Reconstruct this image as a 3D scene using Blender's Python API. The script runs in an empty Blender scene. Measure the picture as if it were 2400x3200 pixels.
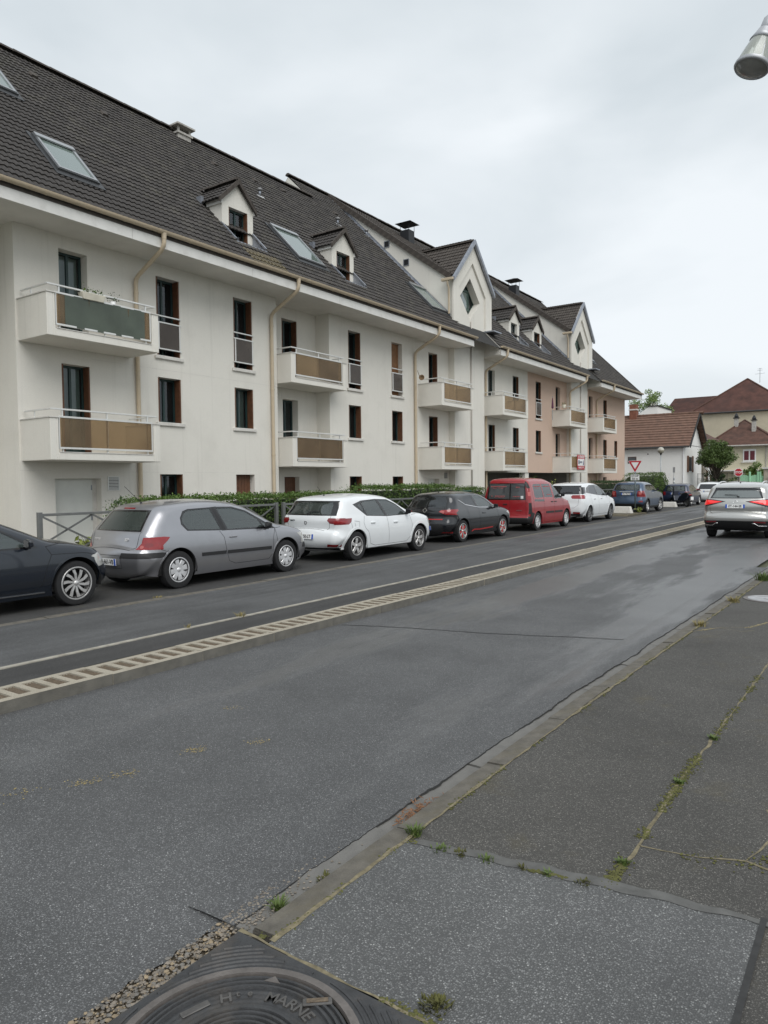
import bpy, bmesh, math, random
from mathutils import Vector, Matrix, noise
random.seed(7)
R = math.radians
SC = bpy.context.scene
COL = SC.collection

# ------------------------------------------------------------------ camera
cam_d = bpy.data.cameras.new('camera')
cam_d.sensor_fit = 'VERTICAL'; cam_d.sensor_height = 36.0; cam_d.lens = 25.3125
cam_d.clip_start = 0.05; cam_d.clip_end = 2000
cam = bpy.data.objects.new('camera', cam_d); COL.objects.link(cam)
YAW, PITCH, ROLL, CAMH = R(35.02), R(2.354), R(0.6), 1.785
_f = Vector((-math.sin(YAW)*math.cos(PITCH), math.cos(YAW)*math.cos(PITCH), -math.sin(PITCH)))
_r = Vector((math.cos(YAW), math.sin(YAW), 0)); _d = _f.cross(_r)
_R = _r*math.cos(ROLL) + _d*math.sin(ROLL); _D = -_r*math.sin(ROLL) + _d*math.cos(ROLL)
cam.matrix_world = Matrix(((_R.x, -_D.x, -_f.x, 0), (_R.y, -_D.y, -_f.y, 0), (_R.z, -_D.z, -_f.z, CAMH), (0, 0, 0, 1)))
SC.camera = cam
def camproj(p):
    q = Vector(p) - Vector((0, 0, CAMH)); z = q.dot(_f)
    if z < 0.05: return (-9999, -9999, z)
    return (1200+2250*q.dot(_R)/z, 1600+2250*q.dot(_D)/z, z)

# ------------------------------------------------------------------ world and sun
wd = bpy.data.worlds.new('World'); SC.world = wd; wd.use_nodes = True
nt = wd.node_tree; nt.nodes.clear()
def N(t, kind, **kw):
    n = t.nodes.new(kind)
    for k, v in kw.items(): setattr(n, k, v)
    return n
SUN_EL, SUN_AZ = R(50), R(125)     # azimuth: compass from +Y clockwise -> +X is 90
out = N(nt, 'ShaderNodeOutputWorld'); bg = N(nt, 'ShaderNodeBackground')
sky = N(nt, 'ShaderNodeTexSky', sky_type='NISHITA', sun_disc=False)
sky.sun_elevation = SUN_EL; sky.sun_rotation = SUN_AZ; sky.dust_density = 3.0; sky.air_density = 1.0
tc = N(nt, 'ShaderNodeTexCoord'); mp = N(nt, 'ShaderNodeMapping'); mp.inputs['Scale'].default_value = (1.0, 1.0, 2.6)
nt.links.new(tc.outputs['Generated'], mp.inputs['Vector'])
n1 = N(nt, 'ShaderNodeTexNoise'); n1.inputs['Scale'].default_value = 1.7; n1.inputs['Detail'].default_value = 5; n1.inputs['Roughness'].default_value = .48; n1.inputs['Distortion'].default_value = .35
nt.links.new(mp.outputs[0], n1.inputs['Vector'])
cr = N(nt, 'ShaderNodeValToRGB')
cr.color_ramp.elements[0].position = .36; cr.color_ramp.elements[0].color = (5.0, 5.5, 5.8, 1)
cr.color_ramp.elements[1].position = .66; cr.color_ramp.elements[1].color = (7.0, 7.35, 7.6, 1)
nt.links.new(n1.outputs['Fac'], cr.inputs[0])
mx = N(nt, 'ShaderNodeMixRGB'); mx.inputs[0].default_value = .93
nt.links.new(sky.outputs[0], mx.inputs[1]); nt.links.new(cr.outputs[0], mx.inputs[2])
nt.links.new(mx.outputs[0], bg.inputs['Color']); bg.inputs['Strength'].default_value = .1
nt.links.new(bg.outputs[0], out.inputs['Surface'])
sun_d = bpy.data.lights.new('sun', 'SUN'); sun_d.energy = 1.5; sun_d.angle = R(50); sun_d.color = (1, .985, .96)
sun = bpy.data.objects.new('sun', sun_d); COL.objects.link(sun)
sv = Vector((math.sin(SUN_AZ)*math.cos(SUN_EL), math.cos(SUN_AZ)*math.cos(SUN_EL), math.sin(SUN_EL)))
sun.rotation_euler = sv.to_track_quat('Z', 'Y').to_euler(); sun.location = (30, -20, 40)
SC.view_settings.view_transform = 'Standard'; SC.view_settings.look = 'None'
SC.view_settings.exposure = 0.42; SC.view_settings.gamma = 1.0; SC.view_settings.use_curve_mapping = False
SC.render.engine = 'CYCLES'

# ------------------------------------------------------------------ helpers
ORG = {}
def tag(o, label=None, cat=None, group=None, kind=None):
    if label: o['label'] = label
    if cat: o['category'] = cat
    if group: o['group'] = group
    if kind: o['kind'] = kind
    return o
def empty(name, loc=(0, 0, 0), rz=0, label=None, cat=None, group=None):
    o = bpy.data.objects.new(name, None); COL.objects.link(o); o.location = loc; o.rotation_euler = (0, 0, rz)
    o.empty_display_size = .2; ORG[o.name] = Vector(loc)
    return tag(o, label, cat, group)
def newobj(name, me, mat=None, par=None, local=False, loc=None):
    if mat is not None and len(me.materials) == 0: me.materials.append(mat)
    o = bpy.data.objects.new(name, me); COL.objects.link(o)
    if par is not None:
        o.parent = par
        if local: o.location = loc or (0, 0, 0); ORG[o.name] = Vector((0, 0, 0))
        else: o.location = Vector(loc or (0, 0, 0)) - ORG.get(par.name, Vector((0, 0, 0))); ORG[o.name] = Vector(loc or (0, 0, 0))
    else:
        o.location = loc or (0, 0, 0); ORG[o.name] = Vector(loc or (0, 0, 0))
    return o
class MB:
    def __init__(s): s.v = []; s.f = []; s.m = []; s.mi = 0
    def add(s, vs, fs):
        n = len(s.v); s.v += [tuple(v) for v in vs]; s.f += [tuple(i+n for i in f) for f in fs]; s.m += [s.mi]*len(fs); return s
    def quad(s, a, b, c, d): return s.add([a, b, c, d], [(0, 1, 2, 3)])
    def tri(s, a, b, c): return s.add([a, b, c], [(0, 1, 2)])
    def box(s, x0, x1, y0, y1, z0, z1):
        if x0 > x1: x0, x1 = x1, x0
        if y0 > y1: y0, y1 = y1, y0
        if z0 > z1: z0, z1 = z1, z0
        return s.add([(x0,y0,z0),(x1,y0,z0),(x1,y1,z0),(x0,y1,z0),(x0,y0,z1),(x1,y0,z1),(x1,y1,z1),(x0,y1,z1)],
                     [(0,3,2,1),(4,5,6,7),(0,1,5,4),(1,2,6,5),(2,3,7,6),(3,0,4,7)])
    def prism(s, poly, axis, c0, c1):
        n = len(poly)
        def P(a, b, c): return (c, a, b) if axis == 'x' else ((a, c, b) if axis == 'y' else (a, b, c))
        vs = [P(a, b, c0) for a, b in poly] + [P(a, b, c1) for a, b in poly]
        fs = [tuple(range(n-1, -1, -1)), tuple(range(n, 2*n))] + [(i, (i+1) % n, n+(i+1) % n, n+i) for i in range(n)]
        ar = sum(poly[i][0]*poly[(i+1) % n][1]-poly[(i+1) % n][0]*poly[i][1] for i in range(n))
        flip = (ar < 0) != (c1 < c0)
        if axis == 'y': flip = not flip
        if flip: fs = [f[::-1] for f in fs]
        return s.add(vs, fs)
    def bar(s, p, q, w, h, up=(0, 0, 1)):
        p = Vector(p); q = Vector(q); d = (q-p).normalized(); u = Vector(up)
        if abs(d.dot(u)) > .99: u = Vector((1, 0, 0))
        a = d.cross(u).normalized(); b = a.cross(d).normalized()
        vs = []
        for c in (p, q):
            for i, j in ((-1, -1), (1, -1), (1, 1), (-1, 1)): vs.append(c+a*(i*w/2)+b*(j*h/2))
        return s.add(vs, [(0,1,2,3),(7,6,5,4),(0,4,5,1),(1,5,6,2),(2,6,7,3),(3,7,4,0)])
    def tube(s, pts, r, n=8, cap=True):
        pts = [Vector(p) for p in pts]; m = len(pts)
        if not isinstance(r, (list, tuple)): r = [r]*m
        t0 = (pts[1]-pts[0]).normalized()
        a = t0.cross(Vector((0, 0, 1)))
        if a.length < .05: a = t0.cross(Vector((1, 0, 0)))
        a.normalize(); vs = []
        for i, p in enumerate(pts):
            t = (pts[min(i+1, m-1)]-pts[max(i-1, 0)]).normalized()
            a = (a-t*a.dot(t)).normalized(); b = t.cross(a)
            for k in range(n):
                an = 2*math.pi*k/n; vs.append(p+(a*math.cos(an)+b*math.sin(an))*r[i])
        fs = []
        for i in range(m-1):
            for k in range(n): fs.append((i*n+k, i*n+(k+1) % n, (i+1)*n+(k+1) % n, (i+1)*n+k))
        if cap: fs += [tuple(range(n-1, -1, -1)), tuple(range((m-1)*n, m*n))]
        return s.add(vs, fs)
    def lathe(s, prof, c=(0, 0, 0), ax=(0, 0, 1), n=16, cap=False):
        ax = Vector(ax).normalized(); a = ax.orthogonal().normalized(); b = ax.cross(a); c = Vector(c); m = len(prof)
        vs = [c+ax*h+(a*math.cos(2*math.pi*k/n)+b*math.sin(2*math.pi*k/n))*r for r, h in prof for k in range(n)]
        fs = [(i*n+k, i*n+(k+1) % n, (i+1)*n+(k+1) % n, (i+1)*n+k) for i in range(m-1) for k in range(n)]
        if cap: fs += [tuple(range(n-1, -1, -1)), tuple(range((m-1)*n, m*n))]
        return s.add(vs, fs)
    def mesh(s, smooth=False, fix=False, name='m'):
        me = bpy.data.meshes.new(name); me.from_pydata(s.v, [], s.f)
        if fix:
            bm = bmesh.new(); bm.from_mesh(me); bmesh.ops.recalc_face_normals(bm, faces=bm.faces); bm.to_mesh(me); bm.free()
        if any(s.m): me.polygons.foreach_set('material_index', s.m)
        if smooth: me.polygons.foreach_set('use_smooth', [True]*len(me.polygons))
        me.update(); return me
    def build(s, name, mat, par=None, smooth=False, bevel=0, seg=1, local=False, loc=None, fix=False, ang=None):
        me = s.mesh(smooth or ang is not None, fix, name)
        if isinstance(mat, (list, tuple)):
            for q in mat: me.materials.append(q)
            mat = None
        o = newobj(name, me, mat, par, local, loc)
        if ang is not None: me.set_sharp_from_angle(angle=R(ang))
        if bevel:
            b = o.modifiers.new('bevel', 'BEVEL'); b.width = bevel; b.segments = seg; b.limit_method = 'ANGLE'; b.angle_limit = R(40)
        return o
def cells(a0, a1, b0, b1, holes):
    """rectangle minus rectangular holes -> list of rectangles"""
    A = sorted({a0, a1} | {min(max(h[i], a0), a1) for h in holes for i in (0, 1)})
    B = sorted({b0, b1} | {min(max(h[i], b0), b1) for h in holes for i in (2, 3)})
    o = []
    for i in range(len(A)-1):
        for j in range(len(B)-1):
            ca, cb = (A[i]+A[i+1])/2, (B[j]+B[j+1])/2
            if not any(h[0] < ca < h[1] and h[2] < cb < h[3] for h in holes): o.append((A[i], A[i+1], B[j], B[j+1]))
    return o

# ------------------------------------------------------------------ materials
MATS = {}
def mat(name, col, rough=.7, metal=0.0, var=.12, scale=4.0, bump=0.0, bscale=60.0, spec=.5, coat=0.0, dirt=None, dscale=1.2, damt=.35, back=None, emit=None):
    if name in MATS: return MATS[name]
    m = bpy.data.materials.new(name); MATS[name] = m; m.use_nodes = True; t = m.node_tree; b = t.nodes['Principled BSDF']
    L = t.links.new
    co = N(t, 'ShaderNodeTexCoord')
    src = None
    if var > 0:
        no = N(t, 'ShaderNodeTexNoise'); no.inputs['Scale'].default_value = scale; no.inputs['Detail'].default_value = 6; no.inputs['Roughness'].default_value = .6
        L(co.outputs['Object'], no.inputs['Vector'])
        rp = N(t, 'ShaderNodeValToRGB'); lo = [c*(1-var) for c in col]; hi = [min(1, c*(1+var)) for c in col]
        rp.color_ramp.elements[0].position = .3; rp.color_ramp.elements[0].color = (*lo, 1)
        rp.color_ramp.elements[1].position = .7; rp.color_ramp.elements[1].color = (*hi, 1)
        L(no.outputs['Fac'], rp.inputs[0]); src = rp.outputs[0]
    if dirt:
        n2 = N(t, 'ShaderNodeTexNoise'); n2.inputs['Scale'].default_value = dscale; n2.inputs['Detail'].default_value = 8; n2.inputs['Roughness'].default_value = .65
        L(co.outputs['Object'], n2.inputs['Vector'])
        r2 = N(t, 'ShaderNodeValToRGB'); r2.color_ramp.elements[0].position = .5; r2.color_ramp.elements[0].color = (0, 0, 0, 1)
        r2.color_ramp.elements[1].position = .75; r2.color_ramp.elements[1].color = (damt, damt, damt, 1)
        L(n2.outputs['Fac'], r2.inputs[0])
        mi = N(t, 'ShaderNodeMixRGB'); mi.inputs[2].default_value = (*dirt, 1); L(r2.outputs[0], mi.inputs[0])
        if src: L(src, mi.inputs[1])
        else: mi.inputs[1].default_value = (*col, 1)
        src = mi.outputs[0]
    if back is not None:
        ge = N(t, 'ShaderNodeNewGeometry'); mb = N(t, 'ShaderNodeMixRGB'); mb.inputs[2].default_value = (*back, 1)
        L(ge.outputs['Backfacing'], mb.inputs[0])
        if src: L(src, mb.inputs[1])
        else: mb.inputs[1].default_value = (*col, 1)
        src = mb.outputs[0]
    if src: L(src, b.inputs['Base Color'])
    else: b.inputs['Base Color'].default_value = (*col, 1)
    b.inputs['Roughness'].default_value = rough; b.inputs['Metallic'].default_value = metal
    b.inputs['Specular IOR Level'].default_value = spec; b.inputs['Coat Weight'].default_value = coat; b.inputs['Coat Roughness'].default_value = .04
    if emit: b.inputs['Emission Color'].default_value = (*emit[:3], 1); b.inputs['Emission Strength'].default_value = emit[3]
    if bump:
        n3 = N(t, 'ShaderNodeTexNoise'); n3.inputs['Scale'].default_value = bscale; n3.inputs['Detail'].default_value = 5
        L(co.outputs['Object'], n3.inputs['Vector'])
        bp = N(t, 'ShaderNodeBump'); bp.inputs['Strength'].default_value = bump; bp.inputs['Distance'].default_value = .01
        L(n3.outputs['Fac'], bp.inputs['Height']); L(bp.outputs[0], b.inputs['Normal'])
    return m
def glassmat(name, tint_haze=(.03, .04, .045), clear=.5, gloss=.06, trans=(.6, .68, .66), ior=1.55):
    """dark window glass: part see-through, part diffuse for absorption and painted reflections, fresnel reflection on top"""
    if name in MATS: return MATS[name]
    m = bpy.data.materials.new(name); MATS[name] = m; m.use_nodes = True; t = m.node_tree; t.nodes.clear(); L = t.links.new
    o = N(t, 'ShaderNodeOutputMaterial'); tr = N(t, 'ShaderNodeBsdfTransparent'); tr.inputs[0].default_value = (*trans, 1)
    df = N(t, 'ShaderNodeBsdfDiffuse'); df.inputs[0].default_value = (*tint_haze, 1)
    gl = N(t, 'ShaderNodeBsdfGlossy'); gl.inputs['Roughness'].default_value = gloss; gl.inputs[0].default_value = (.95, .97, 1, 1)
    m1 = N(t, 'ShaderNodeMixShader'); m1.inputs[0].default_value = clear; L(df.outputs[0], m1.inputs[1]); L(tr.outputs[0], m1.inputs[2])
    fr = N(t, 'ShaderNodeFresnel'); fr.inputs[0].default_value = ior
    m2 = N(t, 'ShaderNodeMixShader'); L(fr.outputs[0], m2.inputs[0]); L(m1.outputs[0], m2.inputs[1]); L(gl.outputs[0], m2.inputs[2]); L(m2.outputs[0], o.inputs['Surface'])
    return m
# ------------------------------------------------------------------ text
def textmesh(body, size=.1, ext=.002, align='CENTER', bold=0.0, xs=1.0):
    cu = bpy.data.curves.new('t', 'FONT'); cu.body = body; cu.size = size; cu.extrude = ext; cu.align_x = align; cu.align_y = 'CENTER'; cu.offset = bold
    cu.resolution_u = 3
    ob = bpy.data.objects.new('t', cu); me = bpy.data.meshes.new_from_object(ob)
    bpy.data.objects.remove(ob); bpy.data.curves.remove(cu)
    if xs != 1.0:
        for v in me.vertices: v.co.x *= xs
    me.materials.clear()
    return me
def text(name, body, mat_, par, M4, size=.1, ext=.002, bold=0.0, xs=1.0, local=True):
    me = textmesh(body, size, ext, 'CENTER', bold, xs); me.transform(M4)
    return newobj(name, me, mat_, par, local)
def frame4(o, xdir, ydir):
    x = Vector(xdir).normalized(); z = x.cross(Vector(ydir)).normalized(); y = z.cross(x)
    return Matrix(((x.x, y.x, z.x, o[0]), (x.y, y.y, z.y, o[1]), (x.z, y.z, z.z, o[2]), (0, 0, 0, 1)))

# ------------------------------------------------------------------ asphalt
def asphalt(name, base, speck, sp_scale=150, wet=0.0, wetdark_sheen=.55, rough=.82, moss=None, wx=.35, wy=.06, wth=(.45, .62), yw=None, bump=.5, streak=0.0, lane=None, tracks=False, wrough=.4):
    m = bpy.data.materials.new(name); m.use_nodes = True; t = m.node_tree; b = t.nodes['Principled BSDF']; L = t.links.new
    co = N(t, 'ShaderNodeTexCoord')
    vo = N(t, 'ShaderNodeTexVoronoi'); vo.inputs['Scale'].default_value = sp_scale; L(co.outputs['Object'], vo.inputs['Vector'])
    sep = N(t, 'ShaderNodeSeparateColor'); L(vo.outputs['Color'], sep.inputs[0])
    pw = N(t, 'ShaderNodeMath', operation='POWER'); L(sep.outputs[0], pw.inputs[0]); pw.inputs[1].default_value = 1.7
    gap = N(t, 'ShaderNodeMapRange'); L(vo.outputs['Distance'], gap.inputs[0]); gap.inputs[1].default_value = .25; gap.inputs[2].default_value = .62; gap.inputs[3].default_value = 1; gap.inputs[4].default_value = 0
    mul = N(t, 'ShaderNodeMath', operation='MULTIPLY'); L(pw.outputs[0], mul.inputs[0]); L(gap.outputs[0], mul.inputs[1])
    c1 = N(t, 'ShaderNodeMixRGB'); c1.inputs[1].default_value = (*[q*.72 for q in base], 1); c1.inputs[2].default_value = (*[q*2.3 for q in base], 1); L(mul.outputs[0], c1.inputs[0])
    gt_ = N(t, 'ShaderNodeMapRange'); L(sep.outputs[1], gt_.inputs[0]); gt_.inputs[1].default_value = .92; gt_.inputs[2].default_value = 1.0; gt_.inputs[3].default_value = 0; gt_.inputs[4].default_value = .6
    m2_ = N(t, 'ShaderNodeMath', operation='MULTIPLY'); L(gt_.outputs[0], m2_.inputs[0]); L(gap.outputs[0], m2_.inputs[1])
    c0_ = N(t, 'ShaderNodeMixRGB'); L(m2_.outputs[0], c0_.inputs[0]); L(c1.outputs[0], c0_.inputs[1]); c0_.inputs[2].default_value = (*speck, 1); c1 = c0_
    # large tonal patches
    no = N(t, 'ShaderNodeTexNoise'); no.inputs['Scale'].default_value = .9; no.inputs['Detail'].default_value = 7; no.inputs['Roughness'].default_value = .62; L(co.outputs['Object'], no.inputs['Vector'])
    mr = N(t, 'ShaderNodeMapRange'); L(no.outputs['Fac'], mr.inputs[0]); mr.inputs[1].default_value = .25; mr.inputs[2].default_value = .75; mr.inputs[3].default_value = .72; mr.inputs[4].default_value = 1.28
    c2 = N(t, 'ShaderNodeVectorMath', operation='SCALE'); L(c1.outputs[0], c2.inputs[0]); L(mr.outputs[0], c2.inputs['Scale'])
    src = c2.outputs[0]
    if tracks:          # worn wheel tracks, tar blotches and fine hairline cracks
        sx0 = N(t, 'ShaderNodeSeparateXYZ'); L(co.outputs['Object'], sx0.inputs[0])
        w0 = N(t, 'ShaderNodeMath', operation='MULTIPLY_ADD'); L(sx0.outputs['X'], w0.inputs[0]); w0.inputs[1].default_value = 3.6; w0.inputs[2].default_value = .9
        w1 = N(t, 'ShaderNodeMath', operation='SINE'); L(w0.outputs[0], w1.inputs[0])
        w2 = N(t, 'ShaderNodeMath', operation='MULTIPLY_ADD'); L(w1.outputs[0], w2.inputs[0]); w2.inputs[1].default_value = .09; w2.inputs[2].default_value = 1.0
        ct = N(t, 'ShaderNodeVectorMath', operation='SCALE'); L(src, ct.inputs[0]); L(w2.outputs[0], ct.inputs['Scale']); src = ct.outputs[0]
        nb = N(t, 'ShaderNodeTexNoise'); nb.inputs['Scale'].default_value = 3.1; nb.inputs['Detail'].default_value = 9; nb.inputs['Roughness'].default_value = .7; L(co.outputs['Object'], nb.inputs['Vector'])
        rb_ = N(t, 'ShaderNodeMapRange'); L(nb.outputs['Fac'], rb_.inputs[0]); rb_.inputs[1].default_value = .58; rb_.inputs[2].default_value = .74; rb_.inputs[3].default_value = 1; rb_.inputs[4].default_value = .62
        cb2 = N(t, 'ShaderNodeVectorMath', operation='SCALE'); L(src, cb2.inputs[0]); L(rb_.outputs[0], cb2.inputs['Scale']); src = cb2.outputs[0]
    if streak:
        mp = N(t, 'ShaderNodeMapping'); mp.inputs['Scale'].default_value = (5, .25, 1); L(co.outputs['Object'], mp.inputs['Vector'])
        ns = N(t, 'ShaderNodeTexNoise'); ns.inputs['Scale'].default_value = 1; ns.inputs['Detail'].default_value = 6; L(mp.outputs[0], ns.inputs['Vector'])
        m3 = N(t, 'ShaderNodeMapRange'); L(ns.outputs['Fac'], m3.inputs[0]); m3.inputs[1].default_value = .35; m3.inputs[2].default_value = .7; m3.inputs[3].default_value = 1-streak; m3.inputs[4].default_value = 1+streak
        c3 = N(t, 'ShaderNodeVectorMath', operation='SCALE'); L(src, c3.inputs[0]); L(m3.outputs[0], c3.inputs['Scale']); src = c3.outputs[0]
    if moss:
        nm = N(t, 'ShaderNodeTexNoise'); nm.inputs['Scale'].default_value = 2.3; nm.inputs['Detail'].default_value = 9; nm.inputs['Roughness'].default_value = .7; L(co.outputs['Object'], nm.inputs['Vector'])
        rm = N(t, 'ShaderNodeMapRange'); L(nm.outputs['Fac'], rm.inputs[0]); rm.inputs[1].default_value = .56; rm.inputs[2].default_value = .72; rm.inputs[3].default_value = 0; rm.inputs[4].default_value = .5
        cm = N(t, 'ShaderNodeMixRGB'); L(rm.outputs[0], cm.inputs[0]); L(src, cm.inputs[1]); cm.inputs[2].default_value = (*moss, 1); src = cm.outputs[0]
    rsock = None
    if wet > 0:
        mp2 = N(t, 'ShaderNodeMapping'); mp2.inputs['Scale'].default_value = (wx, wy, 1); L(co.outputs['Object'], mp2.inputs['Vector'])
        nw = N(t, 'ShaderNodeTexNoise'); nw.inputs['Scale'].default_value = 3; nw.inputs['Detail'].default_value = 7; nw.inputs['Roughness'].default_value = .55; L(mp2.outputs[0], nw.inputs['Vector'])
        fac = nw.outputs['Fac']
        if yw:
            sx = N(t, 'ShaderNodeSeparateXYZ'); L(co.outputs['Object'], sx.inputs[0])
            my = N(t, 'ShaderNodeMapRange'); L(sx.outputs['Y'], my.inputs[0]); my.inputs[1].default_value = yw[0]; my.inputs[2].default_value = yw[1]; my.inputs[3].default_value = yw[2]; my.inputs[4].default_value = yw[3]
            ad = N(t, 'ShaderNodeMath', operation='ADD'); L(fac, ad.inputs[0]); L(my.outputs[0], ad.inputs[1]); fac = ad.outputs[0]
        if lane:
            wv = N(t, 'ShaderNodeMath', operation='MULTIPLY_ADD'); L(sx.outputs['X'], wv.inputs[0]); wv.inputs[1].default_value = 2*math.pi/lane[0]; wv.inputs[2].default_value = lane[1]
            sn = N(t, 'ShaderNodeMath', operation='SINE'); L(wv.outputs[0], sn.inputs[0])
            a2 = N(t, 'ShaderNodeMath', operation='MULTIPLY_ADD'); L(sn.outputs[0], a2.inputs[0]); a2.inputs[1].default_value = lane[2]; L(fac, a2.inputs[2]); fac = a2.outputs[0]
        rw = N(t, 'ShaderNodeMapRange'); L(fac, rw.inputs[0]); rw.inputs[1].default_value = wth[0]; rw.inputs[2].default_value = wth[1]; rw.inputs[3].default_value = 0; rw.inputs[4].default_value = wet
        rw.interpolation_type = 'SMOOTHSTEP'
        dk = N(t, 'ShaderNodeMapRange'); L(rw.outputs[0], dk.inputs[0]); dk.inputs[3].default_value = 1; dk.inputs[4].default_value = wetdark_sheen
        c4 = N(t, 'ShaderNodeVectorMath', operation='SCALE'); L(src, c4.inputs[0]); L(dk.outputs[0], c4.inputs['Scale']); src = c4.outputs[0]
        rr = N(t, 'ShaderNodeMapRange'); L(rw.outputs[0], rr.inputs[0]); rr.inputs[3].default_value = rough; rr.inputs[4].default_value = wrough; rsock = rr.outputs[0]
    L(src, b.inputs['Base Color'])
    if rsock: L(rsock, b.inputs['Roughness'])
    else: b.inputs['Roughness'].default_value = rough
    b.inputs['Specular IOR Level'].default_value = .5
    bp = N(t, 'ShaderNodeBump'); bp.inputs['Distance'].default_value = .006; L(vo.outputs['Distance'], bp.inputs['Height'])
    bp.invert = True
    if rsock:
        bs = N(t, 'ShaderNodeMapRange'); L(rw.outputs[0], bs.inputs[0]); bs.inputs[3].default_value = bump; bs.inputs[4].default_value = bump*.35; L(bs.outputs[0], bp.inputs['Strength'])
    else: bp.inputs['Strength'].default_value = bump
    L(bp.outputs[0], b.inputs['Normal'])
    return m
m_road = asphalt('road_asphalt', (.088, .089, .090), (.56, .56, .55), 150, rough=.68, wet=1.0, wetdark_sheen=1.08, wx=.6, wy=.12, wth=(.46, .66), yw=(2.5, 11, -.16, .09), lane=(2.1, 3.067, .13), bump=.45, tracks=False, wrough=.33)  # wet bands lightened in base colour, standing in for sky sheen
m_oldwalk = asphalt('old_pavement_asphalt', (.070, .067, .061), (.42, .4, .36), 140, moss=(.085, .072, .04), bump=.5, rough=.88)
m_patch = asphalt('pavement_patch_asphalt', (.10, .101, .10), (.58, .58, .56), 140, bump=.5, rough=.55, streak=.06)
m_farwalk = asphalt('far_pavement_asphalt', (.078, .079, .08), (.3, .3, .3), 170, wet=.9, wetdark_sheen=.8, wx=.5, wy=.05, wth=(.5, .7), yw=(8, 26, -.1, .12), bump=.25, streak=.18)
m_farstrip = asphalt('strip_asphalt', (.042, .041, .04), (.2, .19, .18), 170, bump=.25, streak=.15)
m_parking = asphalt('parking_asphalt', (.042, .041, .04), (.22, .21, .2), 150, bump=.35, streak=.12, moss=(.06, .055, .035))
m_conc = mat('kerb_concrete', (.36, .345, .31), .85, var=.25, scale=7, bump=.5, bscale=90, dirt=(.12, .1, .075), dscale=3, damt=.7)
m_agg = mat('exposed_aggregate', (.36, .325, .26), .9, var=.35, scale=120, bump=.8, bscale=150, dirt=(.2, .165, .12), dscale=2.5, damt=.6)
m_pocket = mat('pocket_dirt', (.13, .1, .07), .95, var=.4, scale=60, bump=.8, bscale=120)
m_kerbgrey = mat('weathered_kerb', (.115, .105, .088), .9, var=.3, scale=9, bump=.6, bscale=110, dirt=(.1, .085, .05), dscale=4, damt=.7)
m_gutter = mat('gutter_concrete', (.145, .14, .13), .75, var=.2, scale=6, bump=.4, bscale=110, dirt=(.12, .11, .09), dscale=3, damt=.6)
m_dirt = mat('soil', (.07, .055, .035), .95, var=.4, scale=8, bump=.8, bscale=40)
m_ground = mat('ground_mix', (.09, .095, .055), .95, var=.35, scale=.5, bump=.5, bscale=20)
m_moss = mat('moss', (.085, .085, .025), .95, var=.4, scale=30, bump=.6, bscale=80)
m_grass = mat('grass_blade', (.085, .125, .028), .7, var=.35, scale=25)
m_drygrass = mat('dry_grass', (.24, .2, .08), .8, var=.35, scale=25)
m_gravel = mat('gravel', (.19, .165, .135), .85, var=.5, scale=25)

def sheet(name, pts, z, m, kind='structure', par=None):
    """pts: list of (y, x0, x1) rows"""
    b = MB(); vs = []; fs = []
    for i, (y, x0, x1) in enumerate(pts): vs += [(x0, y, z), (x1, y, z)]
    for i in range(len(pts)-1): fs.append((2*i, 2*i+1, 2*i+3, 2*i+2))
    b.add(vs, fs); o = b.build(name, m, par)
    if kind: o['kind'] = kind
    return o
g = MB(); g.quad((-400, -300, -.07), (400, -300, -.07), (400, 500, -.07), (-400, 500, -.07)); g.build('ground', m_ground)['kind'] = 'structure'
# the road with a crumbling right edge
rows = []; y = -25.0; rnd = random.Random(3)
while y < 140:
    j = rnd.uniform(-.018, .018) if 0 < y < 20 else 0
    xr = -2.17 + (.02*(y-5)/10 if y > 5 else 0)*.9
    if 1.0 < y < 2.05: xr -= .03*math.sin((y-1.0)/1.05*math.pi)
    rows.append((y, -5.78, xr+j)); y += .035 if 0 < y < 14 else 1.0
sheet('road', rows, 0.0, m_road)
# crumbling edge of the wearing course lying over the gutter stones
def edge_x(y): return -2.135+.018*(y-5)*(y > 5)+.028*noise.noise((y*1.3, 0, 7))+.016*noise.noise((y*6, 2, 7))+.008*noise.noise((y*22, 5, 7))
b = MB(); ys3 = [1.95+i*.022 for i in range(640)]
for i in range(len(ys3)-1):
    ya, yb = ys3[i], ys3[i+1]; xa, xb = edge_x(ya), edge_x(yb); zt = .0175
    b.mi = 0; b.quad((-2.40, ya, .0035), (-2.30, ya, zt*.7), (-2.30, yb, zt*.7), (-2.40, yb, .0035)); b.quad((-2.30, ya, zt*.7), (xa, ya, zt), (xb, yb, zt), (-2.30, yb, zt*.7))
    b.mi = 1; w = .004+.012*max(0, noise.noise((ya*3, 9, 1))+.25); b.quad((xa, ya, zt), (xa+w, ya, .0128), (xb+w, yb, .0128), (xb, yb, zt))  # dark ribbon painted in for the crack line and the lip's shadow
b.build('road_edge', [m_road, mat('edge_crack_shade', (.015, .015, .014), .9, var=.3, scale=30)])['kind'] = 'structure'
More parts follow.
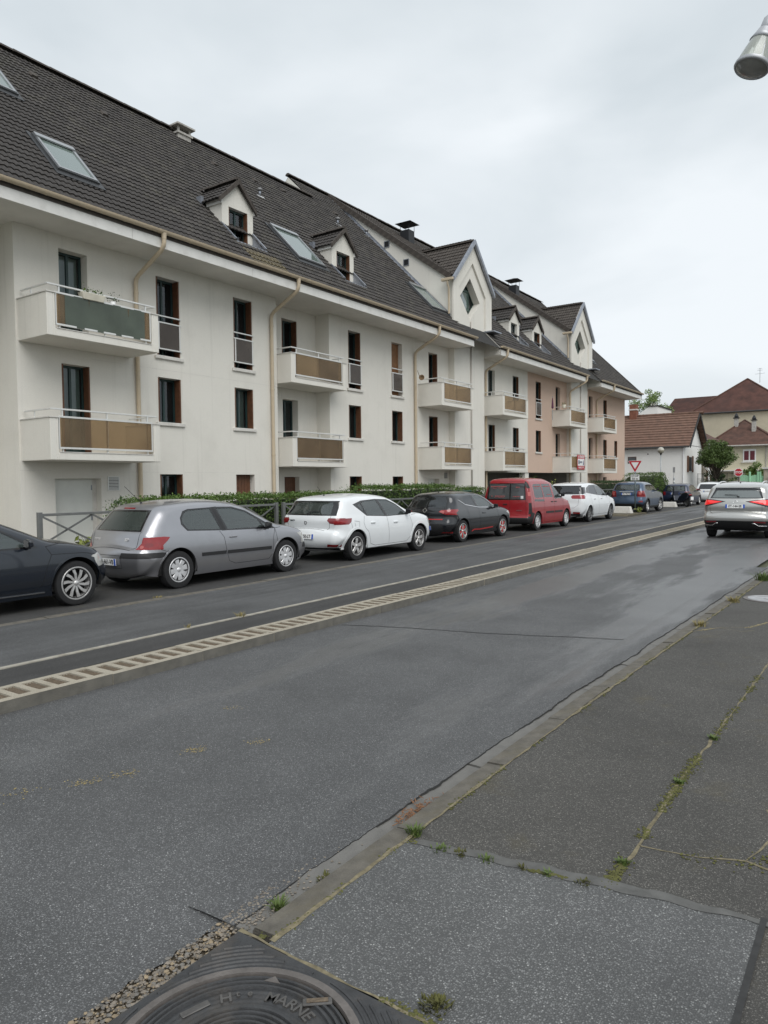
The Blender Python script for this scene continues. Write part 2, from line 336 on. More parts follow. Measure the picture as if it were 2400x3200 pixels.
# transverse repair joint in the carriageway
b = MB(); pj = []
for i in range(40):
    u = i/39; pj.append((-5.6+3.45*u, 7.05+1.05*u+.03*math.sin(u*9)+rnd.uniform(-.012, .012)))
for i in range(39):
    (xa, ya), (xb, yb) = pj[i], pj[i+1]; w = .008+rnd.uniform(0, .006)
    b.quad((xa, ya-w, .004), (xb, yb-w, .004), (xb, yb+w, .004), (xa, ya+w, .004))
b.build('road_joint', mat('joint_tar', (.02, .02, .02), .6, var=.1))['kind'] = 'structure'
def kx(y): return -8.72-.025*max(0, y-8)      # parking kerb, street side
ys = [-20, 0, 4, 8, 12, 16, 20, 25, 30, 36, 42, 50, 62]
sheet('paved_strip', [(y, -6.66, -6.10) for y in ys], .1, m_farstrip)
sheet('pavement', [(y, kx(y), -6.745) for y in ys], .1, m_farwalk)
sheet('parking_strip', [(y, -12.75, kx(y)-.40) for y in ys], .05, m_parking)
b = MB(); b.prism([(34.4, .04), (34.7, .12), (37.7, .12), (38.0, .04)], 'x', -12.6, -10.1); b.build('verge', mat('verge_soil', (.1, .085, .055), .95, var=.4, scale=5, bump=.6, bscale=25))['kind'] = 'structure'
sheet('forecourt', [(y, -16.9, -13.9) for y in (2, 57)], .03, mat('forecourt_paving', (.2, .19, .175), .9, var=.2, scale=3, bump=.4))
sheet('planting_bed', [(y, -13.9, -12.75) for y in (2, 60)], .07, m_dirt)
# grated kerb: every slab is its own piece
kr = tag(empty('drain_kerb', (-5.66, 0, 0)), kind='structure')
def slab_mesh():
    b = MB(); Lh = 1.028; x0, x1, zt, zb, zp = -.445, 0.0, .1, -.08, .078
    pk = [(x0+.07, x1-.085, .035+i*.168+.028, .035+i*.168+.135) for i in range(6)]
    for (a0, a1, c0, c1) in cells(x0, x1, 0, Lh, pk): b.quad((a0, c0, zt), (a1, c0, zt), (a1, c1, zt), (a0, c1, zt))
    for (a0, a1, c0, c1) in pk:
        P = [(a0, c0), (a1, c0), (a1, c1), (a0, c1)]
        for i in range(4):
            p, q = P[i], P[(i+1) % 4]; b.quad((p[0], p[1], zt), (q[0], q[1], zt), (q[0], q[1], zp), (p[0], p[1], zp))
    for k_, (p, q) in enumerate((((x0, 0), (x1, 0)), ((x1, 0), (x1, Lh)), ((x1, Lh), (x0, Lh)), ((x0, Lh), (x0, 0)))):
        b.mi = 2 if k_ == 1 else 0; b.quad((p[0], p[1], zb), (q[0], q[1], zb), (q[0], q[1], zt), (p[0], p[1], zt))
    b.mi = 1
    for (a0, a1, c0, c1) in pk:
        n = 8
        for k in range(n):
            ya = c0+(c1-c0)*k/n; yb = c0+(c1-c0)*(k+1)/n; za, zc = (zp, zp+.014) if k % 2 == 0 else (zp+.014, zp)
            b.quad((a0, ya, za), (a1, ya, za), (a1, yb, zc), (a0, yb, zc))
    return b.mesh(name='slab')
sm = slab_mesh(); sm.materials.append(m_agg); sm.materials.append(m_pocket); sm.materials.append(mat('kerb_face', (.125, .118, .102), .9, var=.3, scale=6, bump=.5, bscale=90, dirt=(.1, .09, .07), dscale=3, damt=.8))
for i in range(-2, 52):
    o = newobj('kerb_slab', sm, None, kr, True, (rnd.uniform(-.004, .004), .72+i*1.035, rnd.uniform(-.004, .002)))
    o.rotation_euler = (rnd.uniform(-.002, .002), rnd.uniform(-.004, .004), rnd.uniform(-.002, .002))
kb = MB(); kb.box(-.44, .0, -20, -1.1, -.08, .098); kb.build('kerb_run', m_agg, kr, local=True)
kb = MB(); kb.box(-.43, .02, -1.2, 56, -.1, -.012); kb.build('kerb_bed', m_conc, kr, local=True)
# thin pale edging line: lengths of concrete edging
el = tag(empty('edging', (-6.7, 0, 0)), kind='structure')
eb = MB(); eb.box(-.034, .034, 0, 1.99, 0, .108); em = eb.mesh(name='edge'); em.materials.append(mat('edging_concrete', (.32, .3, .255), .9, var=.25, scale=9, bump=.4, dirt=(.14, .12, .08), dscale=5, damt=.6))
for i in range(-5, 30):
    o = newobj('edging_stone', em, None, el, True, (rnd.uniform(-.006, .006), i*2.0, rnd.uniform(-.004, .003))); o.rotation_euler.z = rnd.uniform(-.004, .004)
# parking kerb: dropped concrete kerb stones
pk = tag(empty('parking_kerb', (0, 0, 0)), kind='structure')
pb = MB(); pb.prism([(0, -.1), (0, .1), (-.13, .108), (-.16, .104), (-.36, .06), (-.40, -.1)], 'y', 0, .99); pm = pb.mesh(fix=True); pm.materials.append(m_kerbgrey)
for i in range(-8, 62):
    y = i*1.0; o = newobj('kerb_stone', pm, None, pk, True, (kx(y+.5)+rnd.uniform(-.004, .004), y, rnd.uniform(-.005, .004))); o.rotation_euler.z = (.025 if y > 8 else 0)
# near side: flat gutter stones, kerb stones, pavement
def nx(y): return (y-5)*.018 if y > 5 else 0
nk = tag(empty('near_kerb', (0, 0, 0)), kind='structure')
gb = MB(); gb.prism([(-.16, -.08), (-.16, .012), (.0, .006), (.0, -.08)], 'y', 0, .985); gm = gb.mesh(fix=True); gm.materials.append(m_gutter)
cb = MB(); cb.prism([(0, -.08), (0, .03), (.012, .048), (.13, .056), (.13, -.08)], 'y', 0, .985); cm = cb.mesh(fix=True); cm.materials.append(m_kerbgrey)
for i in range(32):
    y = 1.95+i*1.0
    for nm, me in (('gutter_stone', gm), ('kerb_stone', cm)):
        o = newobj(nm, me, None, nk, True, (-2.02+nx(y)+rnd.uniform(-.004, .004), y+rnd.uniform(0, .006), rnd.uniform(-.006, .004))); o.rotation_euler.z = (-.018 if y > 5 else 0)+rnd.uniform(-.004, .004)
ys2 = [-10, 0, 1.9, 2.9, 4, 5, 8, 12, 16, 22, 30, 40]
b = MB(); HC = (-2.04, -1.14, 1.0, 1.9)
for (a0, a1, c0, c1) in cells(-1.885, 7, -10, 5, [HC]): b.quad((a0, c0, .052), (a1, c0, .052), (a1, c1, .052), (a0, c1, .052))
for k in range(len(ys2)-1):
    if ys2[k] >= 5: b.quad((-1.885+nx(ys2[k]), ys2[k], .052), (7, ys2[k], .052), (7, ys2[k+1], .052), (-1.885+nx(ys2[k+1]), ys2[k+1], .052))
b.build('near_pavement', m_oldwalk)['kind'] = 'structure'
b = MB()
for (a0, a1, c0, c1) in cells(-1.885, -.37, -6, 2.7, [HC]): b.quad((a0, c0, .056), (a1, c0, .056), (a1, c1, .056), (a0, c1, .056))
b.add([(-1.885, 2.7, .056), (-.37, 2.7, .056), (-.38, 3.08, .056), (-1.88, 2.84, .056)], [(0, 1, 2, 3)]); b.build('pavement_patch', m_patch)['kind'] = 'structure'
#[(-6, -1.885, -.37), (1.9, -1.885, -.36)], .056, m_patch)
# bitumen seam between patch and old pavement
b = MB(); prev = None
for i in range(46):
    u = i/45; x = -1.85+1.5*u; yc = 2.84+.235*u+.008*math.sin(i*.8); w0 = .006+rnd.uniform(0, .006); w1 = .012+.05*abs(math.sin(u*2.7+.35))*(1 if u < .93 else .3)+rnd.uniform(0, .012)
    cur = ((x, yc-w0, .0583), (x, yc+w1, .0583))
    if prev: b.quad(prev[0], cur[0], cur[1], prev[1])
    prev = cur
b.build('seam_mortar', mat('seam_mortar', (.10, .099, .094), .8, var=.25, scale=12, bump=.3))['kind'] = 'structure'
b = MB(); b.quad((-.37, -6, .0595), (-.352, -6, .0595), (-.362, 3.11, .0595), (-.385, 3.11, .0595)); b.build('pavement_edge_seam', mat('seam_tar', (.03, .03, .03), .85, var=.3, scale=20))['kind'] = 'structure'
# gravel bed between road and cover plate
b = MB(); b.quad((-2.32, -2, -.012), (-2.0, -2, -.012), (-2.0, 2.2, -.012), (-2.32, 2.2, -.012)); b.build('gravel_bed', m_dirt)['kind'] = 'structure'
def pebble(b, c, r, rn):
    k = 5; vs = []; zz = rn.uniform(.5, .8)
    a0 = rn.uniform(0, 6)
    for h, rr in ((-.5, .7), (.25, 1.0)):
        for i in range(k):
            a = a0+2*math.pi*i/k; q = rr*rn.uniform(.75, 1.15); vs.append((c[0]+r*q*math.cos(a), c[1]+r*q*math.sin(a), c[2]+r*h*zz))
    vs.append((c[0], c[1], c[2]+r*zz))
    b.add(vs, [(i, (i+1) % k, k+(i+1) % k, k+i) for i in range(k)]+[(k+i, k+(i+1) % k, 2*k) for i in range(k)])
b = MB()
for i in range(3600):
    y = rnd.uniform(.4, 2.1); x = rnd.uniform(-2.2, -2.03); b.mi = rnd.choice((0, 0, 1, 2)); pebble(b, (x, y, rnd.uniform(-.008, .006)), rnd.choice((.003, .004, .005, .006, .008, .011)), rnd)
tag(b.build('gravel', [m_gravel, mat('gravel_grey', (.16, .15, .135), .85, var=.4, scale=25), mat('gravel_tan', (.26, .205, .135), .8, var=.3, scale=20)]), 'loose tan and grey gravel along the broken road edge beside the cover plate', 'gravel', kind='stuff')
b = MB()
for i in range(260):
    y = 1.95+abs(rnd.gauss(0, .25)); x = rnd.uniform(-2.2, -2.05); pebble(b, (x, y, .016), rnd.choice((.003, .005, .007)), rnd)
tag(b.build('loose_grit', m_gravel), 'loose grit scattered over the gutter stones', 'grit', kind='stuff')
# worn yellow paint marks on the carriageway
m_yel = mat('worn_yellow_paint', (.36, .28, .11), .7, var=.3, scale=40)
for (x, y, n, sz) in ((-4.11, 2.14, 26, .14), (-3.93, 2.45, 46, .085), (-3.84, 2.66, 40, .09), (-3.78, 3.16, 48, .09), (-3.54, 3.52, 34, .08), (-4.25, 3.95, 20, .09)):
    b = MB()
    for i in range(int(n*1.25)):
        a = rnd.gauss(0, sz*.55); c = rnd.gauss(0, sz*.42); w = rnd.uniform(.002, .008); h = rnd.uniform(.002, .006); an = rnd.uniform(0, 3)
        ca, sa = math.cos(an), math.sin(an); P = [(x+a*.8+ca*i_*w-sa*j_*h, y+c+a*.3+sa*i_*w+ca*j_*h, .0045) for i_, j_ in ((-1, -.6), (.4, -1), (1, .5), (-.5, 1))]
        b.quad(*P)
    b.build('paint_mark', m_yel)['kind'] = 'structure'

# thin lines of washed-in dirt along joints and kerb
def dirt_line(pts, w, z, seed):
    b = MB(); prev = None; D = []
    for i in range(len(pts)-1):
        n = max(2, int(math.dist(pts[i], pts[i+1])/.03)); D += [(pts[i][0]+(pts[i+1][0]-pts[i][0])*k/n, pts[i][1]+(pts[i+1][1]-pts[i][1])*k/n) for k in range(n)]
    for k, (x, y) in enumerate(D):
        j = .012*noise.noise((x*9, y*9, seed)); q = w*(.25+max(0, .6+noise.noise((x*5, y*5, seed+3)))); dx, dy = (D[min(k+1, len(D)-1)][0]-D[max(k-1, 0)][0], D[min(k+1, len(D)-1)][1]-D[max(k-1, 0)][1]); l_ = math.hypot(dx, dy) or 1; nx_, ny_ = -dy/l_, dx/l_
        c = ((x+nx_*(j-q), y+ny_*(j-q), z), (x+nx_*(j+q), y+ny_*(j+q), z))
        if prev: b.quad(prev[0], prev[1], c[1], c[0])
        prev = c
    b.build('joint_dirt', mat('joint_dirt', (.17, .145, .09), .95, var=.45, scale=28))['kind'] = 'structure'
dirt_line([(-.96, 2.99), (-.945, 3.4), (-.955, 4.25), (-.935, 5.12), (-.9, 7.13), (-.88, 10)], .009, .0545, 1)
dirt_line([(-1.885, 1.92), (-1.885, 5), (-1.82, 8.3), (-1.76, 11.6), (-1.7, 15)], .010, .0575, 2)
dirt_line([(-1.84, 8.6), (-1.55, 9.1), (-1.3, 9.25), (-1.1, 9.9)], .006, .0545, 3); dirt_line([(-1.6, 9.05), (-1.35, 8.95), (-1.2, 9.1)], .005, .0545, 4)
dirt_line([(-.94, 3.42), (-.7, 3.46), (-.5, 3.55), (-.36, 3.5)], .006, .0545, 5); dirt_line([(-.5, 3.55), (-.42, 3.9), (-.5, 4.2)], .005, .0545, 6)
dirt_line([(-2.035, 1.9), (-1.6, 1.895), (-1.15, 1.9)], .010, .0585, 7); dirt_line([(-1.145, 1.9), (-1.145, 1.0)], .008, .0585, 8)
# ------------------------------------------------------------------ weeds and moss
def tuft(name, loc, n, h, spread, mat_, label, cat='weed', group=None, wid=.006, rn=rnd):
    b = MB()
    for i in range(n):
        a = rn.uniform(0, 6.283); r = rn.uniform(0, spread*.45); L_ = h*rn.uniform(.3, .9); lean = rn.uniform(.15, 1.0); w = wid*rn.uniform(.7, 1.3)
        x, y = r*math.cos(a), r*math.sin(a); dx, dy = math.cos(a+rn.uniform(-.6, .6)), math.sin(a+rn.uniform(-.6, .6)); px, py = -dy*w, dx*w
        pts = [(x+dx*lean*L_*t*t, y+dy*lean*L_*t*t, L_*(t-.25*lean*t*t)) for t in (0, .4, .75, 1)]
        vs = []
        for k, p in enumerate(pts):
            q = (1, .9, .55, .08)[k]; vs += [(p[0]-px*q, p[1]-py*q, p[2]), (p[0]+px*q, p[1]+py*q, p[2])]
        b.add(vs, [(0, 1, 3, 2), (2, 3, 5, 4), (4, 5, 7, 6)])
    o = b.build(name, mat_, loc=loc); return tag(o, label, cat, group)
tuft('weed', (-2.06, 2.14, .004), 46, .07, .05, m_grass, 'bright green grass tuft in the gutter nearest the square iron cover')
tuft('weed', (-1.89, 2.93, .05), 60, .065, .09, m_grass, 'spreading weed with pale stems on the kerb where the seam begins')
tuft('weed', (-1.2, 1.98, .056), 110, .028, .12, m_moss, 'low weed clump beside the right corner of the iron cover')
tuft('weed', (-2.03, 2.42, .012), 50, .03, .10, m_moss, 'low mossy weed on the broken gutter stone')
tuft('weed', (-.95, 4.26, .052), 60, .035, .05, m_grass, 'small bright weed in the long pavement joint, farther one')
tuft('weed', (-.955, 3.22, .052), 60, .032, .055, m_grass, 'small weed in the long pavement joint just beyond the seam')
tuft('weed', (-.93, 5.12, .052), 50, .04, .06, m_grass, 'weed in the long pavement joint, farthest one')
tuft('weed', (-1.76, 11.1, .052), 60, .1, .25, m_drygrass, 'dry weed bush on the near kerb short of the pale round cover', wid=.008)
tuft('weed', (-1.72, 13.7, .052), 130, .2, .3, m_grass, 'large green weed clump on the near kerb at the right picture edge', wid=.008)
tuft('weed', (-1.8, 9.05, .052), 70, .09, .16, m_drygrass, 'dry weed on the kerb where pavement cracks branch off', wid=.006)
for i, (x, y, s, n) in enumerate(((-1.7, 2.86, .1, 50), (-1.6, 2.875, .07, 40), (-1.48, 2.895, .09, 45), (-1.31, 2.92, .05, 22), (-1.2, 2.935, .06, 26), (-1.05, 2.96, .08, 36))):
    tuft('weed', (x, y, .058), n, .024, s, m_grass if i % 2 == 0 else m_moss, ('%s weed in the pavement seam counted from the kerb' % ('first', 'second', 'third', 'fourth', 'fifth', 'sixth')[i]), group='weeds in the pavement seam', wid=.004)
tuft('weed', (-6.72, 6.4, .1), 40, .09, .16, m_drygrass, 'dry weed on the pale edging line opposite the silver car', wid=.005)
tuft('weed', (-6.72, 5.55, .1), 26, .07, .12, m_drygrass, 'wispy weed on the pale edging line nearest the camera', wid=.005)
tuft('weed', (-8.9, 6.8, .09), 60, .06, .2, m_drygrass, 'flat weed on the parking kerb beside the silver car', wid=.006)
def moss_line(name, pts, n, w, m, label):
    b = MB()
    for i in range(n):
        u = rnd.random()*(len(pts)-1); k = int(u); t = u-k; p, q = pts[k], pts[min(k+1, len(pts)-1)]
        x = p[0]+(q[0]-p[0])*t+rnd.gauss(0, w); y = p[1]+(q[1]-p[1])*t+rnd.gauss(0, w); z = p[2]
        if noise.noise((x*4, y*4, 1.3)) < -.02: continue
        s = rnd.uniform(.003, .009); pebble(b, (x, y, z), s, rnd)
    tag(b.build(name, m), label, 'moss', kind='stuff')
moss_line('moss', [(-1.885, 1.9, .054), (-1.885, 5, .054), (-1.82, 8.3, .054), (-1.76, 11.6, .054), (-1.72, 14.5, .054)], 3000, .012, m_moss, 'yellow green moss lining the back edge of the near kerb')
moss_line('moss', [(-.96, 2.99, .054), (-.945, 3.4, .054), (-.955, 4.25, .054), (-.935, 5.12, .054), (-.9, 7.13, .054)], 2000, .017, m_moss, 'moss filling the long joint in the near pavement')
moss_line('moss', [(-1.95, 1.92, .056), (-1.55, 1.905, .056), (-1.15, 1.9, .056), (-1.13, 1.5, .056)], 700, .014, m_moss, 'moss and dirt packed along the edge of the square iron cover')
moss_line('moss', [(-1.85, 2.845, .058), (-1.0, 2.97, .058)], 380, .008, m_moss, 'moss in the seam across the near pavement')
moss_line('moss', [(-1.84, 8.6, .054), (-1.55, 9.1, .054), (-1.3, 9.25, .054), (-1.1, 9.9, .054)], 260, .012, mat('dry_moss', (.28, .24, .14), .95, var=.3, scale=20), 'dry moss in the branching pavement cracks')
moss_line('moss', [(-.93, 3.4, .054), (-.5, 3.5, .054), (-.32, 3.9, .054)], 120, .03, m_moss, 'thin moss spread over the right side pavement')
b = MB()
for i in range(130):
    x = -2.05+rnd.gauss(0, .035); y = 3.2+rnd.gauss(0, .1); a = rnd.uniform(0, 3.14); l_ = rnd.uniform(.012, .04); z = .014+rnd.uniform(0, .012)
    b.bar((x, y, z), (x+l_*math.cos(a), y+l_*math.sin(a), z+rnd.uniform(-.004, .008)), .004, .002)
tag(b.build('leaf_litter', mat('litter_brown', (.2, .1, .05), .9, var=.4, scale=30)), 'small heap of brown twigs and leaf litter in the gutter', 'litter', kind='stuff')

# ------------------------------------------------------------------ square iron cover
m_iron = mat('cast_iron', (.055, .056, .058), .55, .35, var=.25, scale=14, bump=.25, bscale=70, dirt=(.16, .12, .08), dscale=5, damt=.35)
m_ironworn = mat('worn_iron', (.15, .135, .125), .5, .35, var=.25, scale=14, bump=.2, bscale=60)
mc = empty('manhole_cover', (-1.59, 1.45, .05), label='large square black iron cover with a ribbed round lid at the bottom edge', cat='manhole cover')
def P4(a): return (a[0], a[1])
hw = .435; ro = .395
b = MB(); n = 48; zt = .012
for k in range(n):           # square plate with round hole
    a0, a1 = 2*math.pi*k/n, 2*math.pi*(k+1)/n
    def sq(a):
        c, s_ = math.cos(a), math.sin(a); q = hw/max(abs(c), abs(s_)); return (c*q, s_*q, zt)
    b.quad((ro*math.cos(a0), ro*math.sin(a0), zt), sq(a0), sq(a1), (ro*math.cos(a1), ro*math.sin(a1), zt))
for p, q in (((-hw, -hw), (hw, -hw)), ((hw, -hw), (hw, hw)), ((hw, hw), (-hw, hw)), ((-hw, hw), (-hw, -hw))): b.quad((p[0], p[1], -.05), (q[0], q[1], -.05), (q[0], q[1], zt), (p[0], p[1], zt))
b.build('frame_plate', m_iron, mc, local=True)
b = MB()
for sx, sy in ((1, 1), (1, -1), (-1, 1), (-1, -1)):   # corner ribs: arcs clipped to the corner
    for r in [.415+.021*i for i in range(10)]:
        arc = [(r*math.cos(t), r*math.sin(t)) for t in [math.pi/2*i/16 for i in range(17)] if r*math.cos(t) < hw-.02 and r*math.sin(t) < hw-.02]
        if len(arc) > 1: b.tube([(sx*p[0], sy*p[1], zt) for p in arc], .0055, 5)
b.build('frame_ribs', m_iron, mc, local=True)
b = MB(); b.lathe([(ro, .0), (ro, .016), (ro-.028, .017), (ro-.03, .002)], n=64); b.build('seat_ring', m_ironworn, mc, local=True, ang=30)
prof = [(ro-.032, .0)]; r = ro-.04
while r > .02:
    flat = .225 < r < .30
    prof += [(r, .004 if flat else .012), (r-.008, .004 if flat else .012), (r-.011, .003), (r-.018, .003)]; r -= .0205
prof.append((0.001, .004))
b = MB(); b.lathe(prof, n=64); lid = b.build('lid', m_iron, mc, local=True, ang=30)
def arctext(s, rad, a_mid, step, size, m):
    for i, ch in enumerate(s):
        if ch == ' ': continue
        a = a_mid-(i-(len(s)-1)/2)*step; sz = size*(.62 if ch in 'te' else 1)
        rr = rad+(.012 if ch in 'te' else 0); M4 = frame4((rr*math.cos(a), rr*math.sin(a), .0055), (math.sin(a), -math.cos(a), 0), (math.cos(a), math.sin(a), 0))
        text('letter', ch, m, lid, M4, sz, .004, .001)
arctext('Hte MARNE', .262, R(108), R(8.6), .06, mat('letter_iron', (.1, .095, .09), .5, .35, var=.25, scale=20))
b = MB(); b.box(-.05, .05, -.016, .016, .003, .012); o = b.build('lift_slot_rim', MATS['letter_iron'], lid, local=True, bevel=.008, seg=2); o.rotation_euler.z = R(40); o.location = (.06, .318, .004)
b = MB(); b.box(-.036, .036, -.009, .009, .0, .002); o = b.build('lift_slot', m_pocket, lid, local=True); o.rotation_euler.z = R(40); o.location = (.06, .318, .0165)
b = MB(); b.box(-.05, .05, -.014, .014, .003, .008); o = b.build('blank_plate', MATS['letter_iron'], lid, local=True, bevel=.003); o.location = (-.258, .072, 0); o.rotation_euler.z = R(74)
b = MB(); b.prism([(-.03, 0), (.03, 0), (0, .03)], 'z', .006, .014); o = b.build('arrow_mark', m_ironworn, lid, local=True); o.location = (-.13, .3, 0); o.rotation_euler.z = R(20)
# pale round cover farther along the near pavement
fc = empty('round_cover', (-1.35, 11.57, .052), label='pale grey round manhole cover in the near pavement at the right edge', cat='manhole cover')
b = MB(); b.lathe([(.36, -.02), (.36, .008), (.31, .01), (.31, .004)], n=40); b.build('rim', m_ironworn, fc, local=True, ang=30)
b = MB(); b.lathe([(.305, .0), (.305, .012), (.2, .014), (.2, .009), (.1, .009), (.1, .014), (.001, .014)], n=40); b.build('lid', mat('pale_iron', (.36, .36, .37), .5, .2, var=.2, scale=10, bump=.2), fc, local=True, ang=30)
# ================================================================== stucco with grain, soft stains and vertical rain streaks
def stucco(name, col, dirt):
    m = bpy.data.materials.new(name); MATS[name] = m; m.use_nodes = True; t = m.node_tree; b = t.nodes['Principled BSDF']; L = t.links.new; co = N(t, 'ShaderNodeTexCoord')
    def noise_(sc, det, ro, mapping=None):
        n_ = N(t, 'ShaderNodeTexNoise'); n_.inputs['Scale'].default_value = sc; n_.inputs['Detail'].default_value = det; n_.inputs['Roughness'].default_value = ro
        if mapping: q = N(t, 'ShaderNodeMapping'); q.inputs['Scale'].default_value = mapping; L(co.outputs['Object'], q.inputs['Vector']); L(q.outputs[0], n_.inputs['Vector'])
        else: L(co.outputs['Object'], n_.inputs['Vector'])
        return n_.outputs['Fac']
    def rng(sock, a, b_, c, d): r = N(t, 'ShaderNodeMapRange'); L(sock, r.inputs[0]); r.inputs[1].default_value = a; r.inputs[2].default_value = b_; r.inputs[3].default_value = c; r.inputs[4].default_value = d; return r.outputs[0]
    stain = rng(noise_(.8, 7, .6), .5, .8, 0, .28); streak = rng(noise_(1.0, 6, .65, (6, 6, .22)), .56, .8, 0, .32); grain = rng(noise_(90, 3, .7), .3, .7, .93, 1.05)
    mx1 = N(t, 'ShaderNodeMixRGB'); mx1.inputs[1].default_value = (*col, 1); mx1.inputs[2].default_value = (*dirt, 1); L(stain, mx1.inputs[0])
    mx2 = N(t, 'ShaderNodeMixRGB'); L(mx1.outputs[0], mx2.inputs[1]); mx2.inputs[2].default_value = (*dirt, 1); L(streak, mx2.inputs[0])
    sc_ = N(t, 'ShaderNodeVectorMath', operation='SCALE'); L(mx2.outputs[0], sc_.inputs[0]); L(grain, sc_.inputs['Scale']); L(sc_.outputs[0], b.inputs['Base Color'])
    b.inputs['Roughness'].default_value = .92; bp = N(t, 'ShaderNodeBump'); bp.inputs['Strength'].default_value = .5; bp.inputs['Distance'].default_value = .008; L(noise_(120, 4, .6), bp.inputs['Height']); L(bp.outputs[0], b.inputs['Normal']); return m
# ================================================================== apartment building
m_stucco = stucco('white_stucco', (.71, .685, .625), (.44, .42, .37))
m_pink = stucco('pink_stucco', (.58, .43, .34), (.40, .32, .27))
m_soffit = mat('soffit_paint', (.68, .66, .61), .85, var=.06, scale=1.2, dirt=(.45, .43, .38), dscale=1.0, damt=.3)
m_fascia = mat('fascia_paint', (.72, .71, .68), .7, var=.06, scale=2, dirt=(.4, .38, .34), dscale=3, damt=.35)
m_pvc = mat('cream_pvc', (.52, .43, .31), .5, var=.1, scale=3, dirt=(.33, .25, .16), dscale=3, damt=.5)
m_tile = mat('roof_tile', (.042, .037, .034), .8, var=.5, scale=3.6, bump=.4, bscale=70, dirt=(.095, .088, .068), dscale=2.3, damt=.75)
m_tile2 = mat('verge_tile', (.06, .05, .043), .85, var=.3, scale=6, bump=.3, bscale=90, dirt=(.11, .10, .08), dscale=2, damt=.5)
m_lichen = mat('lichen_tile', (.12, .1, .06), .95, var=.5, scale=14, bump=.5, bscale=70)
m_roofbase = mat('roof_underlay', (.025, .024, .023), .9, var=.1)
m_zinc = mat('zinc', (.3, .32, .36), .45, .6, var=.15, scale=5, dirt=(.5, .5, .52), dscale=4, damt=.5)
m_alu = mat('white_aluminium', (.68, .68, .66), .4, .3, var=.08, scale=6, dirt=(.4, .36, .3), dscale=6, damt=.35)
m_wood = mat('brown_shutter', (.115, .048, .022), .6, var=.25, scale=9, bump=.15)
m_woodlite = mat('tan_shutter', (.22, .105, .042), .6, var=.2, scale=9, bump=.15)
m_green = mat('dark_green_frame', (.016, .04, .038), .45, var=.1, spec=.5)
m_sill = mat('sill_concrete', (.62, .6, .56), .85, var=.1, scale=4, dirt=(.4, .37, .32), dscale=6, damt=.5)
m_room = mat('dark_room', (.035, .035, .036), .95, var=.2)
m_curtain = mat('curtain', (.62, .63, .58), .9, var=.1)
m_blkmetal = mat('black_metal', (.018, .019, .022), .5, .3, var=.2, scale=8)
m_conccap = mat('chimney_concrete', (.42, .4, .37), .9, var=.2, scale=6, bump=.3, dirt=(.2, .19, .16), dscale=4, damt=.6)
g_win = glassmat('window_glass', (.012, .02, .022), .7, .03, (.62, .74, .72), 1.7)
g_sky = glassmat('skylight_glass', (.30, .38, .34), .55, .02, (.9, 1, .95), 2.3)  # pale mint diffuse colour stands in for reflected sky
def panelmat(name, col, tr, clear):
    m = bpy.data.materials.new(name); m.use_nodes = True; t = m.node_tree; t.nodes.clear(); L = t.links.new
    o = N(t, 'ShaderNodeOutputMaterial'); a = N(t, 'ShaderNodeBsdfTransparent'); a.inputs[0].default_value = (*tr, 1)
    d = N(t, 'ShaderNodeBsdfPrincipled'); d.inputs['Roughness'].default_value = .22
    co = N(t, 'ShaderNodeTexCoord'); no = N(t, 'ShaderNodeTexNoise'); no.inputs['Scale'].default_value = 1.6; no.inputs['Detail'].default_value = 5; L(co.outputs['Object'], no.inputs['Vector'])
    rp = N(t, 'ShaderNodeValToRGB'); rp.color_ramp.elements[0].position = .3; rp.color_ramp.elements[0].color = (*[c*.8 for c in col], 1); rp.color_ramp.elements[1].position = .7; rp.color_ramp.elements[1].color = (*[c*1.15 for c in col], 1)
    L(no.outputs['Fac'], rp.inputs[0]); L(rp.outputs[0], d.inputs['Base Color'])
    mx_ = N(t, 'ShaderNodeMixShader'); mx_.inputs[0].default_value = clear; L(d.outputs[0], mx_.inputs[1]); L(a.outputs[0], mx_.inputs[2]); L(mx_.outputs[0], o.inputs[0]); return m
m_smoke = panelmat('smoked_panel', (.27, .21, .14), (.74, .62, .46), .66)
m_smokegrey = panelmat('smoked_grey_panel', (.12, .10, .085), (.45, .38, .32), .4)
m_greennet = panelmat('green_screen', (.075, .092, .07), (.2, .25, .18), .08)
m_tanscreen = panelmat('tan_screen', (.21, .155, .09), (.4, .3, .2), .08)

XW, XT, XR, XB, XE = -16.15, -15.85, -16.76, -14.95, -14.99
ZS = 7.57
apt = empty('apartment_building', (-16.15, .9752*9.84-.93, 0), label='long three storey white and pink apartment building with steep dark tiled roof', cat='building')
# the building is drawn in survey units; one scale on its root turns them into metres
apt.scale = (1, .9752, 1.0195); ORG[apt.name] = Vector((-16.15, 9.84, 0))
def RZ(x): return (-6.91-x)/1.0195          # height of the steep roof plane at x
def WZ(x): return 15.62-.7068*(x+22.85)      # height of the shallow wing roof at x
def wall(Y0, Y1, z0, z1, X, m, opens, par=apt, name='wall', rev=.28):
    b = MB()
    for (a0, a1, c0, c1) in cells(Y0, Y1, z0, z1, opens): b.quad((X, a0, c0), (X, a1, c0), (X, a1, c1), (X, a0, c1))
    for (a0, a1, c0, c1) in opens:
        Xi = X-rev
        b.quad((X, a0, c0), (X, a0, c1), (Xi, a0, c1), (Xi, a0, c0)); b.quad((X, a1, c1), (X, a1, c0), (Xi, a1, c0), (Xi, a1, c1))
        b.quad((X, a0, c1), (X, a1, c1), (Xi, a1, c1), (Xi, a0, c1)); b.quad((X, a1, c0), (X, a0, c0), (Xi, a0, c0), (Xi, a1, c0))
    return b.build(name, m, par)
F1, F2 = 2.50, 5.16         # balcony floor heights
def O(y0, y1, z0, z1): return (y0, y1, z0, z1)
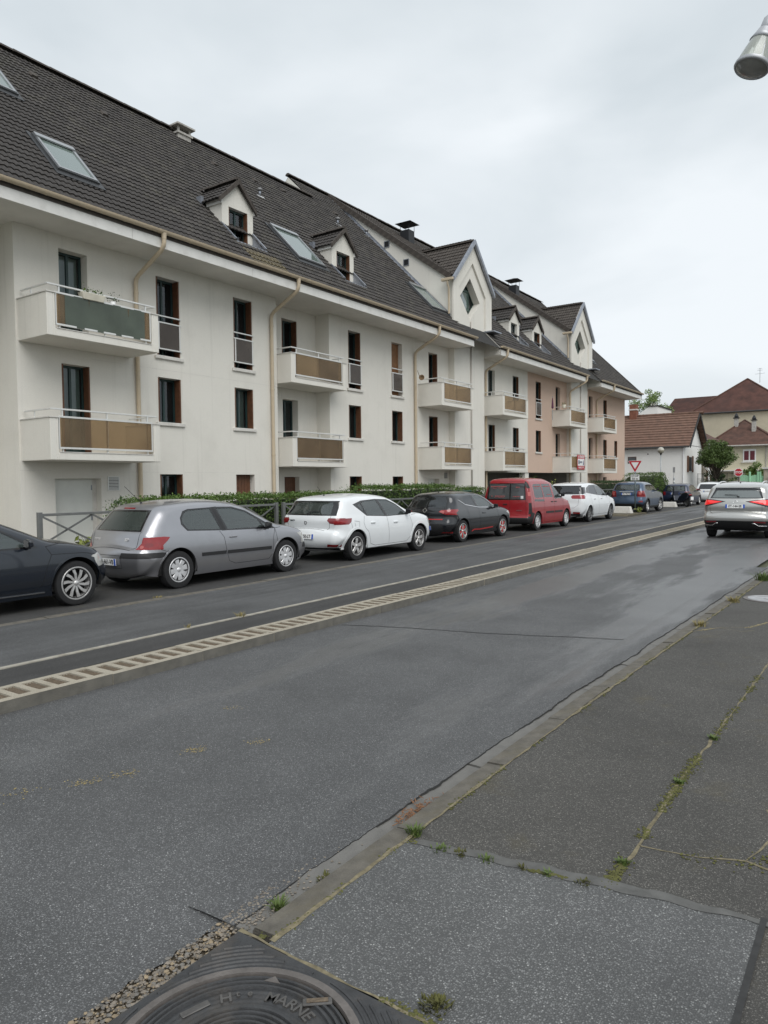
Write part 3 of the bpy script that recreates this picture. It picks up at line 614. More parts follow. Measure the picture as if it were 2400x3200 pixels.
near = [(13.78, 14.57), (16.63, 17.42)]; mid = [(22.37, 23.14), (25.23, 26.01)]
opA = [O(10.95, 11.71, F1, 4.61), O(10.95, 11.71, F2, 7.26), O(10.70, 11.95, .06, 1.92)]
for y0, y1 in near: opA += [O(y0, y1, 5.17, 7.24), O(y0, y1, 3.41, 4.60), O(y0, y1, .95, 2.03)]
opM = []
for y0, y1 in mid: opM += [O(y0, y1, 5.13, 7.19), O(y0, y1, 3.36, 4.54), O(y0, y1, .93, 1.98)]
opM += [O(28.10, 28.86, F1, 4.52), O(28.10, 28.86, F2, 7.18), O(28.0, 28.95, .06, 1.88)]
opR = [O(19.45, 20.23, F1, 4.55), O(19.45, 20.23, F2, 7.2), O(19.48, 20.25, .9, 1.97)]
opB = [O(33.83, 34.58, F1, 4.5), O(33.83, 34.58, F2, 7.15), O(36.72, 37.48, F1, 4.5), O(36.72, 37.48, F2, 7.15)]
opP = [O(39.78, 40.54, 5.17, 7.18), O(39.78, 40.54, 3.33, 4.51), O(42.78, 43.5, F1, 4.48), O(42.78, 43.5, F2, 7.18)]
opC = [O(48.69, 49.45, F1, 4.48), O(48.69, 49.45, F2, 7.17), O(51.69, 52.46, F1, 4.48), O(51.69, 52.46, F2, 7.17), O(51.69, 52.46, 1.0, 1.95), O(54.2, 54.9, 3.33, 4.5)]
wall(9.84, 18.53, 0, ZS, XW, m_stucco, opA)
wall(18.53, 21.25, 0, ZS, XR, m_stucco, opR)
wall(21.25, 29.85, 0, ZS, XW, m_stucco, opM)
wall(32.8, 38.67, 2.2, ZS, XW, m_stucco, opB, rev=.17)
wall(38.67, 44.6, 2.2, ZS, XW, m_pink, opP, rev=.17)
wall(47.55, 56.72, 0, ZS, XW, m_pink, opC, rev=.17)
# returns, end walls, recessed left part
for q_ in (
    ((-17.6, 9.84, 0), (XW, 9.84, 0), (XW, 9.84, ZS), (-17.6, 9.84, ZS)),
    ((-17.6, 3.0, 0), (-17.6, 9.84, 0), (-17.6, 9.84, ZS), (-17.6, 3.0, ZS)),
    ((XW, 18.53, 0), (XR, 18.53, 0), (XR, 18.53, ZS), (XW, 18.53, ZS)),
    ((XR, 21.25, 0), (XW, 21.25, 0), (XW, 21.25, ZS), (XR, 21.25, ZS)),
    ((XW, 29.85, 0), (XT, 29.85, 0), (XT, 29.85, 8.72), (XW, 29.85, 8.72)),
    ((XT, 32.8, 0), (XW-.6, 32.8, 0), (XW-.6, 32.8, 8.72), (XT, 32.8, 8.72)),
    ((XW, 44.6, 0), (XT, 44.6, 0), (XT, 44.6, 8.72), (XW, 44.6, 8.72)),
    ((XT, 47.55, 0), (XW, 47.55, 0), (XW, 47.55, 8.72), (XT, 47.55, 8.72))):
    b = MB(); b.quad(*q_); b.build('wall_return', m_stucco, apt)
b = MB()      # dark undercroft (open parking) below block B
b.quad((-19.5, 32.8, 0), (-19.5, 44.6, 0), (-19.5, 44.6, 2.2), (-19.5, 32.8, 2.2)); b.quad((-19.5, 32.8, 2.2), (-19.5, 44.6, 2.2), (XW, 44.6, 2.2), (XW, 32.8, 2.2))
b.quad((-19.5, 44.6, 0), (XW, 44.6, 0), (XW, 44.6, 2.2), (-19.5, 44.6, 2.2)); b.build('undercroft', mat('undercroft_concrete', (.25, .24, .22), .9, var=.15), apt)
b = MB(); b.box(-16.55, -16.2, 38.4, 38.9, 0, 2.2); b.build('column', m_stucco, apt)
b = MB(); b.quad((XW, 56.72, 0), (-29, 56.72, 0), (-29, 56.72, ZS), (XW, 56.72, ZS)); b.add([(XW+.3, 56.72, ZS), (-22.85, 56.72, 15.3), (-29.5, 56.72, ZS)], [(0, 2, 1)]); b.build('end_wall', m_pink, apt)
b = MB(); b.quad((-28.5, 3, 0), (-28.5, 56.7, 0), (-28.5, 56.7, ZS), (-28.5, 3, ZS)); b.quad((-28.5, 3, 0), (-17.6, 3, 0), (-17.6, 3, ZS), (-28.5, 3, ZS)); b.add([(-15.2, 3, ZS), (-21.6, 3, 13.9), (-27.5, 3, ZS)], [(0, 1, 2)]); b.build('rear_wall', m_stucco, apt)

def curtain_mesh(b, X, y0, y1, z0, z1, n=10):
    vs = []; fs = []
    for i in range(n+1):
        y = y0+(y1-y0)*i/n; x = X+.02*math.sin(i*2.1)
        vs += [(x, y, z0), (x, y, z1)]
    for i in range(n): fs.append((2*i, 2*i+2, 2*i+3, 2*i+1))
    b.add(vs, fs)
wr = random.Random(11)
def window(X, y0, y1, z0, z1, shutter='open', sill=True, rail=False, cur=None, par=apt, door=False, rev=.28):
    Xi = X-rev+.02; f = .055
    b = MB()
    for (a0, a1, c0, c1) in cells(y0, y1, z0, z1, [(y0+f, (y0+y1)/2-.03, z0+f+(.05 if door else 0), z1-f), ((y0+y1)/2+.03, y1-f, z0+f+(.05 if door else 0), z1-f)]):
        b.box(Xi-.05, Xi, a0, a1, c0, c1)
    w = b.build('window', m_green, par)
    p = MB()
    p.quad((Xi-.03, y0+f, z0+f), (Xi-.03, (y0+y1)/2-.03, z0+f), (Xi-.03, (y0+y1)/2-.03, z1-f), (Xi-.03, y0+f, z1-f)); p.build('pane', g_win, w)
    p = MB(); p.quad((Xi-.03, (y0+y1)/2+.03, z0+f), (Xi-.03, y1-f, z0+f), (Xi-.03, y1-f, z1-f), (Xi-.03, (y0+y1)/2+.03, z1-f)); p.build('pane', g_win, w)
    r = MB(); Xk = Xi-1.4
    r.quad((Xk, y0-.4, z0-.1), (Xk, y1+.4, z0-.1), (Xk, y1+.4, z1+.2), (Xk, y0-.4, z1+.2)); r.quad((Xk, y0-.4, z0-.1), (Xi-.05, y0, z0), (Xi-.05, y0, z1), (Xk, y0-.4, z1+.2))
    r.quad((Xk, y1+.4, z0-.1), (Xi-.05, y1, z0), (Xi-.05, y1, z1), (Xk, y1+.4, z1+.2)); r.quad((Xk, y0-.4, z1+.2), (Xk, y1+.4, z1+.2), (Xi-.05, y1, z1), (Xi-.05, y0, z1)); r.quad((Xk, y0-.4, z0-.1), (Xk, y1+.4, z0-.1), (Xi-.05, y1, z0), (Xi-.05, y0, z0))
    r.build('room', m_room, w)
    if cur is None: cur = wr.choice(('l', 'l', 'n', 'full', 'r'))
    if cur != 'n':
        a, c = {'l': (y0+.05, y0+.3), 'r': (y1-.3, y1-.05), 'full': (y0+.05, y1-.05)}[cur]
        q = MB(); curtain_mesh(q, Xi-.14, a, c, z0+.04, z1-.04); q.build('curtain', m_curtain, w, smooth=True)
    if shutter in ('open', 'lite'):
        mm = m_woodlite if shutter == 'lite' else m_wood
        for ya, yb in ((y0+.003, y0+.055), (y1-.036, y1-.003)):
            s_ = MB(); s_.box(X-rev+.05, X-.012, ya, yb, z0+.012, z1-.012)
            for zz in (z0+.25, (z0+z1)/2, z1-.25): s_.box(X-rev+.07, X-.03, ya-.008, yb+.001 if ya < y0+.01 else yb, zz-.035, zz+.035)
            s_.build('shutter', mm, w)
    elif shutter in ('closed', 'closedlite'):
        n = 6; wd_ = (y1-y0-.02)/n
        for k in range(n):
            s_ = MB(); s_.box(X-rev+.06, X-rev+.092, y0+.01+k*wd_, y0+.01+(k+1)*wd_-.008, z0+.01, z1-.01); s_.build('shutter_board', m_woodlite if shutter == 'closedlite' else m_wood, w)
    if sill:
        s_ = MB(); s_.box(X-rev+.02, X+.06, y0-.09, y1+.09, z0-.09, z0+.002); s_.build('sill', m_sill, w, bevel=.008)
    if rail:
        zr = [z0+.18, z0+.87, z0+1.04]
        s_ = MB()
        for zz in zr: s_.box(X+.012, X+.047, y0-.02, y1+.02, zz-.018, zz+.018)
        s_.box(X+.012, X+.047, y0+.02, y0+.055, zr[0]+.018, zr[1]-.018); s_.box(X+.012, X+.047, y1-.055, y1-.02, zr[0]+.018, zr[1]-.018)
        for yy in (y0+.01, y1-.035): s_.box(X-.02, X+.012, yy, yy+.025, zr[2]-.012, zr[2]+.012); s_.box(X-.02, X+.012, yy, yy+.025, zr[0]-.012, zr[0]+.012)
        s_.build('guard_rail', m_alu, w, bevel=.003)
        s_ = MB(); s_.box(X+.022, X+.032, y0+.056, y1-.056, zr[0]+.02, zr[1]-.02); s_.build('guard_panel', m_smokegrey, w)
    return w
for (y0, y1), sg in zip(near, ('open', 'closed')):
    window(XW, y0, y1, 5.17, 7.24, rail=True, cur='l'); window(XW, y0, y1, 3.41, 4.60, cur='n' if y0 < 15 else 'full'); window(XW, y0, y1, .95, 2.03, sg, sill=False, cur='n')
window(XW, 22.37, 23.14, 5.13, 7.19, rail=True, cur='n'); window(XW, 25.23, 26.01, 5.13, 7.19, 'closedlite', rail=True, cur='n')
window(XW, 22.37, 23.14, 3.36, 4.54, cur='l'); window(XW, 25.23, 26.01, 3.36, 4.54, cur='l')
window(XW, 22.37, 23.14, .93, 1.98, sill=False, cur='n'); window(XW, 25.23, 26.01, .93, 1.98, sill=False, cur='n')
window(XW, 10.95, 11.71, F1, 4.61, 'open', False, cur='full', door=True); window(XW, 10.95, 11.71, F2, 7.26, 'none', False, cur='full', door=True)
window(XW, 28.10, 28.86, F1, 4.52, 'open', False, cur='n', door=True); window(XW, 28.10, 28.86, F2, 7.18, 'open', False, cur='l', door=True)
window(XR, 19.45, 20.23, F1, 4.55, 'none', False, cur='n', door=True); window(XR, 19.45, 20.23, F2, 7.2, 'open', False, cur='l', door=True); window(XR, 19.48, 20.25, .9, 1.97, 'closed', False, cur='n')
for i, (y0, y1, z0, z1) in enumerate(opB): window(XW, y0, y1, z0, z1, ('open', 'none', 'open', 'open')[i], False, cur='n', door=True, rev=.17)
window(XW, *opP[0], rail=True, cur='n', rev=.17); window(XW, *opP[1], cur='n', rev=.17); window(XW, *opP[2], 'none', False, cur='n', door=True, rev=.17); window(XW, *opP[3], 'none', False, cur='n', door=True, rev=.17)
for i, q in enumerate(opC): window(XW, *q, ('none', 'none', 'open', 'open', 'none', 'open')[i], i == 5, cur='n', door=i < 4, rev=.17)
# painted metal service doors and vent grille at ground level
for (y0, y1, z1) in ((10.70, 11.95, 1.92), (28.0, 28.95, 1.88)):
    b = MB(); b.box(XW-.26, XW-.22, y0+.0, y1-.12, .06, z1); d_ = b.build('service_door', mat('door_paint', (.66, .67, .63), .6, var=.05, dirt=(.45, .44, .4), dscale=2, damt=.35), apt)
    b = MB(); b.box(XW-.22, XW-.19, y1-.17, y1-.14, .9, 1.05); b.box(XW-.22, XW-.2, y1-.15, y1-.13, z1-.28, z1-.16); b.build('hinge', m_zinc, d_)
    b = MB(); b.box(XW-.28, XW-.21, y1-.12, y1, .06, z1); b.build('door_jamb', m_sill, d_)
gv = MB()
for (a0, a1, c0, c1) in cells(12.13, 12.48, 1.62, 1.97, [(12.155, 12.455, 1.645, 1.945)]): gv.box(XW, XW+.02, a0, a1, c0, c1)
gr = gv.build('vent_grille', m_alu, apt)
b = MB(); b.quad((XW+.003, 12.15, 1.64), (XW+.003, 12.46, 1.64), (XW+.003, 12.46, 1.95), (XW+.003, 12.15, 1.95)); b.build('vent_back', m_room, gr)
for k in range(8): b = MB(); z = 1.655+k*.037; b.box(XW+.004, XW+.017, 12.155, 12.455, z, z+.02); b.build('louvre', m_alu, gr)
for yy, zz in ((29.4, 2.0), (34.6, 2.35)):
    b = MB(); b.box(XW, XW+.02, yy, yy+.25, zz-.1, zz+.15); b.build('vent_grille', mat('grey_vent', (.25, .25, .24), .7), apt)
# faint render joints
for (X, y0, y1, z) in ((XW, 12.2, 13.75, 2.08), (XW, 14.62, 16.6, 2.08), (XW, 11.75, 18.5, 4.8), (-16.15, 9.84, 10.6, 2.1)):
    b = MB(); b.box(X, X+.003, y0, y1, z, z+.006); b.build('render_joint', m_sill, apt)

# ------------------------------------------------------------------ balconies
def balcony(Y0, Y1, Xf, Xb, zb, screens=None, wallm=m_stucco, nposts=3):
    Y0 += .065; Y1 += .065
    b = MB(); st = .2; zt = zb+.91
    P = b
    P.box(Xb, Xf-.12, Y0+.15, Y1-.15, zb+.001, zb+.17)                      # floor
    P.box(Xb, Xf, Y0, Y0+.15, zb, zt); P.box(Xb, Xf, Y1-.15, Y1, zb, zt)          # side walls
    P.box(Xf-.12, Xf, Y0+.15, Y0+st, zb, zt); P.box(Xf-.12, Xf, Y1-st, Y1-.15, zb, zt)
    P.box(Xf-.12, Xf-.002, Y0+st, Y1-st, zb+.002, zb+.165)                  # front upstand
    o = b.build('balcony', wallm, apt, bevel=.008)
    c = MB()
    c.box(Xb, Xf+.02, Y0-.02, Y0+.17, zt, zt+.022); c.box(Xb, Xf+.02, Y1-.17, Y1+.02, zt, zt+.022)
    c.box(Xf-.14, Xf+.02, Y0+.17, Y0+st+.02, zt, zt+.022); c.box(Xf-.14, Xf+.02, Y1-st-.02, Y1-.17, zt, zt+.022); c.box(Xf-.14, Xf+.012, Y0+st+.02, Y1-st-.02, zb+.165, zb+.18)
    c.build('coping', m_sill, o)
    a, e_ = Y0+st+.02, Y1-st-.02; Xp = Xf-.04
    fr = MB(); fr.box(Xp-.02, Xp+.02, a, e_, zb+.24, zb+.28); fr.box(Xp-.02, Xp+.02, a, e_, zb+.915, zb+.955); fr.box(Xp-.015, Xp+.02, a, a+.03, zb+.28, zb+.915); fr.box(Xp-.015, Xp+.02, e_-.03, e_, zb+.28, zb+.915)
    fr.build('panel_frame', m_alu, o, bevel=.003)
    py = [a+.12+(e_-a-.24)*k/(nposts-1) for k in range(nposts)]
    bounds = [a+.03]+py[1:-1]+[e_-.03]
    for k in range(len(bounds)-1):
        q = MB(); q.box(Xp+.002, Xp+.010, bounds[k]+.004, bounds[k+1]-.004, zb+.282, zb+.913); q.build('panel', m_smoke, o)
    for y in py:
        q = MB(); q.box(Xp-.055, Xp-.022, y-.017, y+.017, zb+.17, zb+1.085); q.build('post', m_alu, o)
    r = MB(); zr = zb+1.1
    r.box(Xp-.06, Xp-.01, Y0+.05, Y1-.05, zr-.015, zr+.02); r.box(Xb+.05, Xp-.06, Y0+.05, Y0+.095, zr-.015, zr+.02); r.box(Xb+.05, Xp-.06, Y1-.095, Y1-.05, zr-.015, zr+.02)
    for yy in (Y0+.06, Y1-.085): r.box(Xb+.45, Xb+.48, yy, yy+.025, zt+.02, zr-.014)
    r.build('handrail', m_alu, o, bevel=.004)
    if screens:
        for (u0, u1, mm) in screens:
            q = MB(); n = 14; vs = []; fs = []
            for k in range(n+1):
                y = a+(e_-a)*(u0+(u1-u0)*k/n); x = (Xp+.018 if mm is m_greennet else Xp-.065)-.006*math.sin(k*1.9); vs += [(x, y, zb+.24), (x+.004*math.sin(k), y, zb+.93)]
            for k in range(n): fs.append((2*k, 2*k+2, 2*k+3, 2*k+1))
            q.add(vs, fs); q.build('privacy_screen', mm, o, smooth=True)
    return o
balcony(9.83, 12.82, XB, XW, 4.97, [(.09, .93, m_greennet)]); balcony(9.83, 12.80, XB, XW, 2.31)
balcony(18.48, 21.40, -15.55, XR, 4.90, [(.5, .95, m_smokegrey)]); balcony(18.50, 21.40, -15.55, XR, 2.28, [(0, 1, m_tanscreen)])
balcony(27.15, 30.0, -15.0, XW, 4.83); balcony(27.15, 30.0, -15.0, XW, 2.25)
balcony(33.1, 36.1, -15.05, XW, 4.85); balcony(33.1, 36.0, -15.05, XW, 2.24)
balcony(42.1, 45.0, -15.05, XW, 4.83); balcony(42.2, 45.0, -15.05, XW, 2.2)
balcony(48.3, 51.2, -15.1, XW, 4.81); balcony(48.3, 51.3, -15.1, XW, 2.2)

# ------------------------------------------------------------------ eaves: soffit, fascia, gutters, downpipes
def eaves(Y0, Y1):
    y = Y0
    while y < Y1-.01:
        ye = min(y+4.1, Y1)
        b = MB(); b.box(-17.7 if ye < 10 else -16.9, XE-.045, y+.003, ye-.003, ZS, ZS+.03); b.build('soffit_panel', m_soffit, apt)
        b = MB(); b.box(XE-.045, XE, y+.004, ye-.004, ZS-.012, ZS+.235); b.build('fascia_board', m_fascia, apt)
        y = ye
    n = 8; r = .082; Xg, zg = XE+.085, 7.955
    b = MB(); pr = [(Xg+r*math.cos(math.pi+math.pi*k/n), zg+r*math.sin(math.pi+math.pi*k/n)) for k in range(n+1)]; pi_ = [(Xg+(r-.008)*math.cos(math.pi+math.pi*k/n), zg+(r-.008)*math.sin(math.pi+math.pi*k/n)) for k in range(n, -1, -1)]
    b.prism(pr+pi_, 'y', Y0-.03, Y1+.06)
    gt = b.build('gutter', m_pvc, apt, ang=40, fix=True)
    y = Y0+.9
    while y < Y1:
        b = MB(); q = [(Xg+(r+.007)*math.cos(math.pi+math.pi*k/n), zg+(r+.007)*math.sin(math.pi+math.pi*k/n)) for k in range(n+1)]; q2 = [(Xg+(r-.001)*math.cos(math.pi+math.pi*k/n), zg+(r-.001)*math.sin(math.pi+math.pi*k/n)) for k in range(n, -1, -1)]
        b.prism(q+q2, 'y', y, y+.05); b.build('gutter_joint', m_pvc, gt, ang=40, fix=True); y += 1.0
    b = MB()
    for yy in (Y0-.028, Y1+.05): b.prism([(Xg+r*math.cos(math.pi+math.pi*k/n), zg+r*math.sin(math.pi+math.pi*k/n)) for k in range(n+1)], 'y', yy, yy+.008)
    b.build('gutter_end', m_pvc, gt, fix=True)
    b = MB(); b.box(XE-.06, XE+.02, Y0, Y1, ZS+.235, ZS+.30); b.build('eaves_strip', m_tile2, apt)
eaves(4.0, 30.15); eaves(32.8, 44.95); eaves(47.6, 57.0)
for Y0 in (32.8, 47.6, 4.0):
    b = MB(); b.prism([(XT, ZS), (XE, ZS), (XE, 7.88), (XT, 8.74)], 'y', Y0, Y0+.05); b.build('eaves_cheek', m_stucco, apt)
for Y0 in (30.1, 44.9, 56.95):
    b = MB(); b.prism([(XT-.3, ZS), (XE, ZS), (XE, 7.88), (XT-.3, 9.0)], 'y', Y0, Y0+.05); b.build('eaves_cheek', m_stucco, apt)
def downpipe(Y, Xw=-16.07, r=.056, z0=0.05, Yo=None):
    Yo = Y if Yo is None else Yo; xo = XE+.085
    pts = [(xo, Yo, 7.9), (xo, Yo, 7.68), (xo-.02, Yo, 7.6), (xo-.12, Yo+(Y-Yo)*.1, 7.5), (Xw+.12, Y, 7.06), (Xw+.02, Y, 6.97), (Xw, Y, 6.85), (Xw, Y, z0)]
    b = MB(); b.tube(pts, r, 12); o = b.build('downpipe', m_pvc, apt, ang=50)
    for z in (6.6, 4.65, 2.62, 1.2):
        b = MB(); b.lathe([(r+.001, 0), (r+.008, .004), (r+.008, .05), (r+.001, .054)], (Xw, Y, z), n=12); b.build('pipe_collar', m_pvc, o, ang=40)
    b = MB(); b.lathe([(r+.02, -.02), (r+.006, -.1), (r+.006, -.16)], (xo, Yo, 7.92), n=12); b.build('outlet', m_pvc, o, ang=40)
for Y in (13.08, 18.22, 26.9, 33.42): downpipe(Y)
downpipe(44.25, Xw=-15.8, Yo=44.7); downpipe(50.1, Yo=50.1)
b = MB(); b.tube([(-15.80, 31.4, 8.95), (-15.80, 31.4, .1)], .035, 10); b.build('downpipe', mat('grey_pipe', (.5, .47, .43), .5, var=.1), apt, smooth=True)
b = MB(); b.tube([(-15.80, 46.15, 8.95), (-15.80, 46.15, .1)], .035, 10); b.build('downpipe', MATS['grey_pipe'], apt, smooth=True)

# ------------------------------------------------------------------ roofs
S2 = math.sqrt(.5)
HOLES = [(10.93, 12.05, -17.17, -16.07), (10.3, 11.63, -20.15, -18.92), (19.6, 21.05, -17.46, -16.1), (28.3, 29.66, -17.33, -16.1), (50.6, 51.8, -17.9, -16.8)]   # skylights (y0,y1,x0,x1)
DORM = [(16.55, 17.87, 17.16), (21.88, 23.2, 22.48+.06), (36.95, 38.28, 37.62), (40.05, 41.4, 40.73)]
INS = [(d[0]+.02, d[1]-.02, -16.47, -15.93) for d in DORM]
WG = [(29.72, 33.45), (44.47, 48.2)]
roof = MB()
def rp(y, x, off=-.05): return (x+off*S2, y, RZ(x)+off*S2)
for (a0, a1, c0, c1) in cells(4.0, 57.0, -21.6, -14.95, INS): roof.quad(rp(a0, c1), rp(a1, c1), rp(a1, c0), rp(a0, c0))
roof.quad(rp(26.8, -21.2), rp(57, -21.2), rp(57, -22.85), rp(26.8, -22.85))
roof.quad((-21.6, 4, 14.36), (-21.6, 26.8, 14.36), (-28.4, 26.8, 7.5), (-28.4, 4, 7.5)); roof.quad((-22.85, 26.8, 15.58), (-22.85, 57, 15.58), (-30.9, 57, 7.6), (-30.9, 26.8, 7.6))
rf = roof.build('roof', m_roofbase, apt)
b = MB(); b.add([(-21.2, 26.8, 14.0), (-22.85, 26.8, 15.56), (-30.8, 26.8, 7.7), (-27, 26.8, 7.7)], [(0, 3, 2, 1)]); b.build('gable_wall', m_stucco, apt)
TW, TE = .30, .265
def tile_mesh():
    b = MB(); n = 8; vs = []
    for k in range(n+1):
        x = TW*k/n+.004; w = .5-.5*math.cos(2*math.pi*(k/n)*2); w = w**.7
        vs += [(x, 0, .012+.026*w), (x, TE+.06, -.022+.026*w), (x, .002, -.018+.02*w)]
    fs = []
    for k in range(n): fs += [(3*k, 3*k+3, 3*k+4, 3*k+1), (3*k+2, 3*k+5, 3*k+3, 3*k)]
    return vs, fs
TV, TF = tile_mesh()
tiles = []       # (Matrix, projected depth)
tr_ = random.Random(5)
def field(o, xd, yd, ncol, nrow, ok, into):
    xd = Vector(xd).normalized(); yd = Vector(yd).normalized(); zd = xd.cross(yd); o = Vector(o)
    for r in range(nrow):
        for c in range(ncol):
            p = o+xd*(c*TW)+yd*(r*TE); q = p+xd*(TW/2)+yd*(TE/2)
            if not ok(q): continue
            p = p+zd*tr_.uniform(-.004, .004)+xd*tr_.uniform(-.003, .003)
            a = tr_.uniform(-.008, .008); y2 = (yd+xd*a).normalized(); x2 = (xd-yd*a).normalized()
            into.append(Matrix(((x2.x, y2.x, zd.x, p.x), (x2.y, y2.y, zd.y, p.y), (x2.z, y2.z, zd.z, p.z), (0, 0, 0, 1))))
def okmain(q):
    if q.y > 57: return False
    for (y0, y1, x0, x1) in HOLES+INS:
        if y0 < q.y < y1 and x0 < q.x < x1: return False
    for (a, c) in WG:
        if a+.02 < q.y < c-.02 and q.x < -15.72: return False
        if 30.15 < q.y < 32.8 or 44.95 < q.y < 47.6: return False
    if q.x < -21.6 and q.y < 26.8: return False
    return q.x > -22.85
field((-14.93, 4.0, RZ(-14.93)), (0, 1, 0), (-1, 0, .981), 177, 41, okmain, tiles)
wt = []
SL = .7068; wl = math.hypot(1, SL)
for (a, c) in WG:
    field((-15.75, a-.06, 10.62), (0, 1, 0), (-1, 0, SL), 13, 32, lambda q: -22.85 < q.x < -15.93, wt)
    yc = 31.5 if a < 40 else 46.25
    def okx(q): return q.z > WZ(q.x)-.06
    # cross gable: tile rows run along X, rising towards the ridge at yc
    field((-18.5, yc-2.0, 10.50), (1, 0, 0), (0, 1, 1), 9, 11, lambda q: okx(q) and q.y < yc, wt)
    field((-15.75, yc+2.0, 10.50), (-1, 0, 0), (0, -1, 1), 9, 11, lambda q: okx(q) and q.y > yc, wt)
def tilejoin(name, Ms, m, par, kind=None):
    vs = []; fs = []
    for M_ in Ms:
        n = len(vs)
        r0, r1, r2 = M_[0], M_[1], M_[2]
        for (x, y, z) in TV: vs.append((r0[0]*x+r0[1]*y+r0[2]*z+r0[3], r1[0]*x+r1[1]*y+r1[2]*z+r1[3], r2[0]*x+r2[1]*y+r2[2]*z+r2[3]))
        fs += [tuple(i+n for i in f) for f in TF]
    me = bpy.data.meshes.new(name); me.from_pydata(vs, [], fs); o = newobj(name, me, m, par)
    if kind: o['kind'] = kind
    return o
def vis(M_):
    u, v, d = camproj(M_ @ Vector((TW/2, TE/2, 0)))
    return d if (-20 < u < 2420 and -20 < v < 3220) else 1e6
tiles.sort(key=vis)
tme = bpy.data.meshes.new('tile'); tme.from_pydata(TV, [], TF); tme.materials.append(m_tile)
for M_ in tiles[:300]:
    o = bpy.data.objects.new('tile', tme); COL.objects.link(o); o.parent = rf; o.matrix_local = M_
tilejoin('roof_tiles', tiles[300:], m_tile, rf, 'stuff')
# ridge tiles
rb = MB(); n = 6
rb.add([(.13*math.cos(math.pi*k/n)*(1 if e else 1.05), e*.42, .06+.10*math.sin(math.pi*k/n)*(1 if e else 1.05)-.08) for e in (0, 1) for k in range(n+1)], [(k+1, k, n+1+k, n+2+k) for k in range(n)]+[tuple(range(n+1))])
rme = rb.mesh(name='ridge'); rme.materials.append(m_tile2)
def ridge(p, q, par):
    p = Vector(p); q = Vector(q); d = q-p; k = int(d.length/.39); d.normalize()
    x = d.cross(Vector((0, 0, 1))).normalized(); z = x.cross(d)
    for i in range(k+1):
        t = p+d*(i*.39); o = bpy.data.objects.new('ridge_tile', rme); COL.objects.link(o); o.parent = par
        o.matrix_local = Matrix(((x.x, d.x, z.x, t.x), (x.y, d.y, z.y, t.y), (x.z, d.z, z.z, t.z+tr_.uniform(-.006, .006)), (0, 0, 0, 1)))
ridge((-21.6, 9.5, 14.45), (-21.6, 26.7, 14.45), rf); ridge((-22.85, 26.75, 15.66), (-22.85, 56.9, 15.66), rf)
# verge tiles
vb = MB(); vb.box(-.05, .0, 0, .34, -.20, .03); vb.box(-.0, .16, 0, .34, .0, .03); vme = vb.mesh(); vme.materials.append(m_tile2)
def verge(p, q, nside, par, me=None):
    """row of verge tiles from p up to q; nside = outward horizontal direction"""
    p = Vector(p); q = Vector(q); d = q-p; k = int(d.length/.33)+1; d.normalize(); x = -Vector(nside); z = x.cross(d)
    if z.z < 0: x = x; z = -z
    for i in range(k):
        t = p+d*(i*.33); o = bpy.data.objects.new('verge_tile', me or vme); COL.objects.link(o); o.parent = par
        o.matrix_local = Matrix(((x.x, d.x, z.x, t.x), (x.y, d.y, z.y, t.y), (x.z, d.z, z.z, t.z), (0, 0, 0, 1)))
verge((-14.95, 57.02, 7.93), (-22.85, 57.02, 15.64), (0, 1, 0), rf)
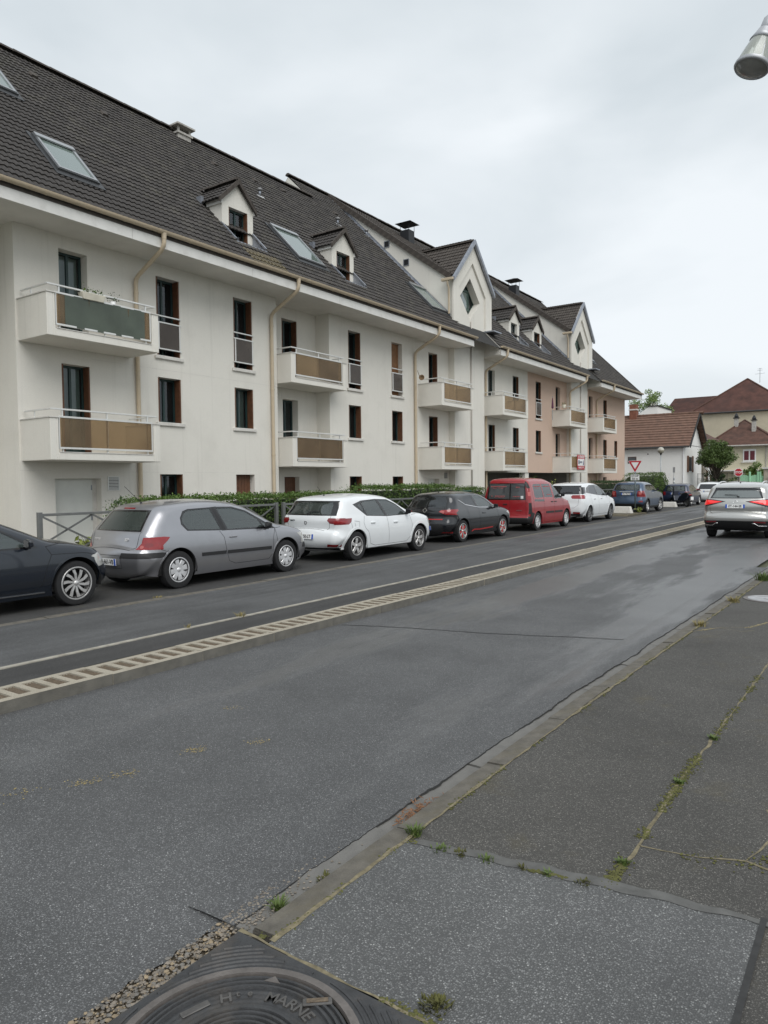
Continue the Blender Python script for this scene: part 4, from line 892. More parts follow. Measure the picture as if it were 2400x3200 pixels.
# lead flashing where the steep roof meets the wings, valley at the lower edge
for wi, (a, c) in enumerate(WG):
    yc = 31.5 if a < 40 else 46.25
    for y_ in (a, c):
        b = MB(); b.add([(x_, y_, z_) for x_, z_ in ((-22.85, 15.54), (-15.85, 10.60), (-15.85, 8.72), (-22.85, 8.72))], [(0, 1, 2, 3) if y_ == c else (3, 2, 1, 0)])
        if y_ == a: wing = b.build('wing', m_stucco, apt)
        else: b.build('side_wall', m_stucco, wing)
    tilejoin('roof_tiles', [M_ for M_ in wt if a-.2 < M_[1][3] < c+.2], m_tile2, wing, 'stuff')
    b = MB(); b.quad((-15.88, a-.1, 10.66), (-15.88, c+.1, 10.66), (-22.85, c+.1, 15.58), (-22.85, a-.1, 15.58)); b.build('underlay', m_roofbase, wing)
    verge((-15.86, a-.06, 10.66), (-22.75, a-.06, 15.62), (0, -1, 0), wing)
    ridge((-15.7, yc, 12.52), (-18.4, yc, 12.52), wing)
    fl = MB()
    for k in range(22):
        x = -15.95-k*.3; w = .1+.05*tr_.random(); fl.add([(x, a-w, RZ(x)+.025), (x-.3, a-w-.03, RZ(x)+.325), (x-.3, a+.005, RZ(x)+.345), (x, a+.005, RZ(x)+.045)], [(0, 3, 2, 1)]); fl.quad((x, a-.006, RZ(x)+.03), (x-.3, a-.006, RZ(x)+.33), (x-.3, a-.006, RZ(x)+.45), (x, a-.006, RZ(x)+.15))
    fl.build('flashing', m_zinc, wing)
    # square vents in the side wall
    for (x, z) in ((-19.33, 12.63), (-18.26, 11.62)) if wi == 0 else ():
        b = MB()
        for (a0, a1, c0, c1) in cells(x-.15, x+.15, z-.15, z+.15, [(x-.12, x+.12, z-.12, z+.12)]): b.box(a0, a1, a-.03, a, c0, c1)
        q = b.build('wall_vent', m_zinc, wing)
        b = MB(); b.box(x-.12, x+.12, a-.012, a-.004, z-.12, z+.12); b.build('vent_mesh', m_blkmetal, q)
    # tower front
    Y0, Y1 = yc-1.65, yc+1.3
    outer = [(Y0, 0), (Y1, 0), (Y1, 8.72), (yc+1.95, 8.72), (yc+1.95, 10.5), (yc, 12.45), (yc-1.85, 10.6), (yc-1.85, 8.72), (Y0, 8.72)]
    dm = [(yc-.12, 10.87), (yc-1.07, 9.92), (yc-.12, 9.0), (yc+.85, 9.92)]
    b = MB(); dx_ = dm[0][0]
    LP = [(Y0, 0), (dx_, 0), dm[2], dm[1], dm[0], (dx_, 12.33), (yc-1.85, 10.6), (yc-1.85, 8.72), (Y0, 8.72)]; RP = [(dx_, 0), (Y1, 0), (Y1, 8.72), (yc+1.95, 8.72), (yc+1.95, 10.5), (yc, 12.45), (dx_, 12.33), dm[0], dm[3], dm[2]]
    for P_ in (LP, RP): b.add([(XT, p[0], p[1]) for p in P_], [tuple(range(len(P_)))])
    tw = b.build('tower', m_stucco, apt)
    b = MB()
    b.prism([(yc+1.32, 8.72), (yc+1.95, 8.72), (yc+1.95, 10.5), (yc, 12.45), (yc, 11.55), (yc+1.32, 10.25)], 'x', XT+.002, -15.765); b.prism([(yc-1.32, 8.72), (yc-1.85, 8.72), (yc-1.85, 10.6), (yc, 12.45), (yc, 11.55), (yc-1.32, 10.25)], 'x', XT+.002, -15.765)
    b.build('gable_frame', m_stucco, tw, fix=True)
    b = MB()
    for i in range(4):
        p, q = dm[i], dm[(i+1) % 4]; b.quad((XT, p[0], p[1]), (XT-.42, p[0], p[1]), (XT-.42, q[0], q[1]), (XT, q[0], q[1]))
    b.build('diamond_reveal', m_stucco, tw)
    b = MB(); b.add([(XT-.36, p[0], p[1]) for p in dm], [(0, 1, 2, 3)]); b.build('pane', g_win, tw)
    b = MB(); b.add([(XT-.75, yc-1.2, 8.9), (XT-.75, yc+1, 8.9), (XT-.75, yc+1, 11), (XT-.75, yc-1.2, 11)], [(0, 1, 2, 3)]); b.build('room', m_room, tw)
    gf = mat('green_frame', (.05, .085, .07), .5, var=.1)
    b = MB()
    for i in range(4):
        p, q = dm[i], dm[(i+1) % 4]; b.bar((XT-.35, p[0], p[1]), (XT-.35, q[0], q[1]), .05, .07, up=(1, 0, 0))
    for (a0, a1, c0, c1) in cells(yc-.52, yc+.28, 9.5, 10.42, [(yc-.43, yc+.19, 9.59, 10.33)]): b.box(XT-.36, XT-.29, a0, a1, c0, c1)
    b.build('window_frame', gf, tw, fix=True)
    b = MB(); b.quad((XT-.32, yc-.43, 9.59), (XT-.32, yc+.19, 9.59), (XT-.32, yc+.19, 10.33), (XT-.32, yc-.43, 10.33)); b.build('pane', g_sky, tw)
    b = MB()
    for s_ in (-1, 1):
        p, q = (-15.69, yc+s_*2.0, 10.46), (-15.69, yc, 12.54)
        b.prism([(yc+s_*2.02, 10.36), (yc+s_*2.02, 10.54), (yc, 12.58), (yc, 12.38)], 'x', -15.72, -15.60)
    b.build('zinc_verge', m_zinc, tw, fix=True)
    b = MB(); b.quad((-15.85, yc-2.0, 10.46), (-15.7, yc-2.0, 10.46), (-15.7, yc, 12.44), (-18.4, yc, 12.44)); b.quad((-15.7, yc+2.0, 10.46), (-15.85, yc+2.0, 10.46), (-18.4, yc, 12.44), (-15.7, yc, 12.44)); b.build('underlay', m_roofbase, tw)
    b = MB(); b.box(-16.25, -15.66, yc-2.12, yc-1.97, 10.38, 10.50); b.build('small_gutter', m_pvc, tw, bevel=.02)
    b = MB(); b.tube([(-15.95, yc-2.05, 10.4), (-15.95, yc-2.05, 10.25), (-15.95, yc-1.94, 10.1), (-15.95, yc-1.94, 9.0)], .045, 10); b.build('small_downpipe', m_pvc, tw, ang=50)
    b = MB(); b.box(-15.9, -15.3, c-.7, c+.12, 8.66, 8.72); b.build('lead_apron', m_zinc, tw)

# skylights
def skylight(y0, y1, x0, x1, op=.0):
    """on the 45 degree roof; x0 upper edge, x1 lower edge"""
    up = Vector((-S2, 0, S2)); nz = Vector((S2, 0, S2)); o = Vector((x1, y0, RZ(x1))); w = y1-y0; l = (x1-x0)/S2
    M_ = Matrix(((0, up.x, nz.x, o.x), (1, up.y, nz.y, o.y), (0, up.z, nz.z, o.z), (0, 0, 0, 1)))
    b = MB()
    for (a0, a1, c0, c1) in cells(0, w, 0, l, [(.09, w-.09, .09, l-.09)]): b.box(a0, a1, c0, c1, -.06, .085)
    me = b.mesh(); me.transform(M_); f_ = newobj('skylight', me, mat('skylight_metal', (.12, .125, .13), .4, .6, var=.1), apt)
    b = MB(); b.box(.05, w-.05, .05, l-.05, .06, .07); me = b.mesh(); me.transform(M_); newobj('pane', me, g_sky, f_)
    b = MB()
    for (a0, a1, c0, c1) in cells(.045, w-.045, .045, l-.045, [(.11, w-.11, .11, l-.11)]): b.box(a0, a1, c0, c1, .071, .10)
    b.box(.03, w-.03, l-.16, l-.0, .09, .125)
    me = b.mesh(); me.transform(M_); newobj('sash', me, mat('skylight_sash', (.36, .37, .38), .35, .6, var=.1), f_)
    b = MB(); b.box(-.1, w+.1, -.2, .02, .02, .04); b.box(-.1, .0, 0, l+.1, .0, .04); b.box(w, w+.1, 0, l+.1, .0, .04); me = b.mesh(); me.transform(M_); newobj('flashing', me, mat('dark_flashing', (.05, .052, .055), .5, .4, var=.2), f_)
    b = MB(); b.box(.0, w, .0, l, -.08, -.07); me = b.mesh(); me.transform(M_); newobj('sky_tone_sheet', me, mat('skylight_sky_tone', (.62, .74, .68), .8, var=.08), f_)  # pale mint sheet behind the pane, coloured to imitate reflected sky
for h in HOLES: skylight(*h)
# dormers
XD = -16.47
for di, (y0, y1, yc) in enumerate(DORM):
    ze, zp = 10.15, 10.74; wy0, wy1, wz0, wz1 = y0+.28, y1-.24, 8.93, 9.98
    b = MB(); hole = [(wy0, wy1, wz0, wz1)]
    for (a0, a1, c0, c1) in cells(y0, y1, 8.75, ze, hole): b.quad((XD, a0, c0), (XD, a1, c0), (XD, a1, c1), (XD, a0, c1))
    b.add([(XD, y0, ze), (XD, y1, ze), (XD, yc, zp)], [(0, 1, 2)])
    for (p, q) in (((wy0, wz0), (wy0, wz1)), ((wy1, wz1), (wy1, wz0)), ((wy0, wz1), (wy1, wz1)), ((wy1, wz0), (wy0, wz0))): b.quad((XD, p[0], p[1]), (XD, q[0], q[1]), (XD-.2, q[0], q[1]), (XD-.2, p[0], p[1]))
    for y in (y0, y1):
        b.quad((XD, y, 9.3), (XD, y, ze), (-6.91-ze*1.0195, y, ze), (XD-.06, y, 9.38))
    dm_ = b.build('dormer', m_stucco, apt)
    for ya_, yb2 in ((y0-.05, y0), (y1, y1+.05)): b = MB(); b.box(XD-.62, XD+.04, ya_, yb2, ze-.16, ze-.02); b.build('eaves_board', m_fascia, dm_)
    # inset side upstands and sill
    for y in (y0, y1-.03):
        b = MB(); b.prism([(XD, 8.78), (-15.91, 8.78), (XD, 9.40)], 'y', y, y+.03); b.build('upstand', m_zinc if y > y0 else m_stucco, dm_)
        b = MB(); b.bar((XD-.05, y+.015, 9.46), (-15.90, y+.015, 8.86), .06, .05); b.build('upstand_cap', m_zinc, dm_)
    b = MB(); b.box(XD-.02, -15.86, y0, y1, 8.74, 8.80); b.build('sill', m_zinc, dm_)
    b = MB()
    for (a0, a1, c0, c1) in cells(wy0, wy1, wz0, wz1, [(wy0+.06, (wy0+wy1)/2-.03, wz0+.06, wz1-.06), ((wy0+wy1)/2+.03, wy1-.06, wz0+.06, wz1-.06)]): b.box(XD-.2, XD-.15, a0, a1, c0, c1)
    b.build('window_frame', m_green, dm_)
    b = MB(); b.quad((XD-.18, wy0, wz0), (XD-.18, wy1, wz0), (XD-.18, wy1, wz1), (XD-.18, wy0, wz1)); b.build('pane', g_win, dm_)
    b = MB(); b.box(XD-1.0, XD-.9, y0+.05, y1-.05, 8.8, 10.1); b.build('room', m_room, dm_)
    if di < 2 or di == 3:
        for ya, yb in ((wy0+.003, wy0+.03), (wy1-.033, wy1-.003)):
            b = MB(); b.box(XD-.15, XD-.005, ya, yb, wz0+.01, wz1-.01); b.build('shutter', m_wood, dm_)
    if di < 2:
        b = MB(); curtain_mesh(b, XD-.26, wy0+.04, wy0+.24, wz0+.03, wz1-.03); b.build('curtain', m_curtain, dm_, smooth=True)
    dt = []; hw_ = (y1-y0)/2+.12; sl = (zp-ze)/((y1-y0)/2); zb_ = zp+.06-sl*hw_
    nl = int(hw_*math.hypot(1, sl)/TE)+1
    field((-18.0+.06, yc-hw_, zb_), (1, 0, 0), (0, 1, sl), 5, nl, lambda q: q.y < yc and q.x < XD+.16, dt)
    field((XD+.14, yc+hw_, zb_), (-1, 0, 0), (0, -1, sl), 5, nl, lambda q: q.y > yc and q.x < XD+.16, dt)
    for M_ in dt:
        o = bpy.data.objects.new('tile', tme); COL.objects.link(o); o.parent = dm_; o.matrix_local = M_
    b = MB(); b.add([(-18, yc-hw_, zb_-.02), (XD+.1, yc-hw_, zb_-.02), (XD+.1, yc, zp+.04), (-18, yc, zp+.04), (XD+.1, yc+hw_, zb_-.02), (-18, yc+hw_, zb_-.02)], [(0, 1, 2, 3), (3, 2, 4, 5)]); b.build('underlay', m_roofbase, dm_)
    ridge((XD+.1, yc, zp+.10), (-17.75, yc, zp+.10), dm_)
    for s_ in (-1, 1):
        for k in range(3):
            u0, u1 = k/3, (k+1)/3; ya, yb = yc+s_*hw_*(1-u0), yc+s_*hw_*(1-u1); za, zb2 = zb_+(zp+.08-zb_)*u0, zb_+(zp+.08-zb_)*u1
            b = MB(); b.prism([(ya, za-.12), (ya, za+.03), (yb, zb2+.03), (yb, zb2-.12)], 'x', XD+.06+.008*k, XD+.13+.008*k); b.build('verge_tile', m_tile2, dm_, fix=True)
    b = MB(); b.box(-17.35, -17.15, y0-.22, y0-.1, 10.08, 10.3); b.build('flashing', m_zinc, dm_)
    if di == 0:
        ml = []
        field((-15.05, y0+.0, RZ(-15.05)), (0, 1, 0), (-1, 0, .981), 5, 3, lambda q: q.x > -15.86, ml)
        tilejoin('mossy_tiles', [Matrix.Translation((.006, 0, .006)) @ M_ for M_ in ml], m_lichen, rf, 'stuff')
# chimneys
ch = MB(); ch.box(-21.85, -21.25, 19.0, 19.6, 13.9, 14.30); c1_ = ch.build('chimney', m_conccap, apt, bevel=.015)
for (x, y) in ((-21.81, 19.04), (-21.29, 19.04), (-21.29, 19.56), (-21.81, 19.56)):
    b = MB(); b.box(x-.035, x+.035, y-.035, y+.035, 14.30, 14.50); b.build('cap_post', m_conccap, c1_)
b = MB(); b.box(-21.97, -21.13, 18.88, 19.72, 14.50, 14.57); b.build('cap_slab', m_conccap, c1_, bevel=.01)
b = MB(); b.box(-21.9, -21.2, 18.95, 19.65, 14.24, 14.31); b.build('collar', m_conccap, c1_)
for (x, y) in ((-20.3, 33.05), (-20.05, 45.6)):
    zr = WZ(x); w = .27
    b = MB(); b.box(x-w, x+w, y-w, y+w, zr-.35, zr+.48); o = b.build('chimney', m_blkmetal, apt, bevel=.02)
    for sx in (-1, 1):
        for sy in (-1, 1):
            b = MB(); b.tube([(x+sx*w*.95, y+sy*w*.95, zr+.45), (x+sx*w*.95, y+sy*w*.95, zr+.85)], .013, 6); b.build('cap_post', m_blkmetal, o)
    b = MB(); h = .47; b.add([(x-h, y-h, zr+.80), (x+h, y-h, zr+.80), (x+h, y+h, zr+.80), (x-h, y+h, zr+.80), (x, y, zr+.98)], [(0, 3, 2, 1), (0, 1, 4), (1, 2, 4), (2, 3, 4), (3, 0, 4)]); b.build('cap', m_blkmetal, o)
# small roof vents
for (x, y) in ((-19.46, 21.32), (-20.11, 26.95), (-20.3, 29.4)):
    z = RZ(x); b = MB(); b.tube([(x, y, z), (x+.02, y, z+.2)], .05, 8); o = b.build('roof_vent', m_zinc, apt, smooth=True)
    b = MB(); b.lathe([(.001, .1), (.07, .085), (.1, .03), (.1, .0), (.06, -.02)], (x+.02, y, z+.2), n=12); b.build('vent_cap', mat('vent_grey', (.2, .2, .2), .5, .3), o, smooth=True)
    b = MB(); up = Vector((-S2, 0, S2)); c0 = Vector((x+.1, y, z-.1+.035)); b.add([c0+Vector((0, -.2, 0)), c0+Vector((0, .2, 0)), c0+Vector((0, .2, 0))+up*.12, c0+Vector((0, -.2, 0))+up*.12], [(0, 1, 2, 3)]); b.build('vent_apron', mat('bright_zinc', (.6, .6, .6), .4, .5), o)
for (x, y) in ((-20.6, 13.1), (-20.3, 19.9), (-20.2, 15.2), (-20.8, 24.2), (-21.0, 28.0), (-20.5, 22.2)):
    z = RZ(x); b = MB(); b.prism([(-.13, 0), (.13, 0), (.08, .07), (-.08, .07)], 'y', 0, .2); me = b.mesh(fix=True)
    up = Vector((-S2, 0, S2)); nz = Vector((S2, 0, S2)); me.transform(Matrix(((0, up.x, nz.x, x), (1, up.y, nz.y, y), (0, up.z, nz.z, z), (0, 0, 0, 1)))); newobj('vent_tile', me, m_tile2, apt)
# ================================================================== vehicles
import numpy as np
def paint(name, col, metal=.0, rough=.32, dirt=.12):
    m = mat(name, col, rough, metal, var=.03, scale=2, spec=.5, coat=.8, dirt=tuple(c*.55+.03 for c in col), dscale=2.2, damt=dirt, back=(.03, .03, .032))
    return m
m_rubber = mat('tyre_rubber', (.014, .014, .015), .85, var=.2, scale=20, bump=.2, bscale=60)
m_alloy = mat('alloy', (.58, .57, .56), .38, .65, var=.08, scale=8)
m_alloydark = mat('dark_alloy', (.2, .2, .2), .4, .6, var=.1, scale=8)
m_steelw = mat('steel_wheel', (.66, .66, .67), .4, .5, var=.1, scale=8)
m_redrim = mat('red_rim', (.5, .03, .03), .4, .1, var=.05)
m_black = mat('black_plastic', (.018, .018, .019), .55, var=.15, scale=20)
m_gloss = mat('gloss_black', (.008, .008, .009), .12, var=0, coat=.6)
m_seat = mat('seat_fabric', (.07, .072, .075), .9, var=.2, scale=10)
m_under = mat('underbody', (.008, .008, .008), .9, var=.1)
m_chrome = mat('chrome', (.75, .75, .76), .12, 1.0, var=0)
m_platew = mat('plate_white', (.8, .8, .79), .4, var=.02)
m_plateb = mat('plate_blue', (.02, .1, .5), .4, var=0)
m_ink = mat('plate_ink', (.01, .01, .012), .5, var=0)
m_seam = mat('panel_gap', (.008, .008, .009), .8, var=0)
def lens(name, col, emit=0):
    m = mat(name, col, .12, 0, var=.1, scale=18, coat=1.0)
    if emit:
        b_ = m.node_tree.nodes['Principled BSDF']; b_.inputs['Emission Color'].default_value = (*col, 1); b_.inputs['Emission Strength'].default_value = emit
    return m
m_tail = lens('red_lens', (.26, .006, .009)); m_taillit = lens('lit_red_lens', (.6, .008, .008), .55); m_clear = lens('clear_lens', (.42, .42, .4)); m_taildark = lens('dark_red_lens', (.2, .008, .012)); m_amber = lens('pale_red_lens', (.45, .10, .09))
g_car = glassmat('car_glass', (.10, .125, .115), .66, .02, (.85, .93, .9), 1.9); g_dark = glassmat('privacy_glass', (.014, .017, .018), .35, .02, (.32, .36, .36), 1.8)  # car_glass: grey-green diffuse colour is a painted haze of reflection

g_van = glassmat('van_glass', (.085, .09, .095), .22, .03, (.4, .42, .42), 1.6); g_suv = glassmat('suv_rear_glass', (.2, .225, .22), .35, .02, (.8, .86, .84), 1.9)  # suv_rear_glass: pale diffuse colour painted in for the reflected sky
def crom(P, step=.03):
    """Catmull-Rom through control rows (any dimension), resampled by arc length of the first two columns"""
    P = np.array(P, float); Q = np.vstack([2*P[0]-P[1], P, 2*P[-1]-P[-2]]); out_ = []
    for i in range(1, len(Q)-2):
        p0, p1, p2, p3 = Q[i-1], Q[i], Q[i+1], Q[i+2]
        d = lambda a, b: max(1e-4, np.hypot(*(a[:2]-b[:2]))**.5)
        t0 = 0; t1 = t0+d(p0, p1); t2 = t1+d(p1, p2); t3 = t2+d(p2, p3)
        for t in np.linspace(t1, t2, 14, endpoint=False):
            A1 = (t1-t)/(t1-t0)*p0+(t-t0)/(t1-t0)*p1; A2 = (t2-t)/(t2-t1)*p1+(t-t1)/(t2-t1)*p2; A3 = (t3-t)/(t3-t2)*p2+(t-t2)/(t3-t2)*p3
            B1 = (t2-t)/(t2-t0)*A1+(t-t0)/(t2-t0)*A2; B2 = (t3-t)/(t3-t1)*A2+(t-t1)/(t3-t1)*A3
            out_.append((t2-t)/(t2-t1)*B1+(t-t1)/(t2-t1)*B2)
    out_.append(P[-1]); D = np.array(out_)
    L_ = np.concatenate([[0], np.cumsum(np.hypot(np.diff(D[:, 0]), np.diff(D[:, 1])))]); n = max(20, int(L_[-1]/step))
    u = np.linspace(0, L_[-1], n); return np.stack([np.interp(u, L_, D[:, k]) for k in range(D.shape[1])], 1)
class Body:
    def __init__(s, top, w, sec, zb=.2, L=4.2):
        rows = []; last = [.2, .12, .04]
        for q in top:
            last = list(q[2:])+last[len(q)-2:] if len(q) > 2 else last
            rows.append([q[0], q[1]]+last)
        s.T = crom(rows); s.w = w; s.L = L; s.zb = zb
        S = np.array(sec, float); zz = np.linspace(S[0, 0], S[-1, 0], 120); C_ = crom(sec, .01); o_ = np.argsort(C_[:, 0]); s.sz = C_[o_, 0]; s.si = C_[o_, 1]
        s.N = len(s.T)
    def hw(s, S, Z):
        S = np.asarray(S, float); Z = np.asarray(Z, float); sh = S.shape; S = S.ravel(); Z = Z.ravel()
        A = s.T[:-1, :2]; Bv = s.T[1:, :2]-A; l2 = (Bv**2).sum(1)
        x = np.empty(len(S))
        for k in range(0, len(S), 2000):
            P = np.stack([S[k:k+2000], Z[k:k+2000]], 1)
            t = np.clip(((P[:, None]-A[None])*Bv[None]).sum(2)/l2, 0, 1); D = np.hypot(*np.moveaxis(P[:, None]-A[None]-t[..., None]*Bv[None], 2, 0))
            d = D.min(1); wt_ = np.exp(-(D-d[:, None])/.07); wt_ /= wt_.sum(1)[:, None]; r = wt_ @ s.T[:-1, 2]; a = wt_ @ s.T[:-1, 3]
            q = np.clip(1-d/r, 0, 1); w = s.w-np.interp(Z[k:k+2000], s.sz, s.si)
            x[k:k+2000] = w-a*(1-np.sqrt(1-q*q))
        return x.reshape(sh)
    def bmesh(s):
        T = s.T; N_ = s.N; n = 26; K = 14
        bs = []; last = T[0, 0]-1e-4; end = T[-1, 0]
        for i in range(N_):
            v = min(max(last+1e-4, T[i, 0]), end-1e-4*(N_-1-i)); v = max(v, last+1e-5); bs.append(v); last = v
        bs = np.array(bs); e0, e1 = T[0], T[-1]
        bz = np.full(N_, s.zb); bz = np.minimum(bz+0*bs, np.minimum(T[0, 1], T[-1, 1]))
        rr = np.clip((bs-T[0, 0])/.5, 0, 1); bz = T[0, 1]+(s.zb-T[0, 1])*rr; rf = np.clip((T[-1, 0]-bs)/.5, 0, 1); bz = np.where(bs > s.L/2, T[-1, 1]+(s.zb-T[-1, 1])*rf, bz)
        v = np.linspace(0, 1, n+1)[None]; S = bs[:, None]+(T[:, 0]-bs)[:, None]*v; Z = bz[:, None]+(T[:, 1]-bz)[:, None]*v
        X_ = s.hw(S, Z); s.xb = X_[:, -1]; s.B = np.stack([X_[:, 0], bs, bz], 1)
        tg = np.gradient(T[:, :2], axis=0); tg /= np.linalg.norm(tg, axis=1)[:, None]; s.nr = np.stack([-tg[:, 1], tg[:, 0]], 1)
        bm = bmesh.new(); R_ = [[bm.verts.new((X_[i, j], S[i, j], Z[i, j])) for j in range(n+1)] for i in range(N_)]; Lf = [[bm.verts.new((-X_[i, j], S[i, j], Z[i, j])) for j in range(n+1)] for i in range(N_)]
        def F(*q):
            q = list(dict.fromkeys(q))
            if len(q) > 2:
                try: bm.faces.new(q)
                except ValueError: pass
        st = []
        for i in range(N_):
            row = [Lf[i][n]]
            for k in range(1, K):
                t = -1+2*k/K; c = T[i, 4]*(1-t*t); row.append(bm.verts.new((t*s.xb[i], T[i, 0]+s.nr[i, 0]*c, T[i, 1]+s.nr[i, 1]*c)))
            row.append(R_[i][n]); st.append(row)
        for i in range(N_-1):
            for j in range(n): F(R_[i][j], R_[i+1][j], R_[i+1][j+1], R_[i][j+1]); F(Lf[i+1][j], Lf[i][j], Lf[i][j+1], Lf[i+1][j+1])
            for k in range(K): F(st[i][k], st[i][k+1], st[i+1][k+1], st[i+1][k])
        bmesh.ops.remove_doubles(bm, verts=bm.verts, dist=2e-4); bmesh.ops.recalc_face_normals(bm, faces=bm.faces)
        bm.faces.ensure_lookup_table(); sgn = sum(1 if (f.calc_center_median().x*f.normal.x) > 0 else -1 for f in bm.faces if abs(f.normal.x) > .8)
        if sgn < 0: bmesh.ops.reverse_faces(bm, faces=bm.faces)
        for f in bm.faces: f.smooth = True
        s.bm = bm; s.lay = bm.faces.layers.int.new('pid'); return bm
    def end_pt(s, x, z, front=False):
        """point on the rear (or front) surface at lateral x, height z"""
        T = s.T; h = np.argmax(T[:, 1]); idx = range(h, s.N-1) if front else range(h, 0, -1)
        for i in idx:
            a, b_ = (i, i+1) if front else (i, i-1)
            if (T[a, 1]-z)*(T[b_, 1]-z) <= 0 and T[a, 1] != T[b_, 1]:
                u = (z-T[a, 1])/(T[b_, 1]-T[a, 1]); S = T[a, 0]+u*(T[b_, 0]-T[a, 0]); xb = s.xb[a]+u*(s.xb[b_]-s.xb[a]); t = max(-1, min(1, x/xb)); c = T[a, 4]*(1-t*t)
                nn = s.nr[a]; return Vector((x, S+nn[0]*c, z+nn[1]*c)), Vector((0, nn[0], nn[1]))
        return Vector((x, 0, z)), Vector((0, -1, 0))
    def cut(s, view, poly, pid, cond=None):
        bm = s.bm; lay = s.lay; ps = poly; n = len(ps)
        ar = sum(ps[i][0]*ps[(i+1) % n][1]-ps[(i+1) % n][0]*ps[i][1] for i in range(n))
        if ar < 0: ps = ps[::-1]
        lo = (min(p[0] for p in ps)-.02, min(p[1] for p in ps)-.02); hi = (max(p[0] for p in ps)+.02, max(p[1] for p in ps)+.02)
        if view in 'RL':
            sg = 1 if view == 'R' else -1; c2 = lambda v: (v.y, v.z); nrm = lambda a, b_: Vector((0, a, b_)); pt = lambda p: Vector((0, p[0], p[1])); ok = lambda f, c: c.x*sg > .05 and f.normal.x*sg > .3
        elif view in 'BF':
            c2 = lambda v: (v.x, v.z); nrm = lambda a, b_: Vector((a, 0, b_)); pt = lambda p: Vector((p[0], 0, p[1])); sg = -1 if view == 'B' else 1
            ok = lambda f, c: (c.y < s.L*.4 if view == 'B' else c.y > s.L*.5) and f.normal.y*sg > .12
        else:
            c2 = lambda v: (v.x, v.y); nrm = lambda a, b_: Vector((a, b_, 0)); pt = lambda p: Vector((p[0], p[1], 0)); ok = lambda f, c: f.normal.z > .2
        fs = []
        l0, l1, h0, h1 = lo[0]-.16, lo[1]-.16, hi[0]+.16, hi[1]+.16
        for f in bm.faces:
            c0 = c2(f.verts[0].co)
            if c0[0] < l0 or c0[0] > h0 or c0[1] < l1 or c0[1] > h1: continue
            c = f.calc_center_median()
            if not ok(f, c) or (cond and not cond(f[lay])): continue
            q = [c2(v.co) for v in f.verts]
            if max(a[0] for a in q) < lo[0] or min(a[0] for a in q) > hi[0] or max(a[1] for a in q) < lo[1] or min(a[1] for a in q) > hi[1]: continue
            fs.append(f)
        for i in range(n):
            if not fs: return []
            p, q = ps[i], ps[(i+1) % n]; dx, dy = q[0]-p[0], q[1]-p[1]; no = nrm(dy, -dx).normalized(); co = pt(p)
            geom = list({e for f in fs for e in f.edges})+list({v for f in fs for v in f.verts})+fs
            r = bmesh.ops.bisect_plane(bm, geom=geom, dist=1e-5, plane_co=co, plane_no=no)
            fs = [f for f in r['geom'] if isinstance(f, bmesh.types.BMFace) and f.is_valid and (f.calc_center_median()-co).dot(no) < 0]
        for f in fs: f[lay] = pid
        return fs
    def extract(s, pid, name, m, par, off=0.0):
        lay = s.lay; vm = {}; vs = []; ns = []; fs = []
        for f in s.bm.faces:
            if f[lay] != pid: continue
            q = []
            for v in f.verts:
                k = vm.get(v)
                if k is None: k = len(vs); vm[v] = k; vs.append(v.co+v.normal*off); ns.append(v.normal.copy())
                q.append(k)
            fs.append(q)
        if not fs: return None
        me = bpy.data.meshes.new(name); me.from_pydata(vs, [], fs); me.polygons.foreach_set('use_smooth', [True]*len(fs)); me.update()
        if len(me.vertices) == len(ns): me.normals_split_custom_set_from_vertices(ns)
        return newobj(name, me, m, par, True)
def mir(P): return [(-p[0], p[1]) for p in P]
